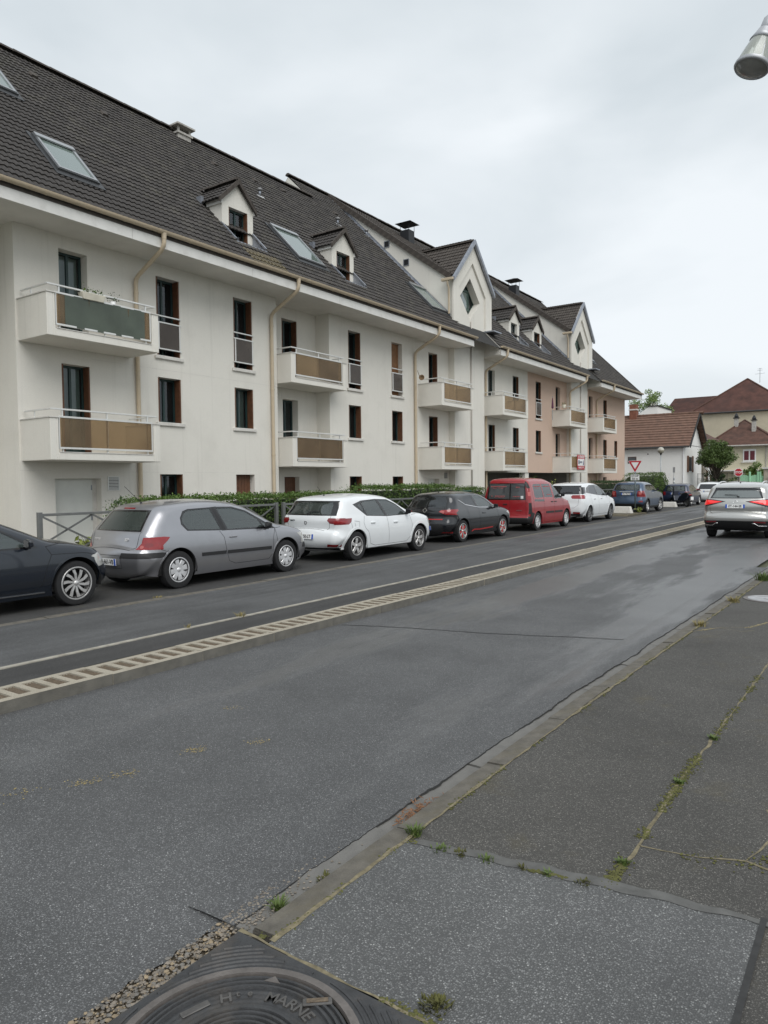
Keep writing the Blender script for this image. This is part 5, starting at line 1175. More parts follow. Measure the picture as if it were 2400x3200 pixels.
def wheel(par, x, s_, R_, rr, n, w0, w1, m_sp, m_sp2=None, tw=.2, twist=0.0, sgn=1, lip=.0, steer=0.0):
    o = bpy.data.objects.new('wheel', None)
    b = MB(); h = tw/2
    b.lathe([(rr-.03, -h*.9), (rr, -h*.95), (R_-.04, -h), (R_-.014, -h*.93), (R_-.003, -h*.7), (R_, 0), (R_-.003, h*.7), (R_-.014, h*.93), (R_-.04, h), (rr, h*.95), (rr-.03, h*.9)], ax=(1, 0, 0), n=40)
    w = b.build('wheel', m_rubber, par, local=True, loc=(x, s_, R_), ang=40); w.rotation_euler = (0, 0, (0 if sgn > 0 else math.pi)+steer)
    b = MB(); b.lathe([(rr+.008, h*.93), (rr+.002, h*1.0), (rr-.012, h*1.0), (rr-.022, h*.8), (rr-.03, h*.2), (rr-.03, -h*.9)], ax=(1, 0, 0), n=40); b.build('rim', m_sp, w, local=True, ang=40)
    b = MB(); b.lathe([(.001, h*.25), (rr*.55, h*.25), (rr-.03, -h*.1)], ax=(1, 0, 0), n=24); b.build('brake_disc', m_under, w, local=True)
    b = MB(); b2 = MB(); r0 = .03; r1 = rr-.015
    for k in range(n):
        a = 2*math.pi*k/n+.2; q = b2 if (m_sp2 and k % 2) else b
        def P(r, t, hh): return (hh, r*math.cos(a+t)-0, r*math.sin(a+t))
        def pp(r, off, hh):
            c, s2 = math.cos(a+twist*(r/rr)), math.sin(a+twist*(r/rr)); return (hh, r*c-off*s2, r*s2+off*c)
        vs = []
        for (r, wd_, hh) in ((r0, w0, h*.8), (rr*.55, (w0+w1)/2, h*.86), (r1, w1, h*.84)):
            for (o2, h2) in ((-wd_/2, hh-.012), (-wd_/2*.8, hh), (wd_/2*.8, hh), (wd_/2, hh-.012)): vs.append(pp(r, o2, h2))
        fs = []
        for i in range(2):
            for j in range(3): fs.append((4*i+j, 4*i+j+1, 4*i+j+5, 4*i+j+4))
            fs.append((4*i+3, 4*i, 4*i+4, 4*i+7))
        q.add(vs, fs)
    b.build('spokes', m_sp, w, local=True, fix=True)
    if b2.v: b2.build('spokes', m_sp2, w, local=True, fix=True)
    b = MB(); b.lathe([(.001, h*.95), (.03, h*.93), (.038, h*.85), (.045, h*.7)], ax=(1, 0, 0), n=16); b.build('hub_cap', m_sp, w, local=True, smooth=True)
    return w
def plate(par, c, up, txt, mirrorblue=True, w=.52, h=.11, nrm=(0, -1, 0)):
    """French number plate, facing nrm; c = centre"""
    up = Vector(up).normalized(); nn = Vector(nrm).normalized(); x = up.cross(nn).normalized()
    M4 = frame4(c, x, up); b = MB(); b.box(-w/2, w/2, -h/2, h/2, -.004, .004); me = b.mesh(); me.transform(M4); o = newobj('number_plate', me, m_platew, par, True)
    for sx in (-1, 1):
        b = MB(); xa = sx*w/2; b.box(min(xa, xa-sx*.045), max(xa, xa-sx*.045), -h/2, h/2, .004, .0055); me = b.mesh(); me.transform(M4); newobj('plate_band', me, m_plateb, o, True)
    if txt:
        text('plate_text', txt, m_ink, o, M4 @ Matrix.Translation((0, -.001, .0055)), h*.92, .0008, .0018, .84)
    return o
def seatset(par, s_f, s_r, zf, w, roof):
    for x in (-w*.42, w*.42):
        b = MB(); b.box(x-.24, x+.24, s_f-.05, s_f+.45, zf, zf+.2); b.prism([(s_f-.02, zf+.12), (s_f+.10, zf+.12), (s_f-.08, zf+.66), (s_f-.2, zf+.66)], 'x', x-.23, x+.23); b.box(x-.12, x+.12, s_f-.22, s_f-.12, zf+.68, zf+.84); b.build('front_seat', m_seat, par, local=True, bevel=.04, seg=2)
    b = MB(); b.box(-w*.72, w*.72, s_r-.1, s_r+.42, zf, zf+.18); b.prism([(s_r-.05, zf+.1), (s_r+.06, zf+.1), (s_r-.1, zf+.58), (s_r-.2, zf+.58)], 'x', -w*.72, w*.72)
    for x in (-.42, .42): b.box(x-.12, x+.12, s_r-.2, s_r-.1, zf+.58, zf+.72)
    b.build('rear_seat', m_seat, par, local=True, bevel=.035, seg=2)
def car(name, label, group, loc, sp, rz=0.0):
    root = empty(name, loc, rz, label, 'car' if 'van' not in name else 'van', group)
    B = Body(sp['top'], sp['w'], sp['sec'], sp.get('zb', .2), sp['L']); B.bmesh(); pm = sp['paint']
    ra, fa, Rw = sp['ra'], sp['ra']+sp['wb'], sp['R']; ar = sp.get('arch', Rw+.055)
    G = {}          # pid -> (name, material, offset)
    def reg(nm, m, off=0.0):
        k = len(G)+1; G[k] = (nm, m, off); return k
    # lower cladding / bumpers first, then glass, then lights
    for (v, poly, m) in sp.get('trim', []):
        if v == 'S':
            k = reg('trim', m, .001); B.cut('R', poly, k); k = reg('trim', m, .001); B.cut('L', poly, k)
        elif v == 'B2': k = reg('trim', m, .001); B.cut('B', poly, k); k = reg('trim', m, .001); B.cut('B', mir(poly), k)
        else: k = reg('trim', m, .001); B.cut(v, poly, k)
    for (poly, glass) in sp['wins']:
        for v in 'RL': k = reg('side_window', glass, -.004); B.cut(v, poly, k)
    k = reg('window_surround', m_gloss, -.001); B.cut('B', sp['rwin'][0], k); 
    for q in sp['rwin'][1:]:
        k = reg('rear_window', sp.get('rglass', g_car), -.004); B.cut('B', q, k)
    k = reg('screen_surround', m_gloss, -.001); B.cut('F', sp['fwin'][0], k); k = reg('windscreen', g_car, -.004); B.cut('F', sp['fwin'][1], k)
    for (nm, m, side, back) in sp.get('lights', []):
        for sg in (1, -1):
            k = reg(nm, m, .004)
            if side: B.cut('R' if sg > 0 else 'L', side, k)
            if back: B.cut('B', back if sg > 0 else mir(back), k)
    for (nm, m, side, fr_) in sp.get('flights', []):
        for sg in (1, -1):
            k = reg(nm, m, .003)
            if side: B.cut('R' if sg > 0 else 'L', side, k)
            if fr_: B.cut('F', fr_ if sg > 0 else mir(fr_), k)
    dele = []
    for ax in (ra, fa):
        circ = [(ax+ar*math.cos(2*math.pi*i/28), Rw+.005+ar*math.sin(2*math.pi*i/28)) for i in range(28)]
        for v in 'RL': dele += B.cut(v, circ, 999)
    B.bm.normal_update()
    B.extract(0, 'body', pm, root)
    for k, (nm, m, off) in G.items(): B.extract(k, nm, m, root, off)
    # underbody and wheel wells
    b = MB(); Bb = B.B
    for i in range(len(Bb)-1): b.quad((Bb[i, 0], Bb[i, 1], Bb[i, 2]), (-Bb[i, 0], Bb[i, 1], Bb[i, 2]), (-Bb[i+1, 0], Bb[i+1, 1], Bb[i+1, 2]), (Bb[i+1, 0], Bb[i+1, 1], Bb[i+1, 2]))
    b.build('underbody', m_under, root, local=True)
    for ax in (ra, fa):
        for sg in (1, -1):
            b = MB(); n = 18; xo = float(B.hw(ax, Rw+ar-.01))-.006
            for i in range(n):
                a0, a1 = math.pi*(1.12*i/n-.06), math.pi*(1.12*(i+1)/n-.06); P = [(sg*x_, ax+(ar+.004)*math.cos(a), Rw+.005+(ar+.004)*math.sin(a)) for x_, a in ((xo, a0), (xo, a1), (xo-.32, a1), (xo-.32, a0))]; b.quad(*P)
            b.add([(sg*(xo-.31), ax+ar*math.cos(math.pi*(1.12*i/n-.06)), Rw+ar*math.sin(math.pi*(1.12*i/n-.06))) for i in range(n+1)], [tuple(range(n+1))])
            b.build('wheel_well', m_under, root, local=True)
            # arch lip following the body surface
            b = MB(); wl_ = sp.get('lipw', .022); prev = None; a_ = np.linspace(-.05*math.pi, 1.05*math.pi, 30)
            for a in a_:
                P = []
                for r_ in (ar-.002, ar+wl_):
                    S_, Z_ = ax+r_*math.cos(a), Rw+.005+r_*math.sin(a)
                    if Z_ < B.zb: Z_ = B.zb
                    P.append((sg*(float(B.hw(S_, Z_))+sp.get('lipo', .006)), S_, Z_))
                P.append((P[0][0]-sg*.03, P[0][1], P[0][2])); P.append((P[1][0]-sg*.012, P[1][1]+.004*math.cos(a), P[1][2]+.004*math.sin(a)))
                if prev: b.quad(prev[0], prev[1], P[1], P[0]); b.quad(prev[2], prev[0], P[0], P[2]); b.quad(prev[1], prev[3], P[3], P[1])
                prev = P
            b.build('arch_lip', sp.get('lip', pm), root, local=True, smooth=True, fix=False)
            W_ = sp['wheel']; xw = float(B.hw(ax, Rw+ar-.01))-.012-W_.get('tw', .2)/2-sp.get('tuck', .0)
            wheel(root, sg*xw, ax, Rw, W_['rr'], W_['n'], W_['w0'], W_['w1'], W_['m'], W_.get('m2'), W_.get('tw', .2), W_.get('twist', 0), sg, steer=sp.get('steer', 0) if ax == fa else 0)
    # panel gaps
    def ribbon(pts, sg, wdt=.0035):
        P = []
        for i in range(len(pts)-1):
            a, c = pts[i], pts[i+1]; m_ = max(1, int(math.dist(a, c)/.035)); P += [(a[0]+(c[0]-a[0])*t/m_, a[1]+(c[1]-a[1])*t/m_) for t in range(m_)]
        P.append(pts[-1]); A_ = np.array(P); tg = np.gradient(A_, axis=0); tg /= (np.linalg.norm(tg, axis=1)[:, None]+1e-9); nn = np.stack([-tg[:, 1], tg[:, 0]], 1)*wdt
        xa = B.hw((A_+nn)[:, 0], (A_+nn)[:, 1])+.0016; xb = B.hw((A_-nn)[:, 0], (A_-nn)[:, 1])+.0016; q = MB(); vs = []
        for i in range(len(A_)): vs += [(sg*xa[i], *(A_+nn)[i]), (sg*xb[i], *(A_-nn)[i])]
        q.add(vs, [(2*i, 2*i+1, 2*i+3, 2*i+2) for i in range(len(A_)-1)]); return q
    for pts in sp.get('seams', []):
        for sg in (1, -1): ribbon(pts, sg).build('panel_gap', m_seam, root, local=True)
    for (pts, wdt, m, nm) in sp.get('strips', []):
        for sg in (1, -1):
            q = ribbon(pts, sg, wdt)
            for i, v in enumerate(q.v): q.v[i] = (v[0]+sg*.008, v[1], v[2])
            k = len(q.v); q.v += [(v[0]-sg*.02, v[1], v[2]) for v in q.v[:k]]; n_ = k//2
            q.f += [(2*i, 2*i+2, k+2*i+2, k+2*i) for i in range(n_-1)]+[(2*i+1, k+2*i+1, k+2*i+3, 2*i+3) for i in range(n_-1)]+[(0, k, k+1, 1), (k-2, k-1, 2*k-1, 2*k-2)]; q.m = [0]*len(q.f)
            q.build(nm, m, root, local=True)
    for pts in sp.get('rseams', []):
        q = MB(); prev = None; dense = []
        for i in range(len(pts)-1):
            m_ = max(1, int(math.dist(pts[i], pts[i+1])/.04)); dense += [(pts[i][0]+(pts[i+1][0]-pts[i][0])*t/m_, pts[i][1]+(pts[i+1][1]-pts[i][1])*t/m_) for t in range(m_)]
        dense.append(pts[-1]); q.tube([B.end_pt(x, z)[0]+B.end_pt(x, z)[1]*-.001 for x, z in dense], .0045, 4); q.build('panel_gap', m_seam, root, local=True)
    for (s_, z_) in sp.get('handles', []):
        for sg in (1, -1):
            x = float(B.hw(s_, z_)); q = MB(); q.box(x-.01, x+.028, s_-.085, s_+.085, z_-.016, z_+.016); o = q.build('door_handle', sp.get('hm', pm), root, local=True, bevel=.012, seg=2)
            if sg < 0: o.scale.x = -1
    # mirrors
    if 'mirror' in sp:
        s_, z_ = sp['mirror']
        for sg in (1, -1):
            x = float(B.hw(s_, z_-.06)); q = MB(); q.add([(x+.02, s_-.05, z_-.06), (x+.19, s_-.06, z_-.05), (x+.20, s_-.06, z_+.06), (x+.03, s_-.05, z_+.08), (x+.03, s_+.05, z_-.045), (x+.15, s_+.03, z_-.035), (x+.16, s_+.03, z_+.04), (x+.04, s_+.05, z_+.05)], [(0, 1, 2, 3), (5, 4, 7, 6), (4, 0, 3, 7), (1, 5, 6, 2), (3, 2, 6, 7), (4, 5, 1, 0)])
            o = q.build('mirror', sp.get('mm', m_black), root, local=True, bevel=.028, seg=3, fix=True); g_ = MB(); g_.quad((x+.04, s_-.064, z_-.04), (x+.18, s_-.07, z_-.035), (x+.185, s_-.07, z_+.045), (x+.045, s_-.062, z_+.06)); g_.build('mirror_glass', m_gloss, o, local=True)  # mirror glass is gloss black to imitate a dark reflection
            q = MB(); q.box(x-.04, x+.06, s_-.02, s_+.04, z_-.07, z_-.03); q.build('mirror_foot', m_black, o, local=True, bevel=.01)
            if sg < 0: o.scale.x = -1
    # rear furniture
    if 'plate' in sp:
        z_, txt = sp['plate'][:2]; c, nn = B.end_pt(0, z_); up = Vector((0, -nn.z, nn.y)); up = up if up.z > 0 else -up; plate(root, c+nn*.014+Vector((sp['plate'][2] if len(sp['plate']) > 2 else 0, 0, 0)), up, txt, nrm=nn)
    if 'wiper' in sp:
        x0, x1, z_ = sp['wiper']; q = MB(); c0, n0 = B.end_pt(x0, z_); c1, n1 = B.end_pt(x1, z_+.03); q.bar(c0+n0*.025, c1+n1*.022, .02, .014); q.box(x0-.03, x0+.03, c0.y-.045, c0.y+.01, z_-.025, z_+.03); q.build('wiper', m_black, root, local=True, bevel=.004)
    for (nm, body, x, z_, sz, m) in sp.get('badges', []):
        c, nn = B.end_pt(x, z_); up = Vector((0, -nn.z, nn.y)); up = up if up.z > 0 else -up; text(nm, body, m, root, frame4(c+nn*.004, up.cross(nn), up), sz, .003, .001)
    if 'antenna' in sp:
        s_, l_ = sp['antenna']; z_ = float(np.interp(s_, B.T[:, 0][:np.argmax(B.T[:, 0])], B.T[:, 1][:np.argmax(B.T[:, 0])]))+.03
        q = MB(); q.tube([(0, s_, z_-.02), (0, s_+.01, z_+.02)], .02, 8); q.tube([(0, s_+.01, z_+.01), (0, s_-l_*.75, z_+l_*.7)], .004, 6); q.build('antenna', m_black, root, local=True)
    seatset(root, sp.get('seatf', ra+1.35), sp.get('seatr', ra+.25), .3, sp['w']*.85, 1.4)
    q = MB(); q.prism([(fa-.6, .5), (fa-.18, .5), (fa-.12, .92), (fa-.5, .95), (fa-.62, .8)], 'x', -sp['w']*.72, sp['w']*.72); q.build('dashboard', m_seat, root, local=True, bevel=.03, fix=True)
    q = MB(); q.box(-sp['w']*.9, sp['w']*.9, .35, fa-.2, .24, .3); q.build('cabin_floor', m_under, root, local=True)
    root['_b'] = 0; del root['_b']
    B.bm.free(); return root, B
def squash(sp, k, z0=.7):
    """lower everything above z0 by the factor k (side and rear outlines alike)"""
    f = lambda z: z if z < z0 else z0+(z-z0)*k
    P = lambda poly: None if poly is None else [(a, f(b_)) for a, b_ in poly]
    sp['top'] = [(q[0], f(q[1]))+tuple(q[2:]) for q in sp['top']]; sp['sec'] = [(f(z), i) for z, i in sp['sec']]
    sp['trim'] = [(v, P(p), m) for v, p, m in sp.get('trim', [])]; sp['wins'] = [(P(p), g_) for p, g_ in sp['wins']]
    for q in ('rwin', 'fwin', 'seams', 'rseams'): sp[q] = [P(p) for p in sp.get(q, [])]
    for q in ('lights', 'flights'): sp[q] = [(n_, m, P(a), P(b_)) for n_, m, a, b_ in sp.get(q, [])]
    sp['strips'] = [(P(p), w, m, n_) for p, w, m, n_ in sp.get('strips', [])]; sp['handles'] = P(sp.get('handles', []))
    if 'mirror' in sp: sp['mirror'] = (sp['mirror'][0], f(sp['mirror'][1]))
    if 'wiper' in sp: sp['wiper'] = sp['wiper'][:2]+(f(sp['wiper'][2]),)
    sp['badges'] = [(a, b_, x, f(z), c, m) for a, b_, x, z, c, m in sp.get('badges', [])]
    if 'plate' in sp: sp['plate'] = (f(sp['plate'][0]),)+tuple(sp['plate'][1:])
    return sp
SEC = [(.1, .10), (.22, .055), (.35, .025), (.5, .004), (.62, 0), (.76, .008), (.88, .025), (.96, .045), (1.02, .068), (1.15, .105), (1.35, .175), (1.55, .265), (1.9, .42)]
# ------------------------------------------------------------------ the cars of the photograph
RB = (.46, .24, .08)       # rear bumper fillet: radius, lateral inset, crown
HA = (.25, .16, .06); RO = (.14, .11, .035); HO = (.12, .09, .04); FB = (.42, .26, .10)
WH = dict(m=m_alloy, rr=.2, n=8, w0=.05, w1=.085)
ROW = 'cars parked in the row along the building'
silver = dict(L=4.2, w=.873, ra=.72, wb=2.608, R=.315, sec=SEC, zb=.19, paint=paint('silver_paint', (.36, .36, .38), .75, .3, .22), wheel=dict(m=m_steelw, rr=.205, n=8, w0=.06, w1=.1),
  top=[(.2, .25, *RB), (.08, .28), (.02, .40), (.0, .54), (.025, .655), (.075, .70), (.10, .78, .42, .22, .07), (.14, .95, *HA), (.2, 1.04), (.40, 1.31), (.47, 1.39), (.56, 1.44, *RO), (.95, 1.495), (1.45, 1.515), (2.0, 1.48), (2.35, 1.40), (2.75, 1.19), (3.13, .99, *HO), (3.5, .915), (3.82, .80), (3.96, .68, *FB), (4.04, .56), (4.08, .44), (4.06, .30), (3.98, .22)],
  trim=[('S', [(.93, .975), (.83, 1.1), (.84, 1.22), (.93, 1.34), (1.05, 1.375), (1.56, 1.39), (1.70, .935)], m_gloss), ('S', [(1.555, 1.39), (1.70, 1.40), (1.86, .93), (1.695, .93)], m_black), ('S', [(1.80, .93), (1.64, 1.395), (2.07, 1.385), (2.38, 1.295), (2.69, 1.115), (3.05, .895)], m_gloss),
        ('B', [(-.12, .42), (.40, .42), (.40, .60), (-.12, .60)], m_gloss)] and [
        ('S', [(.93, .975), (.83, 1.1), (.84, 1.22), (.93, 1.34), (1.05, 1.375), (1.56, 1.39), (1.70, .935)], m_gloss), ('S', [(1.555, 1.39), (1.70, 1.40), (1.86, .93), (1.695, .93)], m_black), ('S', [(1.80, .93), (1.64, 1.395), (2.07, 1.385), (2.38, 1.295), (2.69, 1.115), (3.05, .895)], m_gloss),
        ('B2', [(.33, .545), (.9, .545), (.9, .635), (.36, .635)], m_black), ('S', [(0, .545), (.46, .56), (.44, .63), (0, .635)], m_black), ('S', [(3.78, .46), (4.3, .42), (4.3, .53), (3.82, .56)], m_black)],
  wins=[([(.96, 1.0), (.865, 1.12), (.875, 1.2), (.95, 1.31), (1.06, 1.345), (1.53, 1.362), (1.665, .962)], g_car), ([(1.835, .955), (1.685, 1.362), (2.05, 1.355), (2.35, 1.27), (2.62, 1.11), (2.72, .945)], g_car), ([(2.76, .94), (2.69, 1.07), (2.98, .905)], g_car)],
  rwin=[[(-.61, 1.0), (.61, 1.0), (.52, 1.375), (-.52, 1.375)], [(-.565, 1.025), (.565, 1.025), (.48, 1.35), (-.48, 1.35)]], fwin=[[(-.68, 1.0), (.68, 1.0), (.57, 1.42), (-.57, 1.42)], [(-.64, 1.03), (.64, 1.03), (.54, 1.39), (-.54, 1.39)]],
  lights=[('tail_light', m_tail, [(-.1, .69), (.25, .69), (.38, .745), (.49, .83), (.55, .89), (.44, .905), (-.1, .90)], [(.60, .69), (.95, .68), (.95, .91), (.83, .90), (.72, .84)]), ('lamp_reflector', m_taildark, None, [(0.820, 0.765), (0.807, 0.797), (0.775, 0.810), (0.743, 0.797), (0.730, 0.765), (0.743, 0.733), (0.775, 0.720), (0.807, 0.733)]), ('lamp_reflector', m_amber, None, [(0.730, 0.735), (0.721, 0.756), (0.700, 0.765), (0.679, 0.756), (0.670, 0.735), (0.679, 0.714), (0.700, 0.705), (0.721, 0.714)]), ('brake_light', m_tail, None, [(-.001, 1.395), (.15, 1.395), (.15, 1.415), (-.001, 1.415)])],
  flights=[('head_light', m_clear, [(3.62, .76), (3.9, .78), (4.3, .55), (4.02, .53), (3.8, .62)], [(.45, .6), (.9, .55), (.9, .78), (.6, .72)])],
  seams=[[(1.63, .93), (1.72, .8), (1.76, .55), (1.84, .36), (2.0, .30), (2.85, .30), (2.95, .4), (2.96, .7), (3.02, .9)], [(.33, .69), (.46, .645), (.62, .66)], [(3.02, .9), (3.2, .915)], [(3.1, .52), (3.02, .9)], [(3.72, .54), (3.86, .62), (3.82, .77)]],
  strips=[([(1.2, .53), (1.75, .525)], .03, m_black, 'rub_strip'), ([(1.79, .525), (2.9, .515)], .03, m_black, 'rub_strip')],
  rseams=[[(-.62, .995), (-.60, .72), (-.5, .655), (.5, .655), (.60, .72), (.62, .995)], [(-.35, .40), (.36, .40), (.36, .58), (-.35, .58), (-.35, .40)]],
  handles=[(1.93, .80)], mirror=(2.78, .97), plate=(.49, 'AD-661-VB', .02), antenna=(.62, .42), badges=[('badge_text', '307', .36, .84, .07, m_chrome), ('badge_text', 'PEUGEOT', -.42, .84, .05, m_chrome)])
car('parked_car', 'silver three door hatchback between the dark coupe and the white hatchback', ROW, (-10.53, 7.12, .05), squash(silver, .91))
white = dict(L=4.09, w=.905, ra=.70, wb=2.604, R=.325, sec=[(z, i*.95) for z, i in SEC], zb=.23, arch=.375, lipw=.05, lipo=.014, paint=paint('white_paint', (.74, .76, .77), 0, .3, .08), wheel=dict(m=m_alloy, rr=.21, n=5, w0=.07, w1=.085, tw=.205),
  top=[(.22, .29, *RB), (.10, .32), (.01, .42), (.0, .56), (.035, .655), (.10, .70), (.095, .80, .42, .22, .07), (.085, .93, *HA), (.13, 1.04), (.30, 1.28), (.34, 1.38), (.42, 1.435, *RO), (.9, 1.49), (1.5, 1.505), (2.0, 1.465), (2.3, 1.39), (2.75, 1.16), (3.08, 1.02, *HO), (3.5, .955), (3.78, .86), (3.92, .72, *FB), (3.99, .56), (4.02, .42), (3.99, .28), (3.92, .23)],
  trim=[('S', [(.70, 1.29), (1.05, 1.375), (1.6, 1.40), (2.1, 1.38), (2.42, 1.245), (2.85, .965), (1.9, .955), (1.12, 1.0)], m_gloss), ('S', [(1.0, .2), (3.1, .2), (3.1, .25), (1.0, .25)], m_black), ('B', [(-.8, .27), (.8, .27), (.72, .315), (-.72, .315)], m_black)],
  wins=[([(.88, 1.265), (1.0, 1.31), (1.10, 1.03)], g_car), ([(1.03, 1.32), (1.2, 1.35), (1.62, 1.372), (1.84, .985), (1.15, 1.02)], g_car), ([(1.71, 1.372), (2.07, 1.357), (2.39, 1.225), (2.76, .975), (1.93, .98)], g_car)],
  rwin=[[(-.74, 1.04), (.74, 1.04), (.66, 1.385), (-.66, 1.385)], [(-.60, 1.07), (.60, 1.07), (.53, 1.35), (-.53, 1.35)]], fwin=[[(-.7, 1.03), (.7, 1.03), (.58, 1.40), (-.58, 1.40)], [(-.66, 1.06), (.66, 1.06), (.55, 1.37), (-.55, 1.37)]],
  lights=[('tail_light', m_taildark, [(-.1, .83), (.4, .83), (.5, .88), (.55, .97), (-.1, .975)], [(.55, .93), (.62, .86), (.98, .82), (.98, .98), (.58, .985)]), ('tail_light_bar', m_taillit if False else m_tail, [(-.1, .87), (.34, .88), (.4, .915), (-.1, .92)], [(.70, .88), (.98, .87), (.98, .92), (.72, .92)]), ('reflector', m_tail, None, [(.56, .34), (.78, .335), (.80, .39), (.60, .40)])],
  flights=[('head_light', m_clear, [(3.6, .82), (3.8, .85), (4.3, .72), (4.3, .66)], [(.45, .68), (.9, .68), (.9, .84), (.6, .82)])],
  seams=[[(1.02, 1.0), (.96, .85), (1.0, .72), (1.12, .62)], [(1.12, .62), (1.22, .34), (1.4, .29), (2.72, .29), (2.9, .42), (2.95, .7), (2.86, .97)], [(1.89, .95), (1.92, .7), (1.96, .3)], [(2.95, .95), (3.2, .96)], [(.5, .86), (.55, .66)], [(.62, .86), (.66, .72), (.78, .72), (.80, .88), (.62, .90)]],
  rseams=[[(-.62, 1.04), (-.60, .76), (-.48, .665), (.48, .665), (.60, .76), (.62, 1.04)]],
  handles=[(1.30, .83), (2.22, .80)], mirror=(2.72, 1.04), plate=(.55, 'GJ-950-LT', .02), wiper=(.0, .3, 1.07), antenna=(.62, .3), badges=[('badge_text', 'DACIA', -.44, .915, .05, m_black), ('badge', 'D', -.03, .87, .11, m_alloydark)])
car('parked_car', 'white five door hatchback parked between the silver and the black hatchbacks', ROW, (-10.58, 12.08, .05), squash(white, .93))
black = dict(L=4.06, w=.866, ra=.70, wb=2.589, R=.32, sec=[(z, i*1.1) for z, i in SEC], zb=.19, paint=paint('black_paint', (.010, .011, .014), .0, .22, .1), wheel=dict(m=m_alloy, m2=m_redrim, rr=.22, n=10, w0=.035, w1=.06),
  top=[(.22, .25, *RB), (.08, .3), (.01, .42), (.0, .56), (.04, .66), (.06, .74), (.045, .88, .42, .22, .07), (.11, 1.0, *HA), (.29, 1.19), (.36, 1.33), (.45, 1.39, *RO), (.9, 1.435), (1.5, 1.45), (2.0, 1.41), (2.35, 1.315), (2.8, 1.09), (3.08, .98, *HO), (3.5, .91), (3.8, .80), (3.95, .66, *FB), (4.03, .52), (4.06, .42), (4.02, .28), (3.94, .2)],
  trim=[('S', [(.60, 1.25), (.95, 1.345), (1.5, 1.385), (1.95, 1.36), (2.31, 1.235), (2.78, .955), (1.7, .99), (.95, 1.08)], m_gloss), ('S', [(1.05, .2), (3.0, .2), (3.0, .24), (1.05, .24)], m_black), ('B', [(-.62, .30), (.62, .30), (.55, .56), (-.55, .56)], m_black)],
  wins=[([(.93, 1.12), (.86, 1.22), (1.0, 1.31), (1.42, 1.355), (1.60, 1.015)], g_dark), ([(1.52, 1.355), (1.93, 1.335), (2.27, 1.205), (2.50, 1.06), (2.52, .975), (1.70, 1.01)], g_car), ([(2.55, .975), (2.53, 1.05), (2.68, .965)], g_car)],
  rwin=[[(-.66, .99), (.66, .99), (.55, 1.36), (-.55, 1.36)], [(-.60, 1.02), (.60, 1.02), (.50, 1.33), (-.50, 1.33)]], rglass=g_dark, fwin=[[(-.68, .99), (.68, .99), (.56, 1.38), (-.56, 1.38)], [(-.64, 1.02), (.64, 1.02), (.53, 1.35), (-.53, 1.35)]],
  lights=[('tail_light', m_tail, [(-.1, .80), (.2, .82), (.48, .93), (.42, .965), (-.1, .96)], [(.44, .90), (.6, .83), (.95, .79), (.95, .97), (.5, .945)]), ('indicator', m_amber, None, [(.46, .895), (.6, .845), (.6, .93), (.5, .935)]), ('reflector', m_tail, None, [(.5, .285), (.74, .275), (.74, .32), (.55, .325)]), ('red_strip', m_redrim, None, [(0, .665), (.56, .665), (.56, .69), (0, .69)])],
  flights=[('head_light', m_clear, [(3.5, .78), (3.75, .83), (4.3, .66), (3.9, .62)], [(.4, .64), (.9, .6), (.9, .82), (.6, .8)])],
  seams=[[(.95, 1.08), (1.0, .9), (1.1, .6), (1.2, .34), (1.35, .28), (2.65, .28), (2.85, .4), (2.95, .7), (2.86, .95)], [(1.69, .99), (1.72, .7), (1.80, .29)], [(2.9, .93), (3.2, .92)]],
  strips=[([(1.25, .285), (1.4, .33), (1.75, .315), (2.6, .34)], .014, m_redrim, 'red_sill_strip'), ([(.62, 1.235), (.95, 1.085), (1.7, .985), (2.75, .95)], .008, m_chrome, 'chrome_line')],
  rseams=[[(-.60, 1.0), (-.56, .72), (.56, .72), (.60, 1.0)]], handles=[(1.98, .80)], mirror=(2.66, .99), mm=m_black, plate=(.45, 'DR-352-AR', -.02), antenna=(.75, .12), badges=[('badge_text', 'CLIO', 0, .79, .06, m_chrome), ('badge', '\u25c7', 0.0, .90, .16, m_chrome)], wiper=(.0, .28, 1.02))
car('parked_car', 'black hatchback with red striped wheels parked behind the red van', ROW, (-10.80, 17.45, .05), squash(black, .96))
VS = [(.1, .08), (.22, .04), (.35, .015), (.5, .002), (.7, 0), (.9, .008), (1.05, .02), (1.2, .045), (1.4, .085), (1.6, .14), (1.75, .19), (2.0, .28)]
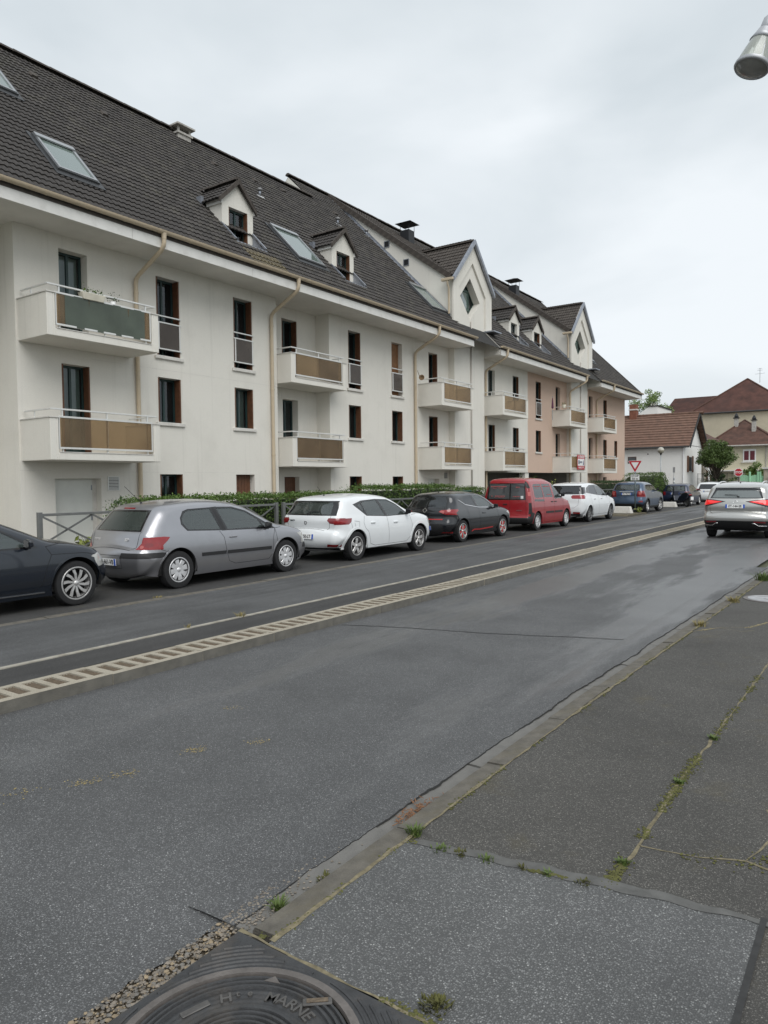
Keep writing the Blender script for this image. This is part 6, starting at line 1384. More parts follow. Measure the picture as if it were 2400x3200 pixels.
van = dict(L=4.21, w=.915, ra=.72, wb=2.697, R=.32, sec=VS, zb=.22, arch=.37, paint=paint('red_paint', (.30, .009, .015), 0, .3, .1), wheel=dict(m=m_steelw, rr=.2, n=9, w0=.05, w1=.05), lip=m_black if False else None,
  top=[(.2, .27, .25, .12, .04), (.06, .29), (.01, .38), (.0, .46), (.03, .52), (.05, .7, .16, .09, .03), (.06, 1.0), (.10, 1.38, .15, .09, .035), (.15, 1.66), (.22, 1.76), (.36, 1.80, .16, .13, .03), (.7, 1.815), (1.3, 1.82), (1.9, 1.79), (2.3, 1.69), (2.7, 1.43), (3.02, 1.17, *HO), (3.3, 1.075), (3.7, .985), (3.97, .85, *FB), (4.12, .66), (4.2, .5), (4.2, .36), (4.1, .24)],
  trim=[('B', [(-1, .2), (1, .2), (1, .475), (-1, .475)], m_black), ('S', [(-.1, .2), (.46, .2), (.42, .62), (.2, .66), (-.1, .64)], m_black), ('S', [(3.75, .2), (4.4, .2), (4.4, .52), (3.9, .55)], m_black), ('S', [(-.1, .62), (.2, .64), (.17, 1.0), (-.1, 1.0)], m_black), ('S', [(-.1, 1.48), (.26, 1.48), (.20, 1.72), (-.1, 1.72)], m_black), ('S', [(.44, 1.03), (1.3, 1.0), (1.3, 1.08), (.46, 1.1)], m_gloss)],
  wins=[([(.50, 1.2), (.50, 1.55), (.58, 1.62), (1.2, 1.63), (1.25, 1.15), (.58, 1.14)], g_van), ([(1.33, 1.15), (1.29, 1.63), (2.0, 1.62), (2.10, 1.14)], g_van), ([(2.26, 1.07), (2.17, 1.60), (2.38, 1.57), (2.64, 1.40), (3.0, 1.09)], g_car)],
  rwin=[[(-.74, 1.08), (.74, 1.08), (.68, 1.66), (-.68, 1.66)], [(-.68, 1.12), (.13, 1.12), (.13, 1.63), (-.64, 1.63)], [(.18, 1.12), (.68, 1.12), (.64, 1.63), (.18, 1.63)]], rglass=g_van, fwin=[[(-.72, 1.15), (.72, 1.15), (.62, 1.72), (-.62, 1.72)], [(-.68, 1.18), (.68, 1.18), (.58, 1.68), (-.58, 1.68)]],
  lights=[('tail_light', m_tail, [(-.1, .98), (.19, .98), (.24, 1.46), (-.1, 1.47)], [(.77, .98), (1, .98), (1, 1.47), (.74, 1.47)]), ('indicator', m_amber, [(-.1, 1.22), (.18, 1.22), (.21, 1.36), (-.1, 1.36)], None), ('reflector', m_tail, [(-.1, .52), (.12, .52), (.12, .6), (-.1, .6)], None)],
  flights=[('head_light', m_clear, [(3.55, .92), (3.8, .95), (4.4, .7), (4.0, .62)], [(.5, .68), (.95, .64), (.95, .92), (.65, .9)])],
  seams=[[(1.29, 1.65), (1.28, .3)], [(2.14, 1.64), (2.2, 1.0), (2.2, .28)], [(1.28, .28), (3.0, .28), (3.08, .5), (3.06, 1.08)], [(.34, 1.66), (.38, .7)], [(3.06, 1.0), (3.25, 1.07)]],
  strips=[([(1.42, .62), (2.16, .615)], .035, m_black, 'rub_strip'), ([(2.24, .615), (2.98, .61)], .035, m_black, 'rub_strip')],
  rseams=[[(.155, .48), (.155, 1.72)], [(-.76, .5), (-.74, 1.0), (-.70, 1.70), (.70, 1.70), (.74, 1.0), (.76, .5)]],
  handles=[(2.0, .98), (2.32, .98)], mirror=(2.86, 1.2), hm=m_black)
van['lip'] = van['paint']
vo, vB = car('parked_van', 'small red van with dark rear windows in the parked row', ROW, (-10.88, 22.86, .05), van)
# window lettering, handle and lamps on the van's rear
m_vlet = mat('faded_red_print', (.5, .10, .10), .6, var=.2, scale=30)
for (txt, x, z, sz) in (('www.artisan.fr', -.28, 1.55, .085), ('06 25 34 11 52', -.28, 1.2, .075), ('04', .42, 1.5, .14)):
    pass
for i, (x0, x1, z, h) in enumerate(((-.58, .02, 1.545, .035), (-.55, -.05, 1.49, .014), (-.55, .02, 1.215, .03), (-.45, -.02, 1.17, .012), (.26, .52, 1.20, .03), (.36, .5, 1.52, .05))):
    c, nn = vB.end_pt((x0+x1)/2, z); b = MB(); n = 12; rn = random.Random(i)
    for k in range(n):
        if rn.random() < .15: continue
        a0 = x0+(x1-x0)*k/n; a1 = x0+(x1-x0)*(k+.8)/n; hh = h*rn.uniform(.6, 1); y = c.y-.004; b.quad((a0, y, z-hh/2), (a1, y, z-hh/2), (a1, y, z+hh/2), (a0, y, z+hh/2))
    b.build('window_print', m_vlet, vo, local=True)
for i, (s0, s1, z, h) in enumerate(((.6, 1.15, 1.54, .035), (.62, .95, 1.48, .014), (1.42, 1.95, 1.53, .035), (1.6, 1.95, 1.24, .03))):
    b = MB(); n = 10; rn = random.Random(i+9)
    for k in range(n):
        a0 = s0+(s1-s0)*k/n; a1 = s0+(s1-s0)*(k+.8)/n; hh = h*rn.uniform(.6, 1); x = float(vB.hw((a0+a1)/2, z))+.003; b.quad((x, a0, z-hh/2), (x, a1, z-hh/2), (x, a1, z+hh/2), (x, a0, z+hh/2))
    b.build('window_print', m_vlet, vo, local=True)
for (x, z, w, h, m) in ((-.02, .93, .16, .04, m_black), (-.1, 1.745, .2, .03, m_taildark), (.6, 1.17, .09, .1, m_platew), (.5, .72, .2, .015, m_alloydark)):
    c, nn = vB.end_pt(x, z); b = MB(); b.box(x-w/2, x+w/2, c.y-.02, c.y+.01, z-h/2, z+h/2); b.build('rear_fitting', m, vo, local=True, bevel=.006)
MS = [(z*1.06, i) for z, i in SEC]
mpv = dict(L=4.43, w=.913, ra=.80, wb=2.72, R=.33, sec=MS, zb=.21, paint=MATS['white_paint'], wheel=dict(m=m_alloydark, rr=.22, n=7, w0=.045, w1=.06, twist=.25),
  top=[(.22, .27, *RB), (.08, .31), (.01, .44), (.0, .6), (.03, .8, .25, .18, .07), (.05, .98), (.09, 1.12, .2, .16, .06), (.2, 1.32), (.31, 1.50), (.45, 1.57, *RO), (1.0, 1.615), (1.7, 1.62), (2.3, 1.555), (2.8, 1.37), (3.3, 1.12), (3.6, 1.01, *HO), (4.0, .91), (4.22, .78, *FB), (4.38, .6), (4.43, .44), (4.38, .3), (4.28, .21)],
  trim=[('S', [(.55, 1.22), (.72, 1.42), (1.2, 1.535), (1.9, 1.55), (2.4, 1.485), (2.9, 1.29), (3.38, 1.06), (2.0, 1.09)], m_gloss), ('S', [(.1, 1.16), (.24, 1.46), (.62, 1.45), (.5, 1.2)], m_gloss), ('B', [(-.8, .28), (.8, .28), (.72, .36), (-.72, .36)], m_black)],
  wins=[([(.97, 1.19), (1.0, 1.4), (1.3, 1.495), (1.75, 1.51), (1.84, 1.13)], g_dark), ([(1.92, 1.125), (1.86, 1.51), (2.25, 1.475), (2.48, 1.40), (2.66, 1.105)], g_car), ([(2.74, 1.1), (2.6, 1.355), (2.9, 1.24), (3.26, 1.075)], g_car)],
  rwin=[[(-.80, 1.16), (.80, 1.16), (.66, 1.52), (-.66, 1.52)], [(-.74, 1.19), (.74, 1.19), (.60, 1.48), (-.60, 1.48)]], rglass=g_dark, fwin=[[(-.7, 1.1), (.7, 1.1), (.58, 1.53), (-.58, 1.53)], [(-.66, 1.13), (.66, 1.13), (.55, 1.49), (-.55, 1.49)]],
  lights=[('tail_light', m_tail, [(-.1, .98), (.28, 1.0), (.36, 1.08), (.3, 1.12), (-.1, 1.135)], [(.36, 1.06), (.42, .98), (1, .975), (1, 1.135), (.42, 1.13)]), ('reflector', m_tail, None, [(.45, .37), (.72, .36), (.74, .43), (.47, .44)])],
  flights=[('head_light', m_clear, [(3.8, .8), (4.0, .86), (4.5, .7), (4.5, .64)], [(.4, .66), (.95, .66), (.95, .82), (.6, .82)])],
  seams=[[(.95, 1.15), (1.05, .8), (1.25, .4), (1.4, .3), (3.1, .3), (3.3, .6), (3.3, 1.05)], [(1.88, 1.1), (1.9, .7), (1.95, .3)]], rseams=[[(-.7, 1.15), (-.66, .72), (-.5, .6), (.5, .6), (.66, .72), (.7, 1.15)]],
  handles=[(1.4, .95), (2.25, .95)], hm=m_chrome, mirror=(3.0, 1.13), plate=(.86, 'EK-207-QD'), wiper=(0, .4, 1.19), antenna=(.8, .15))
car('parked_car', 'white people carrier with dark rear window in front of the red van', ROW, (-11.05, 28.64, .05), mpv)
blue = dict(L=4.25, w=.90, ra=.74, wb=2.57, R=.345, sec=[(z*1.12, i) for z, i in SEC], zb=.27, arch=.40, lip=m_black, lipw=.05, lipo=.012, steer=-.25, paint=paint('blue_paint', (.05, .085, .145), .35, .3, .1), wheel=dict(m=m_alloy, rr=.22, n=5, w0=.07, w1=.08, tw=.21),
  top=[(.25, .34, *RB), (.1, .38), (.01, .5), (.0, .64), (.03, .76), (.06, .86), (.05, 1.05, .25, .18, .07), (.11, 1.22, *HA), (.28, 1.43), (.36, 1.52), (.48, 1.57, *RO), (.9, 1.61), (1.5, 1.61), (2.0, 1.55), (2.35, 1.43), (2.75, 1.22), (3.02, 1.12, *HO), (3.4, 1.07), (3.8, .97), (4.02, .82, *FB), (4.18, .64), (4.25, .5), (4.2, .36), (4.05, .28)],
  trim=[('S', [(.60, 1.3), (.68, 1.42), (.95, 1.5), (1.5, 1.52), (1.92, 1.48), (2.27, 1.34), (2.6, 1.135), (.85, 1.18)], m_gloss), ('S', [(1.0, .2), (3.0, .2), (3.0, .36), (1.0, .36)], m_black), ('B', [(-.9, .3), (.9, .3), (.7, .5), (-.7, .5)], m_black)],
  wins=[([(.9, 1.215), (.70, 1.32), (.78, 1.42), (1.0, 1.475), (1.4, 1.49), (1.5, 1.19)], g_car), ([(1.58, 1.19), (1.5, 1.49), (1.9, 1.455), (2.24, 1.32), (2.5, 1.155)], g_car)],
  rwin=[[(-.66, 1.19), (.66, 1.19), (.58, 1.49), (-.58, 1.49)], [(-.61, 1.22), (.61, 1.22), (.53, 1.46), (-.53, 1.46)]], fwin=[[(-.68, 1.17), (.68, 1.17), (.56, 1.51), (-.56, 1.51)], [(-.64, 1.2), (.64, 1.2), (.53, 1.48), (-.53, 1.48)]],
  lights=[('tail_light', m_taildark, [(-.1, .86), (.25, .88), (.3, 1.0), (.27, 1.13), (-.1, 1.16)], [(.53, .88), (.56, .85), (1, .83), (1, 1.16), (.60, 1.16), (.55, 1.12)]), ('lamp_centre', m_amber, None, [(.61, .94), (.74, .93), (.75, 1.07), (.62, 1.08)]), ('reflector', m_taildark, None, [(.6, .58), (.8, .57), (.8, .66), (.65, .66)])],
  seams=[[(1.0, 1.18), (1.05, .8), (1.2, .45), (2.6, .42), (2.75, .7), (2.7, 1.12)], [(1.54, 1.17), (1.62, .42)]], rseams=[[(-.6, 1.18), (-.55, .78), (.55, .78), (.6, 1.18)]],
  handles=[(1.25, 1.08), (1.98, 1.06)], hm=m_chrome, mirror=(2.5, 1.2), plate=(1.0, 'FG-778-YA'), wiper=(-.1, -.42, 1.22), strips=[])
bo, bB = car('parked_car', 'blue crossover parked behind the give way sign', ROW, (-11.18, 38.0, .05), blue)
c, nn = bB.end_pt(0, 1.115); b = MB(); b.box(-.36, .36, c.y-.03, c.y+.01, 1.10, 1.135); b.build('chrome_bar', m_chrome, bo, local=True, bevel=.008)
suv = dict(L=4.63, w=.925, ra=.98, wb=2.66, R=.365, sec=[(z*1.14, i*.9) for z, i in SEC], zb=.28, arch=.425, lip=m_black, lipw=.03, lipo=.01, paint=paint('champagne_paint', (.5, .495, .475), .7, .28, .1), wheel=dict(m=m_alloydark, rr=.24, n=5, w0=.08, w1=.09, tw=.225),
  top=[(.38, .3, .3, .16, .05), (.2, .36), (.06, .47), (.0, .60, .4, .2, .09), (.02, .69), (.08, .745), (.15, .80), (.13, .95, .3, .18, .09), (.15, 1.08), (.21, 1.185, *HA), (.44, 1.42), (.47, 1.5), (.60, 1.57, *RO), (1.1, 1.64), (1.8, 1.65), (2.3, 1.58), (2.7, 1.42), (3.2, 1.13), (3.5, 1.06, *HO), (4.0, .98), (4.38, .82, *FB), (4.57, .62), (4.63, .46), (4.55, .3), (4.4, .24)],
  trim=[('B', [(-.95, .25), (.95, .25), (.86, .545), (-.86, .545)], m_black), ('S', [(.9, 1.22), (1.1, 1.45), (1.6, 1.535), (2.1, 1.51), (2.5, 1.39), (3.0, 1.14), (1.5, 1.12)], m_gloss), ('S', [(1.45, .25), (3.2, .25), (3.2, .4), (1.45, .4)], m_black)],
  wins=[([(1.15, 1.2), (1.25, 1.42), (1.6, 1.50), (1.9, 1.49), (1.95, 1.15)], g_dark), ([(2.03, 1.15), (1.98, 1.485), (2.45, 1.37), (2.9, 1.16)], g_car)],
  rwin=[[(-.72, 1.20), (.72, 1.20), (.60, 1.52), (-.60, 1.52)], [(-.67, 1.225), (.67, 1.225), (.56, 1.44), (-.56, 1.44)]], rglass=g_suv, fwin=[[(-.72, 1.12), (.72, 1.12), (.6, 1.53), (-.6, 1.53)], [(-.68, 1.15), (.68, 1.15), (.56, 1.49), (-.56, 1.49)]],
  lights=[('tail_light_housing', m_gloss, [(-.1, .92), (.3, .98), (.52, 1.14), (-.1, 1.19)], [(.26, 1.115), (.95, .92), (.95, 1.19), (.6, 1.165)]), ('tail_light', m_taillit, [(-.1, .98), (.3, 1.04), (.42, 1.12), (-.1, 1.155)], [(.36, 1.105), (.95, .975), (.95, 1.16), (.66, 1.145)]), ('reflector', m_taildark, None, [(.5, .495), (.8, .485), (.8, .53), (.5, .54)])],
  seams=[], rseams=[[(-.70, 1.19), (-.70, .80), (-.62, .735), (.62, .735), (.70, .80), (.70, 1.19)]], handles=[(1.85, 1.0), (2.8, .97)], mirror=(2.95, 1.2), plate=(.965, 'ET-144-SE'), wiper=(.06, -.32, 1.24), antenna=(.95, .06), seatf=2.45, seatr=1.4)
so, sB = car('driving_car', 'silver sport utility car driving away on the road at the right edge', None, (-3.70, 23.3, .0), suv)
for sg in (1, -1):
    b = MB(); x = .60; b.tube([(sg*x, .85, 1.575), (sg*x, .98, 1.655), (sg*x, 1.3, 1.69), (sg*x, 1.9, 1.695), (sg*x, 2.25, 1.65), (sg*x, 2.36, 1.58)], .019, 8); b.build('roof_rail', m_steelw, so, local=True, smooth=True)
    b = MB(); P_ = [(sg*.84, .40), (sg*.62, .40), (sg*.52, .47), (sg*.46, .475)]; b.tube([Vector((x_, sB.end_pt(x_, z_+.02)[0].y-.02, z_)) for x_, z_ in P_], .013, 6); b.build('chrome_strip', m_chrome, so, local=True, smooth=True)
c, nn = sB.end_pt(0, 1.09); b = MB(); b.lathe([(.045, -.004), (.045, .004), (.036, .004), (.036, -.004)], (0, c.y-.012, 1.10), (0, -1, .2), 24); o = b.build('badge_ring', m_chrome, so, local=True, smooth=True); o.scale = (1.35, 1, 1)
b = MB(); b.tube([(-.012, c.y-.014, 1.13), (-.02, c.y-.014, 1.085), (.03, c.y-.014, 1.08)], .007, 5); b.build('badge_mark', m_chrome, so, local=True)
b = MB(); b.box(-.42, .42, sB.end_pt(0, .33)[0].y+.1, sB.end_pt(0, .33)[0].y+.3, .24, .33); b.build('rear_skirt', m_black, so, local=True, bevel=.03)
navy = dict(L=4.25, w=.905, ra=.80, wb=2.578, R=.325, sec=[(z*.95, i*1.15) for z, i in SEC], zb=.19, paint=paint('dark_navy_paint', (.010, .014, .022), .1, .24, .12), wheel=dict(m=m_alloy, rr=.235, n=10, w0=.03, w1=.055, twist=.35, tw=.21),
  top=[(.2, .25, *RB), (.06, .3), (.0, .45), (.03, .65), (.08, .85, *HA), (.25, 1.08), (.55, 1.28), (.95, 1.365, *RO), (1.5, 1.40), (1.95, 1.37), (2.3, 1.28), (2.7, 1.11), (3.05, .955, *HO), (3.4, .895), (3.72, .80), (3.92, .68, .55, .38, .1), (4.0, .55), (4.04, .42), (4.02, .3), (3.94, .2)],
  trim=[('S', [(.85, .98), (1.0, 1.2), (1.45, 1.29), (1.95, 1.275), (2.32, 1.175), (2.83, .885), (1.6, .87)], m_gloss)],
  wins=[([(.95, .99), (1.06, 1.18), (1.38, 1.25), (1.45, .90)], g_car), ([(1.54, .90), (1.48, 1.26), (1.95, 1.245), (2.3, 1.15), (2.72, .905)], g_car)],
  rwin=[[(-.6, .95), (.6, .95), (.5, 1.3), (-.5, 1.3)], [(-.55, .98), (.55, .98), (.46, 1.26), (-.46, 1.26)]], fwin=[[(-.7, .95), (.7, .95), (.56, 1.35), (-.56, 1.35)], [(-.66, .98), (.66, .98), (.52, 1.32), (-.52, 1.32)]],
  lights=[('tail_light', m_tail, [(-.1, .72), (.3, .74), (.3, .88), (-.1, .86)], [(.5, .72), (.95, .7), (.95, .86), (.5, .86)])],
  flights=[('head_light', m_clear, [(3.60, .70), (3.74, .745), (3.95, .715), (4.3, .60), (4.3, .54), (3.86, .585)], [(.52, .58), (.9, .54), (.9, .72), (.66, .68)])],
  seams=[[(1.42, .86), (1.44, .5), (1.56, .3), (2.7, .28), (2.86, .36), (2.92, .6), (3.0, .77), (2.93, .89)], [(2.93, .89), (3.16, .92)], [(3.0, .775), (3.5, .76), (3.7, .72)], [(3.66, .57), (3.78, .6), (3.9, .585)]],
  strips=[([(1.2, .262), (2.9, .25)], .007, m_chrome, 'sill_strip')], handles=[(1.65, .80)], mirror=(2.66, .95), mm=MATS['dark_navy_paint'])
car('parked_car', 'dark navy coupe with large alloy wheel cut off by the left picture edge', ROW, (-10.48, 2.56, .05), navy)
def hatch(paint_, ht=1.44, L=4.15, w=.868, ra=.75, wb=2.51, low=.78):
    k = ht/1.44
    return dict(L=L, w=w, ra=ra, wb=wb, R=.31, sec=[(z*k*.98, i) for z, i in SEC], zb=.2, paint=paint_, wheel=dict(m=m_alloy, rr=.2, n=6, w0=.05, w1=.07),
      top=[(.2, .26, *RB), (.06, .3), (.0, .45), (.02, .62*k), (.06, .70*k), (.09, .85*k, *HA), (.14, .97*k), (.36, 1.28*k), (.46, 1.37*k, *RO), (.9, 1.42*k), (1.5, 1.44*k), (2.0, 1.40*k), (2.3, 1.31*k), (2.75, 1.07*k), (3.05, .97*k, *HO), (3.5, .9*k), (3.9, .78*k, *FB), (4.08, .6), (L, .45), (L-.04, .3), (L-.12, .22)],
      trim=[('S', [(.62, 1.05*k), (.8, 1.28*k), (1.4, 1.34*k), (1.95, 1.32*k), (2.25, 1.22*k), (2.72, .94*k), (.8, .95*k)], m_gloss)],
      wins=[([(.9, .99*k), (.95, 1.26*k), (1.5, 1.31*k), (1.6, .97*k)], g_car), ([(1.7, .97*k), (1.62, 1.31*k), (1.92, 1.295*k), (2.22, 1.2*k), (2.6, .96*k)], g_car)],
      rwin=[[(-.62, .96*k), (.62, .96*k), (.54, 1.31*k), (-.54, 1.31*k)], [(-.57, .99*k), (.57, .99*k), (.49, 1.28*k), (-.49, 1.28*k)]], fwin=[[(-.66, .98*k), (.66, .98*k), (.55, 1.36*k), (-.55, 1.36*k)], [(-.62, 1.01*k), (.62, 1.01*k), (.52, 1.33*k), (-.52, 1.33*k)]],
      lights=[('tail_light', m_taildark, [(-.1, .72*k), (.26, .74*k), (.28, .92*k), (-.1, .93*k)], [(.58, .72*k), (1, .71*k), (1, .93*k), (.60, .93*k)])], seams=[[(1.0, .95*k), (1.1, .4), (2.7, .35), (2.8, .9*k)], [(1.65, .95*k), (1.7, .35)]], handles=[(1.3, .85*k), (2.1, .84*k)], mirror=(2.55, 1.0*k), plate=(.8*k, 'BY-318-TN'))
golf = hatch(paint('far_navy_paint', (.018, .026, .06), .2, .3, .1)); car('parked_car', 'dark navy hatchback parked beyond the motor scooter', ROW, (-11.35, 49.1, .05), golf)
pg = hatch(MATS['white_paint'], 1.5, 4.2, .9); pg['lights'] = [('tail_light', m_tail, [(-.1, .86), (.3, .9), (.5, 1.06), (-.1, 1.04)], [(.45, .9), (1, .86), (1, 1.06), (.55, 1.02)])]; pg['rglass'] = g_dark
car('parked_car', 'white hatchback with red lamps beyond the dark navy hatchback', ROW, (-10.75, 56.2, .05), pg)
fs_ = hatch(paint('far_silver_paint', (.4, .42, .44), .4, .3, .1), 1.52, 4.3, .9); car('parked_car', 'pale silver car farthest along the parked row, only its roof showing', ROW, (-10.3, 64.5, .05), fs_)
# ================================================================== fence, hedges, signs, houses, trees
m_fence = mat('grey_fence_paint', (.16, .165, .16), .5, .2, var=.12, scale=5, dirt=(.26, .25, .22), dscale=4, damt=.4)
FG = 'grey metal cross braced barriers in front of the hedge'
def barrier(Y0, Y1, X0, label, z0=.06):
    t = empty('barrier', (X0, Y0, z0), 0, label, 'fence', FG); L_ = Y1-Y0; zt, zb = 1.20, .12
    for y in (.04, L_-.04):
        b = MB(); b.box(-.04, .04, y-.04, y+.04, 0, 1.25); b.build('post', m_fence, t, local=True, bevel=.006)
    for z in (zt, zb):
        b = MB(); b.box(-.025, .025, .08, L_-.08, z-.025, z+.025); b.build('rail', m_fence, t, local=True, bevel=.005)
    n = max(2, int(round((L_-.16)/.935))); dx = (L_-.16)/n
    for i in range(-1, n):
        for sg in (1, -1):
            a, c = .08+i*dx, .08+(i+2)*dx; za, zc = (zt-.03, zb+.03) if sg > 0 else (zb+.03, zt-.03)
            if a < .08: za = za+(zc-za)*(.08-a)/(c-a); a = .08
            if c > L_-.08: zc = za+(zc-za)*(L_-.08-a)/(c-a); c = L_-.08
            b = MB(); b.bar((.012*sg, a, za), (.012*sg, c, zc), .014, .034); b.build('brace', m_fence, t, local=True)
    return t
barrier(7.0, 13.2, -12.5, 'grey braced barrier nearest the camera, behind the silver hatchback')
barrier(13.38, 19.75, -12.5, 'grey braced barrier behind the white hatchback')
barrier(19.9, 26.2, -12.5, 'grey braced barrier behind the black hatchback')
barrier(35.5, 41.5, -12.6, 'grey braced barrier left of the blue crossover'); barrier(41.7, 47.5, -12.6, 'grey braced barrier behind the blue crossover')

def leafmat(name, c1, c2, tr=.25):
    m = bpy.data.materials.new(name); m.use_nodes = True; t = m.node_tree; b = t.nodes['Principled BSDF']; L = t.links.new
    co = N(t, 'ShaderNodeTexCoord'); no = N(t, 'ShaderNodeTexNoise'); no.inputs['Scale'].default_value = 5.5; no.inputs['Detail'].default_value = 8; no.inputs['Roughness'].default_value = .75; L(co.outputs['Object'], no.inputs['Vector'])
    rp_ = N(t, 'ShaderNodeValToRGB'); rp_.color_ramp.elements[0].position = .32; rp_.color_ramp.elements[0].color = (*c1, 1); rp_.color_ramp.elements[1].position = .68; rp_.color_ramp.elements[1].color = (*c2, 1)
    L(no.outputs['Fac'], rp_.inputs[0]); L(rp_.outputs[0], b.inputs['Base Color']); b.inputs['Roughness'].default_value = .5; b.inputs['Specular IOR Level'].default_value = .35
    b.inputs['Subsurface Weight'].default_value = 0; return m
m_hedge = leafmat('hedge_leaf', (.035, .075, .014), (.12, .19, .035)); m_hedgedark = leafmat('dark_hedge_leaf', (.018, .04, .012), (.05, .09, .025))
m_treeleaf = leafmat('tree_leaf', (.04, .08, .018), (.13, .18, .05)); m_shrub = leafmat('shrub_leaf', (.05, .1, .012), (.14, .22, .04)); m_farleaf = leafmat('far_leaf', (.1, .17, .05), (.26, .34, .12)); m_palm = leafmat('yellow_green_leaf', (.12, .17, .03), (.3, .33, .08))
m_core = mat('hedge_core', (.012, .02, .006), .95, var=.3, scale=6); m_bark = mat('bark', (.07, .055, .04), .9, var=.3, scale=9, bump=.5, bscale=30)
def leaf(b, p, s, rn, nz=0.0):
    n = Vector((rn.gauss(0, 1), rn.gauss(0, 1), rn.gauss(0, 1)+nz)).normalized(); a = n.orthogonal().normalized(); a.rotate(Matrix.Rotation(rn.uniform(0, 6.28), 3, n)); c = n.cross(a); l_ = s*rn.uniform(.7, 1.25); w = l_*.5
    p = Vector(p); b.add([p-a*l_*.5, p+c*w*.5+n*l_*.06, p+a*l_*.5, p-c*w*.5+n*l_*.06], [(0, 1, 2, 3)])
def hedge(name, Y0, Y1, X0, X1, z0, zt, n, mat_, label, ls=.06, dome=False, seed=1):
    rn = random.Random(seed); t = empty(name, ((X0+X1)/2, Y0, z0), 0, label, 'hedge'); b = MB(); hx = (X1-X0)/2; ox = 0; L_ = Y1-Y0; H_ = zt-z0
    def top(y, x):
        q = H_*(1+.035*noise.noise((y*.8, x, seed))+.03*noise.noise((y*3.1, x*3, seed+5)))
        e_ = min(y, L_-y); 
        if dome: q *= max(.12, math.sqrt(max(0, 1-((y-L_/2)/(L_/2))**2)))
        elif e_ < .5: q *= .72+.28*math.sqrt(max(0, 1-((.5-e_)/.5)**2))
        return q
    for i in range(n):
        y = rn.uniform(0, L_); x = rn.uniform(-hx, hx); h = top(y, x); f = rn.random()
        bulge = 1+.10*noise.noise((y*1.7, 3.3, seed))
        if f < .42: p = (rn.gauss(0, .035)+hx*bulge*(1 if rn.random() < .8 else -1), y, h*math.sqrt(rn.random())); nz = .2
        elif f < .86: p = (x, y, h-abs(rn.gauss(0, .05))+rn.gauss(0, .02)); nz = 1.2
        elif f < .9: p = (x, rn.choice((0, L_))+rn.gauss(0, .05), h*rn.random()); nz = .2
        else: p = (x*1.05, y, h+rn.uniform(-.1, .07)); nz = .6
        leaf(b, p, ls, rn, nz)
    b.build('foliage', mat_, t, local=True)
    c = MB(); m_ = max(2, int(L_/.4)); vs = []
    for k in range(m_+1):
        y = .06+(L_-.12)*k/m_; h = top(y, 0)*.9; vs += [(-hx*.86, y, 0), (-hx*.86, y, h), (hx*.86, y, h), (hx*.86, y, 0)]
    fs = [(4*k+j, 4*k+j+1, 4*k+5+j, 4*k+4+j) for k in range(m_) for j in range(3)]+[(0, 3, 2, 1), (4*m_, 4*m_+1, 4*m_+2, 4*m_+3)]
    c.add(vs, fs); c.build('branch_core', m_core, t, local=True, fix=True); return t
hedge('hedge', 9.2, 17.4, -13.75, -12.75, .06, 1.50, 15000, m_hedge, 'clipped green hedge behind the silver and white hatchbacks', seed=2)
hedge('hedge', 17.3, 23.2, -13.8, -12.75, .06, 1.67, 9500, m_hedge, 'taller clipped hedge stretch behind the black hatchback', seed=3)
hedge('hedge', 23.9, 25.4, -13.7, -12.8, .06, 1.56, 2600, m_hedge, 'last hedge clump right of the dark green box', seed=4)
hedge('hedge', 40.0, 45.0, -14.0, -12.9, .06, 1.72, 5200, m_hedgedark, 'dark clipped hedge at the foot of the pink wall behind the blue crossover', seed=5)
hedge('bush', 47.0, 51.6, -14.4, -12.2, .06, 2.25, 6500, m_hedge, 'rounded green bush left of the globe street lamp', dome=True, ls=.08, seed=6)
gb_ = empty('planter_box', (-13.2, 22.5, .06), 0, 'dark green box standing in the gap of the hedge', 'box')
b = MB(); b.box(-.4, .4, 0, 1.45, 0, 1.33); b.build('body', mat('dark_green_plastic', (.012, .06, .035), .5, var=.1), gb_, local=True, bevel=.03)
b = MB(); b.box(-.43, .43, -.03, 1.48, 1.33, 1.40); b.build('lid', MATS['dark_green_plastic'], gb_, local=True, bevel=.02)
# yellow green plant and a wispy shrub
def fronds(name, loc, n, h, sp_, mat_, label, seed=1, ls=.09, per=9):
    rn = random.Random(seed); t = empty(name, loc, 0, label, 'plant'); st = MB(); lf = MB()
    for i in range(n):
        a = rn.uniform(0, 6.28); d = Vector((math.cos(a), math.sin(a), 0)); L_ = h*rn.uniform(.6, 1.1); k = rn.uniform(.2, 1)*sp_; pts = [d*(k*u*u)+Vector((0, 0, L_*(u-.3*u*u*k))) for u in (0, .25, .5, .75, 1)]
        st.tube(pts, [.008, .007, .006, .004, .002], 4)
        for j in range(per):
            u = .25+.75*j/per; p = d*(k*u*u)+Vector((0, 0, L_*(u-.3*u*u*k))); leaf(lf, p+Vector((rn.gauss(0, .03), rn.gauss(0, .03), rn.gauss(0, .02))), ls, rn, .5)
    st.build('stem', m_bark, t, local=True); lf.build('foliage', mat_, t, local=True); return t
fronds('plant', (-12.95, 8.3, .07), 26, .75, .35, m_palm, 'yellow green leafy plant between the coupe bonnet and the silver hatchback', 3, .13, 11)
fronds('plant', (-15.1, 34.2, .03), 22, 2.3, 1.2, m_shrub, 'wispy shrub rising above the red van roof', 5, .12, 16)
fronds('plant', (-10.35, 37.3, .12), 30, .28, .35, m_palm, 'grassy weeds around the foot of the give way sign', 7, .10, 6)
fronds('plant', (-15.0, 37.6, .03), 14, 1.9, .6, m_palm, 'small yellow green shrub beside the white people carrier roof', 8, .12, 12)
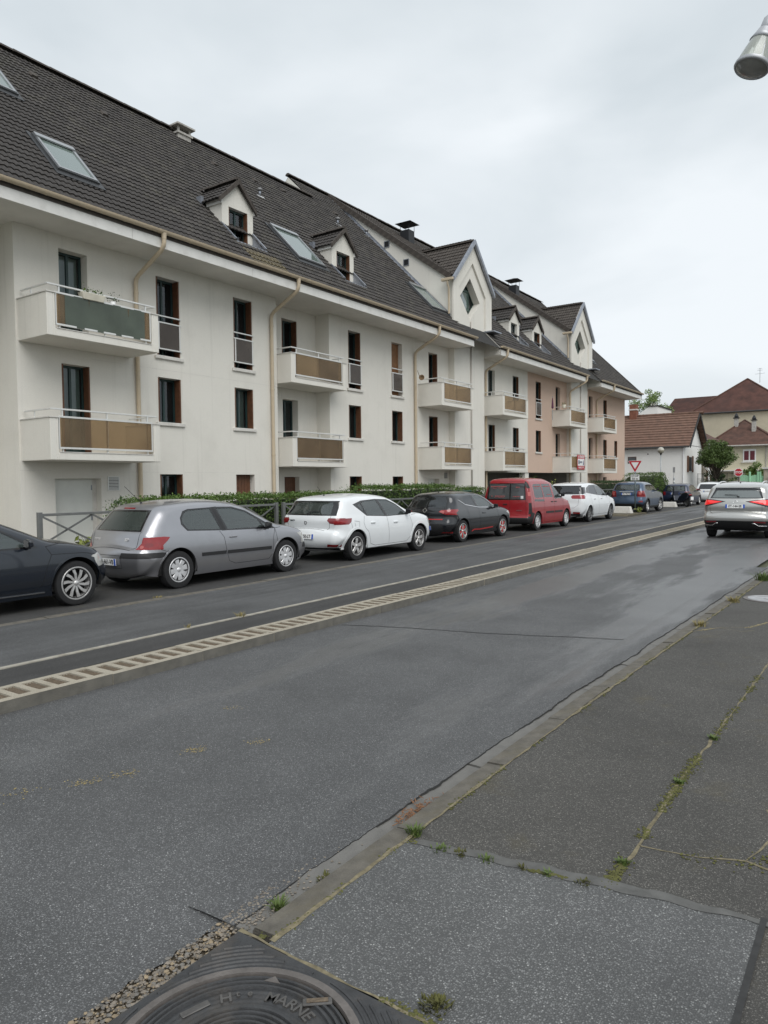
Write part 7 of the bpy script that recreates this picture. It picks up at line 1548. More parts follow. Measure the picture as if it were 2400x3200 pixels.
# dark leggy shrub at the hedge's left end
fronds('plant', (-13.1, 9.15, .07), 16, 1.5, .5, m_hedgedark, 'dark leggy shrub at the left end of the hedge', 11, .11, 14)

# ------------------------------------------------------------------ road signs
m_grey = mat('galvanised', (.33, .35, .36), .45, .5, var=.12, scale=6); m_signred = mat('sign_red', (.45, .015, .03), .4, var=.04); m_signwhite = mat('sign_white', (.78, .78, .77), .4, var=.03); m_signback = mat('sign_back', (.3, .31, .32), .5, .5)
ys_ = empty('road_sign', (-10.57, 37.42, .12), 0, 'red bordered give way triangle over a small white plate on a grey pole', 'sign')
b = MB(); b.tube([(0, 0, 0), (0, 0, 2.55)], .036, 10); b.build('pole', mat('sign_pole', (.13, .16, .17), .5, .3, var=.15, scale=6), ys_, local=True, smooth=True)
def tri3(h, r): return [(-h, r), (h, r), (0, r-h*1.732)]
def rounded(P, r, n=4):
    o_ = []
    for i in range(len(P)):
        a, b_, c = Vector(P[i-1]), Vector(P[i]), Vector(P[(i+1) % len(P)]); u = (a-b_).normalized(); v = (c-b_).normalized(); p0 = b_+u*r; p1 = b_+v*r
        for k in range(n+1): t = k/n; q = p0*(1-t)**2+b_*2*t*(1-t)+p1*t*t; o_.append((q.x, q.y))
    return o_
def offp(P, z, dx=0): return [(p[0]+dx, p[1]+z) for p in P]
b = MB(); b.prism(offp(rounded(tri3(.36, .21), .06), 2.43), 'y', -.05, -.042); b.build('border_plate', m_signwhite, ys_, local=True)
b = MB(); b.prism(offp(rounded(tri3(.335, .195), .05), 2.43), 'y', -.054, -.0502); b.build('red_border', m_signred, ys_, local=True)
b = MB(); b.prism(offp(rounded(tri3(.195, .12), .02), 2.43), 'y', -.058, -.0542); b.build('white_field', m_signwhite, ys_, local=True)
b = MB(); b.box(-.215, .215, -.05, -.042, 1.64, 1.93); b.build('lower_plate', m_signwhite, ys_, local=True, bevel=.015)
text('plate_text', 'STOP', m_ink, ys_, frame4((0, -.052, 1.855), (1, 0, 0), (0, 0, 1)), .15, .001, .003); text('plate_text', '50 m', m_ink, ys_, frame4((0, -.052, 1.71), (1, 0, 0), (0, 0, 1)), .15, .001, .003)
b = MB(); b.box(-.05, .05, -.042, -.03, 1.75, 1.8); b.box(-.05, .05, -.042, -.03, 2.4, 2.46); b.build('bracket', m_grey, ys_, local=True)
ss = empty('road_sign', (-8.83, 57.0, .1), 0, 'red octagonal STOP sign above the roof of the driving car', 'sign')
b = MB(); b.tube([(0, 0, 0), (0, 0, 2.1)], .035, 8); b.build('pole', m_blkmetal, ss, local=True, smooth=True)
def octo(r): return [(r*math.cos(math.pi/8+i*math.pi/4), 2.14+r*math.sin(math.pi/8+i*math.pi/4)) for i in range(8)]
b = MB(); b.prism(octo(.315), 'y', -.05, -.042); b.build('border_plate', m_signwhite, ss, local=True); b = MB(); b.prism(octo(.275), 'y', -.055, -.0502); b.build('red_field', m_signred, ss, local=True)
text('sign_text', 'STOP', m_signwhite, ss, frame4((0, -.0565, 2.135), (1, 0, 0), (0, 0, 1)), .21, .001, .006)
tp = empty('thin_post', (-13.3, 57.0, .1), 0, 'thin grey post with a small plate before the white house', 'post')
b = MB(); b.tube([(0, 0, 0), (.06, 0, 2.6)], .022, 6); b.build('pole', m_grey, tp, local=True); b = MB(); b.box(-.02, .14, -.03, -.02, 2.2, 2.6); b.build('plate', m_signback, tp, local=True)
bo_ = empty('bollard', (-13.15, 56.6, .1), 0, 'short grey bollard at the foot of the white house', 'bollard'); b = MB(); b.lathe([(.07, 0), (.07, 1.75), (.05, 1.83), (.001, 1.85)], n=12); b.build('post', m_grey, bo_, local=True, smooth=True); b = MB(); b.lathe([(.075, 1.5), (.075, 1.6)], n=12); b.build('band', m_signwhite, bo_, local=True)
# globe street lamp in front of the white house
gl = empty('street_lamp', (-14.95, 60.0, .15), 0, 'globe street lamp on a slim pole in front of the white house', 'lamp')
b = MB(); b.tube([(0, 0, 0), (0, 0, 1.0), (0, 0, 3.72)], [.07, .05, .04], 10); b.build('pole', m_grey, gl, local=True, smooth=True)
b = MB(); n = 12; b.lathe([(.26*math.sin(math.pi*k/n)+.001, -.26*math.cos(math.pi*k/n)) for k in range(n//2, n+1)], (0, 0, 3.96), n=20); b.build('globe_top', mat('globe_upper', (.42, .41, .36), .3, var=.1), gl, local=True, smooth=True)
b = MB(); b.lathe([(.26*math.sin(math.pi*k/n)+.001, -.26*math.cos(math.pi*k/n)) for k in range(0, n//2+1)], (0, 0, 3.96), n=20); b.build('globe_bottom', mat('globe_lower', (.3, .28, .22), .3, var=.1), gl, local=True, smooth=True)
b = MB(); b.lathe([(.05, 3.6), (.09, 3.7), (.05, 3.76)], n=12); b.build('collar', m_blkmetal, gl, local=True)
# street lamp whose lantern hangs into the picture at the top right
sl_ = empty('street_lamp', (.75, 10.6, .05), 0, 'grey street lamp whose bell shaped lantern hangs in at the top right corner', 'lamp')
m_lamp = mat('lamp_aluminium', (.42, .43, .45), .4, .4, var=.06); ro_ = Vector((.75, 10.6, .05)); bc = Vector((-1.315, 9.085, 6.345))-ro_; ax = (Vector((-1.20, 9.182, 6.745))-Vector((-1.315, 9.085, 6.345))).normalized()
b = MB(); b.tube([(0, 0, 0), (0, 0, 1.2), (0, 0, 7.0)], [.09, .075, .055], 14); b.build('pole', m_lamp, sl_, local=True, smooth=True)
neck = bc+ax*.55; b = MB(); b.tube([bc+ax*.35, neck, neck+ax*.2+Vector((.1, .1, 0)), neck+Vector((.5, .42, .28)), Vector((-.5, -.35, 7.15)), Vector((0, 0, 6.95))], [.07, .062, .055, .045, .045, .05], 12); b.build('arm', m_lamp, sl_, local=True, smooth=True)
b = MB(); b.lathe([(.075, .44), (.1, .37), (.125, .31), (.105, .3)], bc, ax, 28); b.build('cap', m_lamp, sl_, local=True, smooth=True)
g_lamp = glassmat('lantern_glass', (.75, .78, .70), .62, .05, (.97, .98, .94)); b = MB(); b.lathe([(.18, .02), (.172, .07), (.15, .17), (.12, .28), (.097, .35)], bc, ax, 32); b.build('shade', g_lamp, sl_, local=True, smooth=True)
b = MB(); b.lathe([(.185, .03), (.19, .0), (.18, -.016), (.166, -.013)], bc, ax, 32); b.build('rim', m_lamp, sl_, local=True, smooth=True)
b = MB(); b.lathe([(.17, -.006), (.13, -.027), (.07, -.04), (.001, -.044)], bc, ax, 32); b.build('lens', mat('grey_lens', (.24, .24, .23), .2, var=.15, scale=12, coat=.5), sl_, local=True, smooth=True)
side_ = ax.orthogonal().normalized()
for k in range(3):
    d = Matrix.Rotation(2.1*k+.4, 3, ax) @ side_; b = MB(); b.tube([bc+ax*.02+d*.175, bc+ax*.17+d*.145, bc+ax*.36+d*.07], .008, 6); b.build('strut', m_lamp, sl_, local=True)
b = MB(); b.lathe([(.05, .34), (.05, .2), (.03, .14), (.001, .13)], bc, ax, 12); b.build('bulb_holder', m_signwhite, sl_, local=True, smooth=True)

# ------------------------------------------------------------------ concrete blocks and the motor scooter
m_block = mat('whitewashed_concrete', (.6, .58, .54), .9, var=.12, scale=5, bump=.4, bscale=30, dirt=(.25, .23, .18), dscale=5, damt=.7)
for (x, y, w, h, lb) in ((-10.85, 36.25, .95, .34, 'whitewashed concrete block left of the give way sign pole'), (-11.2, 47.2, .85, .33, 'whitewashed concrete block beside the motor scooter')):
    b = MB(); b.add([(-w/2, -.22, 0), (w/2, -.22, 0), (w/2, .22, 0), (-w/2, .22, 0), (-w/2+.03, -.15, h), (w/2-.09, -.15, h), (w/2-.09, .15, h), (-w/2+.03, .15, h)], [(0, 3, 2, 1), (4, 5, 6, 7), (0, 1, 5, 4), (1, 2, 6, 5), (2, 3, 7, 6), (3, 0, 4, 7)]); tag(b.build('concrete_block', m_block, loc=(x, y, .12 if y < 40 else .05), bevel=.03, seg=2), lb, 'block', 'concrete blocks along the parked row')
mo = empty('motor_scooter', (-10.35, 47.9, .05), R(50), 'dark motor scooter parked beside the dark navy hatchback', 'scooter')
m_moto = paint('scooter_paint', (.01, .013, .03), .1, .3, .1)
for (y, r) in ((0, .29), (1.35, .28)):
    b = MB(); b.lathe([(r-.1, -.05), (r-.02, -.06), (r, 0), (r-.02, .06), (r-.1, .05)], (0, y, r), (1, 0, 0), 24); w_ = b.build('wheel', m_rubber, mo, local=True, smooth=True); b = MB(); b.lathe([(r-.1, -.04), (r-.1, .04)], (0, y, r), (1, 0, 0), 20); b.lathe([(.001, .03), (r-.11, .02)], (0, y, r), (1, 0, 0), 20); b.build('rim', m_alloydark, w_, local=True, smooth=True)
b = MB(); b.prism([(-.2, .55), (-.35, .78), (-.1, .88), (.35, .78), (.5, .7), (.75, .5), (.7, .38), (.3, .35), (0, .42)], 'x', -.14, .14); b.build('rear_fairing', m_moto, mo, local=True, bevel=.05, seg=2, fix=True)
b = MB(); b.prism([(.5, .32), (.95, .3), (1.0, .4), (.55, .42)], 'x', -.17, .17); b.build('floorboard', m_black, mo, local=True, bevel=.02, fix=True)
b = MB(); b.prism([(.95, .3), (1.1, .35), (1.2, .75), (1.1, 1.0), (1.0, 1.02), (1.02, .7), (.92, .4)], 'x', -.2, .2); b.build('leg_shield', m_moto, mo, local=True, bevel=.04, seg=2, fix=True)
b = MB(); b.prism([(-.3, .80), (-.15, .92), (.1, .90), (.3, .84), (.52, .86), (.56, .80), (.3, .76)], 'x', -.15, .15); b.build('seat', m_black, mo, local=True, bevel=.04, seg=2, fix=True)
b = MB(); b.tube([(0, 1.3, .35), (0, 1.1, 1.02)], .03, 8); b.build('fork', m_alloydark, mo, local=True); b = MB(); b.tube([(-.33, .93, 1.08), (-.12, 1.08, 1.05), (.12, 1.08, 1.05), (.33, .93, 1.08)], .016, 8); b.build('handlebar', m_black, mo, local=True)
b = MB(); b.prism([(1.05, .98), (1.25, 1.0), (1.12, 1.3), (1.08, 1.3)], 'x', -.13, .13); b.build('windscreen', g_dark, mo, local=True)
b = MB(); b.prism([(1.05, .55), (1.35, .6), (1.62, .5), (1.6, .46), (1.3, .52)], 'x', -.07, .07); b.build('front_mudguard', m_moto, mo, local=True, fix=True)
b = MB(); b.box(-.1, .1, -.50, -.485, .45, .65); o = b.build('number_plate', m_platew, mo, local=True); b = MB(); b.prism([(-.5, .42), (-.3, .6), (-.2, .55)], 'x', -.05, .05); b.build('plate_bracket', m_black, mo, local=True, fix=True)
b = MB(); b.box(-.1, .1, -.36, -.3, .72, .8); b.build('tail_light', m_tail, mo, local=True, bevel=.02); b = MB(); b.tube([(.15, .5, .3), (.19, .1, .3), (.2, -.3, .38)], [.03, .05, .06], 10); b.build('exhaust', m_alloydark, mo, local=True, smooth=True)
for sg in (1, -1): b = MB(); b.tube([(sg*.25, .96, 1.07), (sg*.32, .95, 1.25)], .008, 6); b.box(sg*.32-.06, sg*.32+.06, .94, .97, 1.22, 1.30); b.build('mirror', m_black, mo, local=True)
b = MB(); b.tube([(-.1, .45, .3), (-.25, .4, .0)], .012, 6); b.build('kickstand', m_black, mo, local=True)

# ------------------------------------------------------------------ things on the balconies
pl_ = empty('flower_box', (-15.02, 9.86, 6.0), 0, 'cream flower box hung on the top left balcony rail', 'flower box')
b = MB(); b.add([(-.08, -.26, 0), (.08, -.26, 0), (.08, .26, 0), (-.08, .26, 0), (-.1, -.3, .16), (.1, -.3, .16), (.1, .3, .16), (-.1, .3, .16)], [(0, 3, 2, 1), (4, 5, 6, 7), (0, 1, 5, 4), (1, 2, 6, 5), (2, 3, 7, 6), (3, 0, 4, 7)]); b.build('trough', mat('cream_trough', (.55, .52, .43), .7), pl_, local=True, bevel=.01)
b = MB(); rn = random.Random(4)
for i in range(70): leaf(b, (rn.gauss(0, .05), rn.uniform(-.26, .26), .18+abs(rn.gauss(0, .06))), .07, rn, .5)
b.build('foliage', m_hedge, pl_, local=True)
pp_ = empty('flower_pot', (-15.05, 10.42, 5.98), 0, 'small white pot with a grey green plant on the top left balcony rail', 'flower pot')
b = MB(); b.lathe([(.05, 0), (.075, .12), (.07, .12), (.045, .01)], n=14); b.build('pot', m_signwhite, pp_, local=True, smooth=True); b = MB()
for i in range(80): leaf(b, (rn.gauss(0, .06), rn.gauss(0, .08), .14+abs(rn.gauss(0, .07))), .05, rn, .3)
b.build('foliage', m_hedgedark, pp_, local=True)
bk = empty('straw_basket', (-15.55, 24.95, 5.93), 0, 'round brown straw basket hung on the balcony rail beside the third cream downpipe', 'basket')
b = MB(); b.lathe([(.001, -.04), (.06, -.04), (.11, 0), (.115, .03), (.1, .03), (.06, -.02)], (0, 0, .08), (.5, -1, .2), 16); b.build('bowl', mat('straw', (.2, .13, .07), .9, var=.3, scale=30), bk, local=True, smooth=True); b = MB(); b.tube([(0, -.15, .1), (0, -.32, .32)], .012, 5); b.build('handle', MATS['straw'], bk, local=True)
pa = empty('parasol', (-15.6, 38.95, 5.1), 0, 'folded purple parasol on the upper pink side balcony', 'parasol')
b = MB(); b.tube([(0, 0, .12), (0, 0, 1.45)], .015, 6); b.build('pole', m_grey, pa, local=True); b = MB(); b.lathe([(.001, 1.45), (.04, 1.2), (.07, .8), (.03, .75)], n=8); b.build('canopy', mat('purple_cloth', (.12, .04, .08), .9), pa, local=True)
for (y, z, m, lb) in ((39.9, 5.92, MATS['cream_trough'], 'pale pot on the upper pink side balcony rail'),):
    o = empty('flower_pot', (-15.3, y, z), 0, lb, 'flower pot'); b = MB(); b.lathe([(.08, 0), (.12, .2), (.1, .2), (.07, .02)], n=12); b.build('pot', m, o, local=True, smooth=True); b = MB()
    for i in range(40): leaf(b, (rn.gauss(0, .06), rn.gauss(0, .06), .22+abs(rn.gauss(0, .05))), .06, rn, .4)
    b.build('foliage', m_hedge, o, local=True)
av = empty('sale_board', (-15.005, 41.88, 2.86), 0, 'red and white A VENDRE estate agent board on a pink side balcony', 'sign')
def avm(y, z, d=0): return frame4((d, y, z), (0, 1, 0), (0, 0, 1))
b = MB(); b.box(-.01, .01, -.6, .6, -.43, .43); b.build('board', m_signred, av, local=True); b = MB(); b.box(.0102, .013, -.56, .56, -.21, .2); b.build('white_field', m_signwhite, av, local=True)
text('board_text', 'A VENDRE', m_signwhite, av, avm(0, .31, .0125), .215, .001, .004); text('board_text', '03 80 22 77 47', m_signwhite, av, avm(0, -.32, .0125), .14, .001, .003, 1.0)
b = MB(); b.box(.0132, .0142, -.2, .2, -.02, .05); b.box(.0132, .0142, -.45, -.28, -.12, .12); b.prism([(.3, -.18), (.46, -.18), (.46, .02), (.40, .15), (.34, .02)], 'x', .0132, .0142); b.build('board_mark', mat('board_blue', (.05, .05, .12), .5), av, local=True)
text('board_text', 'Immo', mat('board_grey', (.12, .12, .16), .5), av, avm(-.12, .0, .0145), .2, .001, .002)

# ------------------------------------------------------------------ junction and houses behind
b = MB(); R_ = [(53.6, -.02), (56, .10), (62, .25), (72, .38), (150, .6)]
for i in range(len(R_)-1): b.quad((-45, R_[i][0], R_[i][1]), (30, R_[i][0], R_[i][1]), (30, R_[i+1][0], R_[i+1][1]), (-45, R_[i+1][0], R_[i+1][1]))
b.build('cross_street', m_farwalk)['kind'] = 'structure'
m_wh = mat('house_white', (.8, .79, .76), .9, var=.05, scale=1, dirt=(.5, .48, .44), dscale=1, damt=.4); m_cream = mat('house_cream', (.56, .50, .38), .9, var=.06, scale=.6, dirt=(.4, .35, .26), dscale=.5, damt=.5); m_pale = mat('house_pale', (.6, .56, .42), .9, var=.06, dirt=(.42, .38, .3), dscale=1, damt=.4)
m_browntile = mat('brown_tile', (.15, .085, .06), .85, var=.25, scale=3, dirt=(.07, .05, .04), dscale=2, damt=.5); m_redtile = mat('red_tile', (.075, .032, .024), .9, var=.4, scale=1.1, dirt=(.045, .025, .022), dscale=.35, damt=.85); m_redtile2 = mat('small_red_tile', (.085, .042, .03), .9, var=.35, scale=2, dirt=(.05, .03, .025), dscale=.8, damt=.7)
m_stone = mat('rubble_stone', (.34, .3, .24), .95, var=.3, scale=3, bump=.6, bscale=8); m_shut = mat('wood_shutter', (.14, .07, .04), .7, var=.15)
def tiled_slope(name, P0, P1, P2, P3, rows, m, par, lap=.05):
    """courses of tiles from eave edge P0-P1 up to ridge edge P3-P2; each course a stepped strip"""
    P0, P1, P2, P3 = map(Vector, (P0, P1, P2, P3)); nn = (P1-P0).cross(P3-P0).normalized()
    if nn.z < 0: nn = -nn
    b = MB()
    for r in range(rows):
        u0, u1 = r/rows, (r+1)/rows; A = P0.lerp(P3, u0)+nn*lap; B_ = P1.lerp(P2, u0)+nn*lap; C_ = P1.lerp(P2, u1)+nn*.005; D_ = P0.lerp(P3, u1)+nn*.005
        b.quad(A, B_, C_, D_); b.quad(A-nn*lap, B_-nn*lap, B_, A)
    return b.build(name, m, par)
wh = empty('white_house', (-17, 66, .3), 0, 'white house with brown tiled roof past the end of the apartment building', 'house')
xr, xl, yf, yb_, ze, zr = -14.5, -24.0, 66.0, 73.0, 4.76, 7.75
b = MB(); b.box(xl, xr, yf, yb_, 0, ze+.05); b.prism([(yf, ze), (yb_, ze), ((yf+yb_)/2, zr-.1)], 'x', xl, xr); b.build('wall', m_wh, wh, fix=True)
ym = (yf+yb_)/2; rfw = tiled_slope('roof', (xl, yf-.35, ze-.12), (xr+.55, yf-.35, ze-.12), (xr+.55, ym, zr), (xl, ym, zr), 13, m_browntile, wh)
tiled_slope('rear_roof', (xr+.55, yb_+.35, ze-.12), (xl, yb_+.35, ze-.12), (xl, ym, zr), (xr+.55, ym, zr), 13, m_browntile, wh)
b = MB(); b.bar((xr+.56, yf-.38, ze-.2), (xr+.56, ym, zr-.06), .06, .24); b.bar((xr+.56, yb_+.38, ze-.2), (xr+.56, ym, zr-.06), .06, .24); b.build('bargeboard', m_blkmetal, wh)
b = MB(); b.tube([(xl, yf-.42, ze-.18), (xr+.5, yf-.42, ze-.18)], .07, 8); b.build('gutter', mat('dark_gutter', (.05, .05, .05), .5, .3), wh); b = MB(); b.tube([(xr-.05, yf-.07, ze-.2), (xr-.05, yf-.07, .4)], .05, 8); b.build('downpipe', m_signwhite, wh)
for i in range(28): b = MB(); b.lathe([(.13, 0), (.14, .36)], (xl+i*.37, ym, zr), (1, 0, 0), 8); b.build('ridge_tile', m_browntile, wh, smooth=True)
for (x0, x1, z0, z1) in ((-19.3, -18.55, 3.25, 3.85),):
    b = MB(); b.box(x0, x1, yf-.03, yf+.05, z0, z1); w_ = b.build('window', mat('brown_frame', (.09, .05, .04), .6), wh); b = MB(); b.box(x0+.07, x1-.07, yf-.045, yf-.031, z0+.07, z1-.07); b.build('pane', mat('grey_pane', (.1, .11, .12), .3), w_)
for (y0, y1) in ((67.0, 67.55), (68.9, 69.4)):
    b = MB(); b.box(xr+.02, xr+.07, y0, y1, 2.4, 3.85); b.build('shutter', m_shut, wh)
b = MB(); b.box(xr+.0, xr+.03, 67.6, 68.85, 2.4, 3.85); w_ = b.build('window', m_signwhite, wh); b = MB(); b.box(xr+.031, xr+.04, 67.7, 68.75, 2.5, 3.75); b.build('pane', m_room, w_)
for (x, z) in ((-19.4, 4.5), (-17.6, 4.0)): b = MB(); b.box(x, x+.1, yf-.02, yf, z, z+.1); b.build('wall_vent', m_room, wh)
b = MB(); b.box(-20.1, -19.45, ym-.4, ym+.3, 7.3, 8.85); o = b.build('chimney', mat('old_brick', (.2, .08, .05), .9, var=.3, scale=6), wh); b = MB(); b.box(-20.15, -19.4, ym-.45, ym+.35, 8.3, 8.42); b.build('band', m_sill, o)
# pale gabled outbuilding peeping over the ridge
pb_ = empty('far_house', (-21, 80, .4), 0, 'pale house gable peeping over the white house ridge', 'house'); b = MB(); b.prism([(-23.5, 0), (-20.3, 0), (-20.3, 9.6), (-21.2, 9.6), (-23.5, 8)], 'y', 80, 86); b.build('wall', m_wh, pb_, fix=True); b = MB(); b.box(-21.3, -20.2, 79.9, 86.1, 9.6, 9.7); b.build('roof', m_roofbase, pb_)
for x in (-21.0, -20.75, -20.5): b = MB(); b.tube([(x, 80.3, 9.7), (x, 80.3, 9.95)], .06, 8); b.build('chimney_pot', m_conccap, pb_)
# rubble stone house with brown shutters, behind the white house
sh_ = empty('stone_house', (-15.5, 74, .4), 0, 'narrow stone house with brown shutters between the white house and the tree', 'house')
b = MB(); b.box(-21, -14.5, 74, 82, 0, 5.6); b.build('wall', m_stone, sh_); b = MB(); b.quad((-14.0, 73.6, 5.5), (-14.0, 82.4, 5.5), (-17.8, 82.4, 7.7), (-17.8, 73.6, 7.7)); b.quad((-21.6, 82.4, 5.5), (-21.6, 73.6, 5.5), (-17.8, 73.6, 7.7), (-17.8, 82.4, 7.7)); b.add([(-14.0, 73.7, 5.45), (-17.8, 73.7, 7.6), (-21.5, 73.7, 5.45)], [(0, 1, 2)]); b.build('roof', m_redtile2, sh_)
for (y0, z0, z1) in ((75.2, 3.7, 5.2), (75.2, 1.6, 2.9), (78.4, 3.7, 5.2)):
    b = MB(); b.box(-14.49, -14.45, y0+.6, y0+1.5, z0, z1); b.build('window', m_signwhite, sh_)
    for yy in (y0, y0+1.5): b = MB(); b.box(-14.49, -14.43, yy, yy+.55, z0, z1); b.build('shutter', m_shut, sh_)
b = MB(); b.bar((-14.3, 73.2, 3.0), (-13.0, 73.2, 1.6), .3, .12); b.build('stair_rail', m_wh, sh_)
b = MB(); b.quad((-14.5, 73.0, 4.6), (-13.2, 73.0, 4.0), (-13.2, 75.0, 4.0), (-14.5, 75.0, 4.6)); b.build('porch_roof', m_wh, sh_)
# big cream building with hipped roof
cb_ = empty('cream_building', (-15, 95, .4), 0, 'large cream building with weathered red hipped roof in the background', 'building')
b = MB(); b.box(-24.2, 6, 98, 110, 0, 10.1); b.box(-19.9, -9.0, 95, 104, 0, 9.95); b.build('wall', m_cream, cb_)
ex = .3
tiled_slope('main_roof', (-24.3, 97.7, 10.0), (6, 97.7, 10.0), (6, 103.5, 12.75), (-24.0, 103.5, 12.75), 26, m_redtile, cb_, .03); b = MB(); b.quad((6, 110, 10), (-24.3, 110, 10), (-24.0, 103.5, 12.75), (6, 103.5, 12.75)); b.add([(-24.3, 97.7, 10), (-24, 103.5, 12.75), (-24.3, 110, 10)], [(0, 1, 2)]); b.build('rear_roof', m_redtile, cb_)
ap = (-14.5, 99.5, 14.15); b = MB(); b.add([(-20.3, 94.7, 9.85), (-8.7, 94.7, 9.85), ap], [(0, 1, 2)]); b.add([(-8.7, 94.7, 9.85), (-8.7, 106, 9.85), (-14.5, 106, 14.15), ap], [(0, 1, 2, 3)]); b.add([(-20.3, 106, 9.85), (-20.3, 94.7, 9.85), ap, (-14.5, 106, 14.15)], [(0, 1, 2, 3)]); b.build('hip_roof', m_redtile, cb_)
b = MB(); b.tube([(-20.3, 94.7, 9.9), ap], .1, 6); b.tube([(-8.7, 94.7, 9.9), ap], .1, 6); b.build('hip_tiles', m_redtile2, cb_); b = MB(); b.tube([(-20.3, 94.6, 9.75), (-8.7, 94.6, 9.75)], .1, 8); b.build('gutter', MATS['dark_gutter'], cb_)
b = MB(); b.tube([(-13.2, 100, 13.6), (-13.2, 100, 15.4)], .03, 5)
for z, w in ((15.3, .25), (15.1, .3), (14.7, .55)): b.tube([(-13.2-w, 100, z), (-13.2+w, 100, z+.04)], .015, 4)
b.build('aerial', m_grey, cb_)
# small cream house with hipped roof
cs = empty('cream_house', (-11.5, 85, .4), 0, 'small cream house with red hipped roof and two chimneys right of the tree', 'house')
b = MB(); b.box(-16.0, -7.0, 85, 94, 0, 5.5); b.build('wall', m_pale, cs); ap1 = (-13.2, 89, 8.3)
b = MB(); b.add([(-16.5, 84.5, 5.35), (-9.0, 84.5, 5.35), ap1], [(0, 1, 2)]); b.add([(-9.0, 84.5, 5.35), (-9.0, 94, 5.35), (-13.2, 94, 8.3), ap1], [(0, 1, 2, 3)]); b.add([(-16.5, 94, 5.35), (-16.5, 84.5, 5.35), ap1, (-13.2, 94, 8.3)], [(0, 1, 2, 3)]); b.build('roof', m_redtile2, cs)
b = MB(); b.tube([(-16.5, 84.5, 5.4), ap1], .09, 6); b.tube([(-9.0, 84.5, 5.4), ap1], .09, 6); b.build('hip_tiles', m_redtile2, cs); b = MB(); b.tube([(-16.5, 84.4, 5.28), (-9.0, 84.4, 5.28)], .08, 8); b.build('gutter', m_conccap, cs)
for (x, y, z0, z1) in ((-13.9, 88, 7.3, 8.75), (-12.0, 87, 6.2, 8.35)):
    b = MB(); b.box(x-.2, x+.2, y-.2, y+.2, z0, z1-.3); o = b.build('chimney', m_conccap, cs); b = MB(); b.box(x-.3, x+.3, y-.3, y+.3, z1-.3, z1-.2); b.lathe([(.2, 0), (.22, .15), (.1, .4), (.001, .5)], (x, y, z1-.2), n=10); b.build('chimney_cap', m_blkmetal, o)
b = MB(); b.box(-12.75, -11.5, 84.93, 85.0, 3.6, 4.9); w_ = b.build('window', m_signwhite, cs)
for x0 in (-12.63, -12.06): b = MB(); b.box(x0, x0+.44, 84.915, 84.929, 3.75, 4.72); b.build('pane', mat('red_curtain', (.12, .02, .03), .5), w_)
b = MB(); b.box(-12.9, -11.35, 84.8, 85.0, 3.48, 3.6); b.build('sill', m_sill, w_)
b = MB(); b.tube([(-10.55, 84.9, 5.2), (-10.55, 84.9, .4)], .05, 6); b.build('downpipe', m_conccap, cs); b = MB(); b.box(-10.3, -9.7, 84.93, 85.0, 3.4, 4.7); b.build('window', m_shut, cs); b = MB(); b.box(-16.0, -10, 84.2, 85, 2.6, 2.72); b.box(-16, -15.8, 84.2, 84.4, .3, 2.6); b.build('porch', m_wh, cs)
# light green fence with posts, stone pillar, wire fence
gf_ = empty('green_fence', (-9.9, 70, .4), 0, 'pale green panel fence below the bush at the right', 'fence'); m_gf = mat('mint_paint', (.32, .6, .38), .6, var=.05)
for i in range(14): b = MB(); b.box(-10.7+i*.135, -10.7+i*.135+.125, 69.98, 70.02, .4, 2.06+.05*math.sin(i*.9)); b.build('slat', m_gf, gf_)
for x in (-9.95, -9.3, -9.12): b = MB(); b.box(x-.08, x+.08, 69.9, 70.1, .4, 2.38); b.build('post', m_gf, gf_, bevel=.03)
gp = empty('stone_pillar', (-8.4, 70, .4), 0, 'stone gate pillar right of the pale green fence', 'pillar'); b = MB(); b.box(-8.85, -8.2, 69.8, 70.4, .3, 2.6); b.build('shaft', m_stone, gp, bevel=.02); b = MB(); b.box(-8.95, -8.1, 69.7, 70.5, 2.6, 2.75); b.build('cap', m_sill, gp)
wf = empty('wire_fence', (-13, 69, .4), 0, 'dark green wire fence in front of the tree garden', 'fence')
for i in range(9): b = MB(); b.tube([(-14.0+i*.4, 69, .3), (-14.0+i*.4, 69, 2.3)], .02, 5); b.build('picket', m_blkmetal, wf)
for z in (.8, 1.3, 1.8, 2.25): b = MB(); b.tube([(-14.0, 69, z), (-10.8, 69, z)], .012, 4); b.build('wire', m_blkmetal, wf)
b = MB(); b.box(-13.65, -13.5, 68.9, 69.05, .3, 2.2); b.build('post', m_conccap, wf)
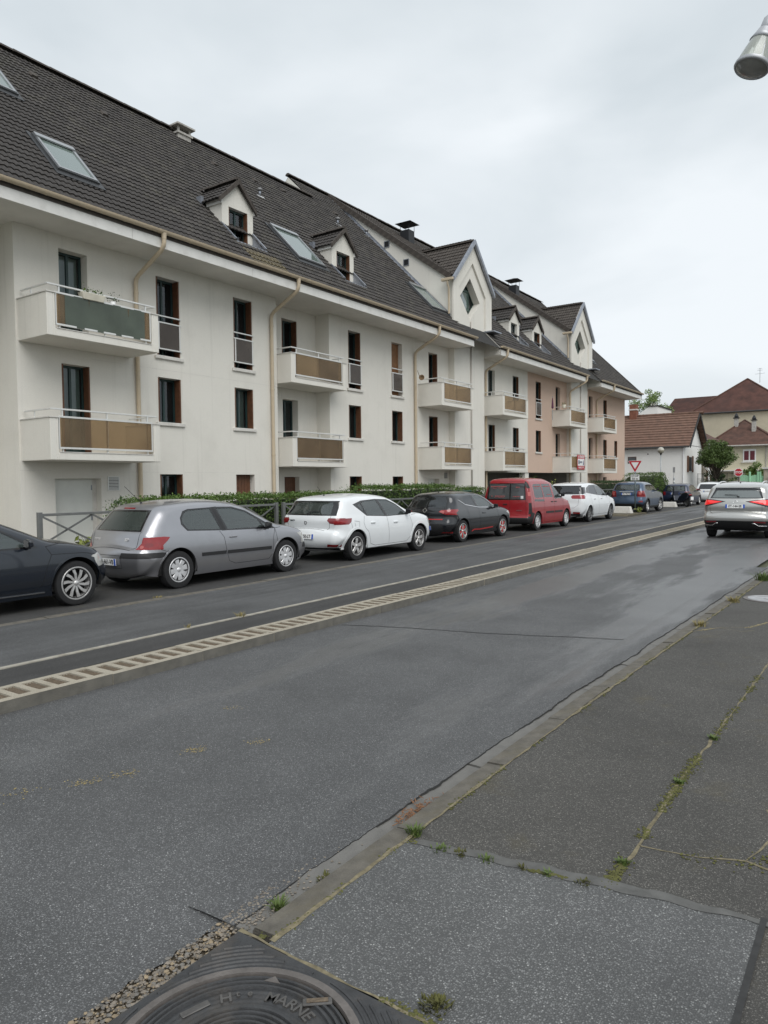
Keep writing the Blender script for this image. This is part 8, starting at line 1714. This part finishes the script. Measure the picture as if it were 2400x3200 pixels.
# trees and shrubs
def tree(name, base, trunk_h, crown, n, mat_, label, ls=.16, seed=1, clumps=26, trunk_r=.11, group=None):
    rn = random.Random(seed); t = empty(name, base, 0, label, 'tree', group); cx_, cy_, cz_, rx, ry, rz_ = crown
    b = MB(); b.tube([(0, 0, 0), (.03, .02, trunk_h*.5), (cx_*.5, cy_*.5, trunk_h)], [trunk_r*1.25, trunk_r, trunk_r*.8], 9); cl = []
    for i in range(clumps):
        while True:
            v = Vector((rn.uniform(-1, 1), rn.uniform(-1, 1), rn.uniform(-1, 1)))
            if .25 < v.length < 1: break
        v = v*(.55+.45*rn.random()); p = Vector((cx_+v.x*rx, cy_+v.y*ry, cz_+v.z*rz_)); cl.append((p, rn.uniform(.22, .42)*min(rx, rz_)))
        s0 = Vector((cx_*.5, cy_*.5, trunk_h*rn.uniform(.8, 1.05))); mid = s0.lerp(p, .5)+Vector((rn.gauss(0, .1), rn.gauss(0, .1), .1)); b.tube([s0, mid, p], [trunk_r*.45, trunk_r*.28, .01], 5)
    b.build('trunk', m_bark, t, local=True, smooth=True); c = MB()
    for i in range(n):
        p, r = rn.choice(cl); d = Vector((rn.gauss(0, 1), rn.gauss(0, 1), rn.gauss(0, 1))).normalized()*r*(rn.random()**.4); d.z *= .75; leaf(c, p+d, ls, rn, .6)
    c.build('crown', mat_, t, local=True); return t
tree('tree', (-12.3, 68, .3), 1.6, (0, 0, 3.55, 1.75, 1.6, 1.45), 12000, m_treeleaf, 'round crowned green tree in front of the cream house', .16, 4, 80, .1)
tree('tree', (-23.6, 90, .4), 6.5, (0, 0, 10.2, 2.6, 2.2, 2.2), 2600, m_farleaf, 'pale green tree behind the end of the apartment roof', .24, 9, 40, .14)
tree('shrub', (-9.9, 72.5, .4), .6, (0, 0, 1.75, 1.35, 1.0, 1.1), 3600, m_shrub, 'bright green shrub behind the pale green fence', .14, 12, 26, .06)
tree('shrub', (-12.9, 71.5, .4), .4, (0, 0, 1.4, 1.4, .8, 1.0), 2400, m_hedgedark, 'dark shrub below the round crowned tree', .14, 15, 22, .05)
tree('shrub', (-11.3, 71.0, .4), .4, (0, 0, 1.0, .8, .7, .7), 1500, m_hedge, 'low green shrub between the tree and the pale green fence', .12, 16, 18, .05)
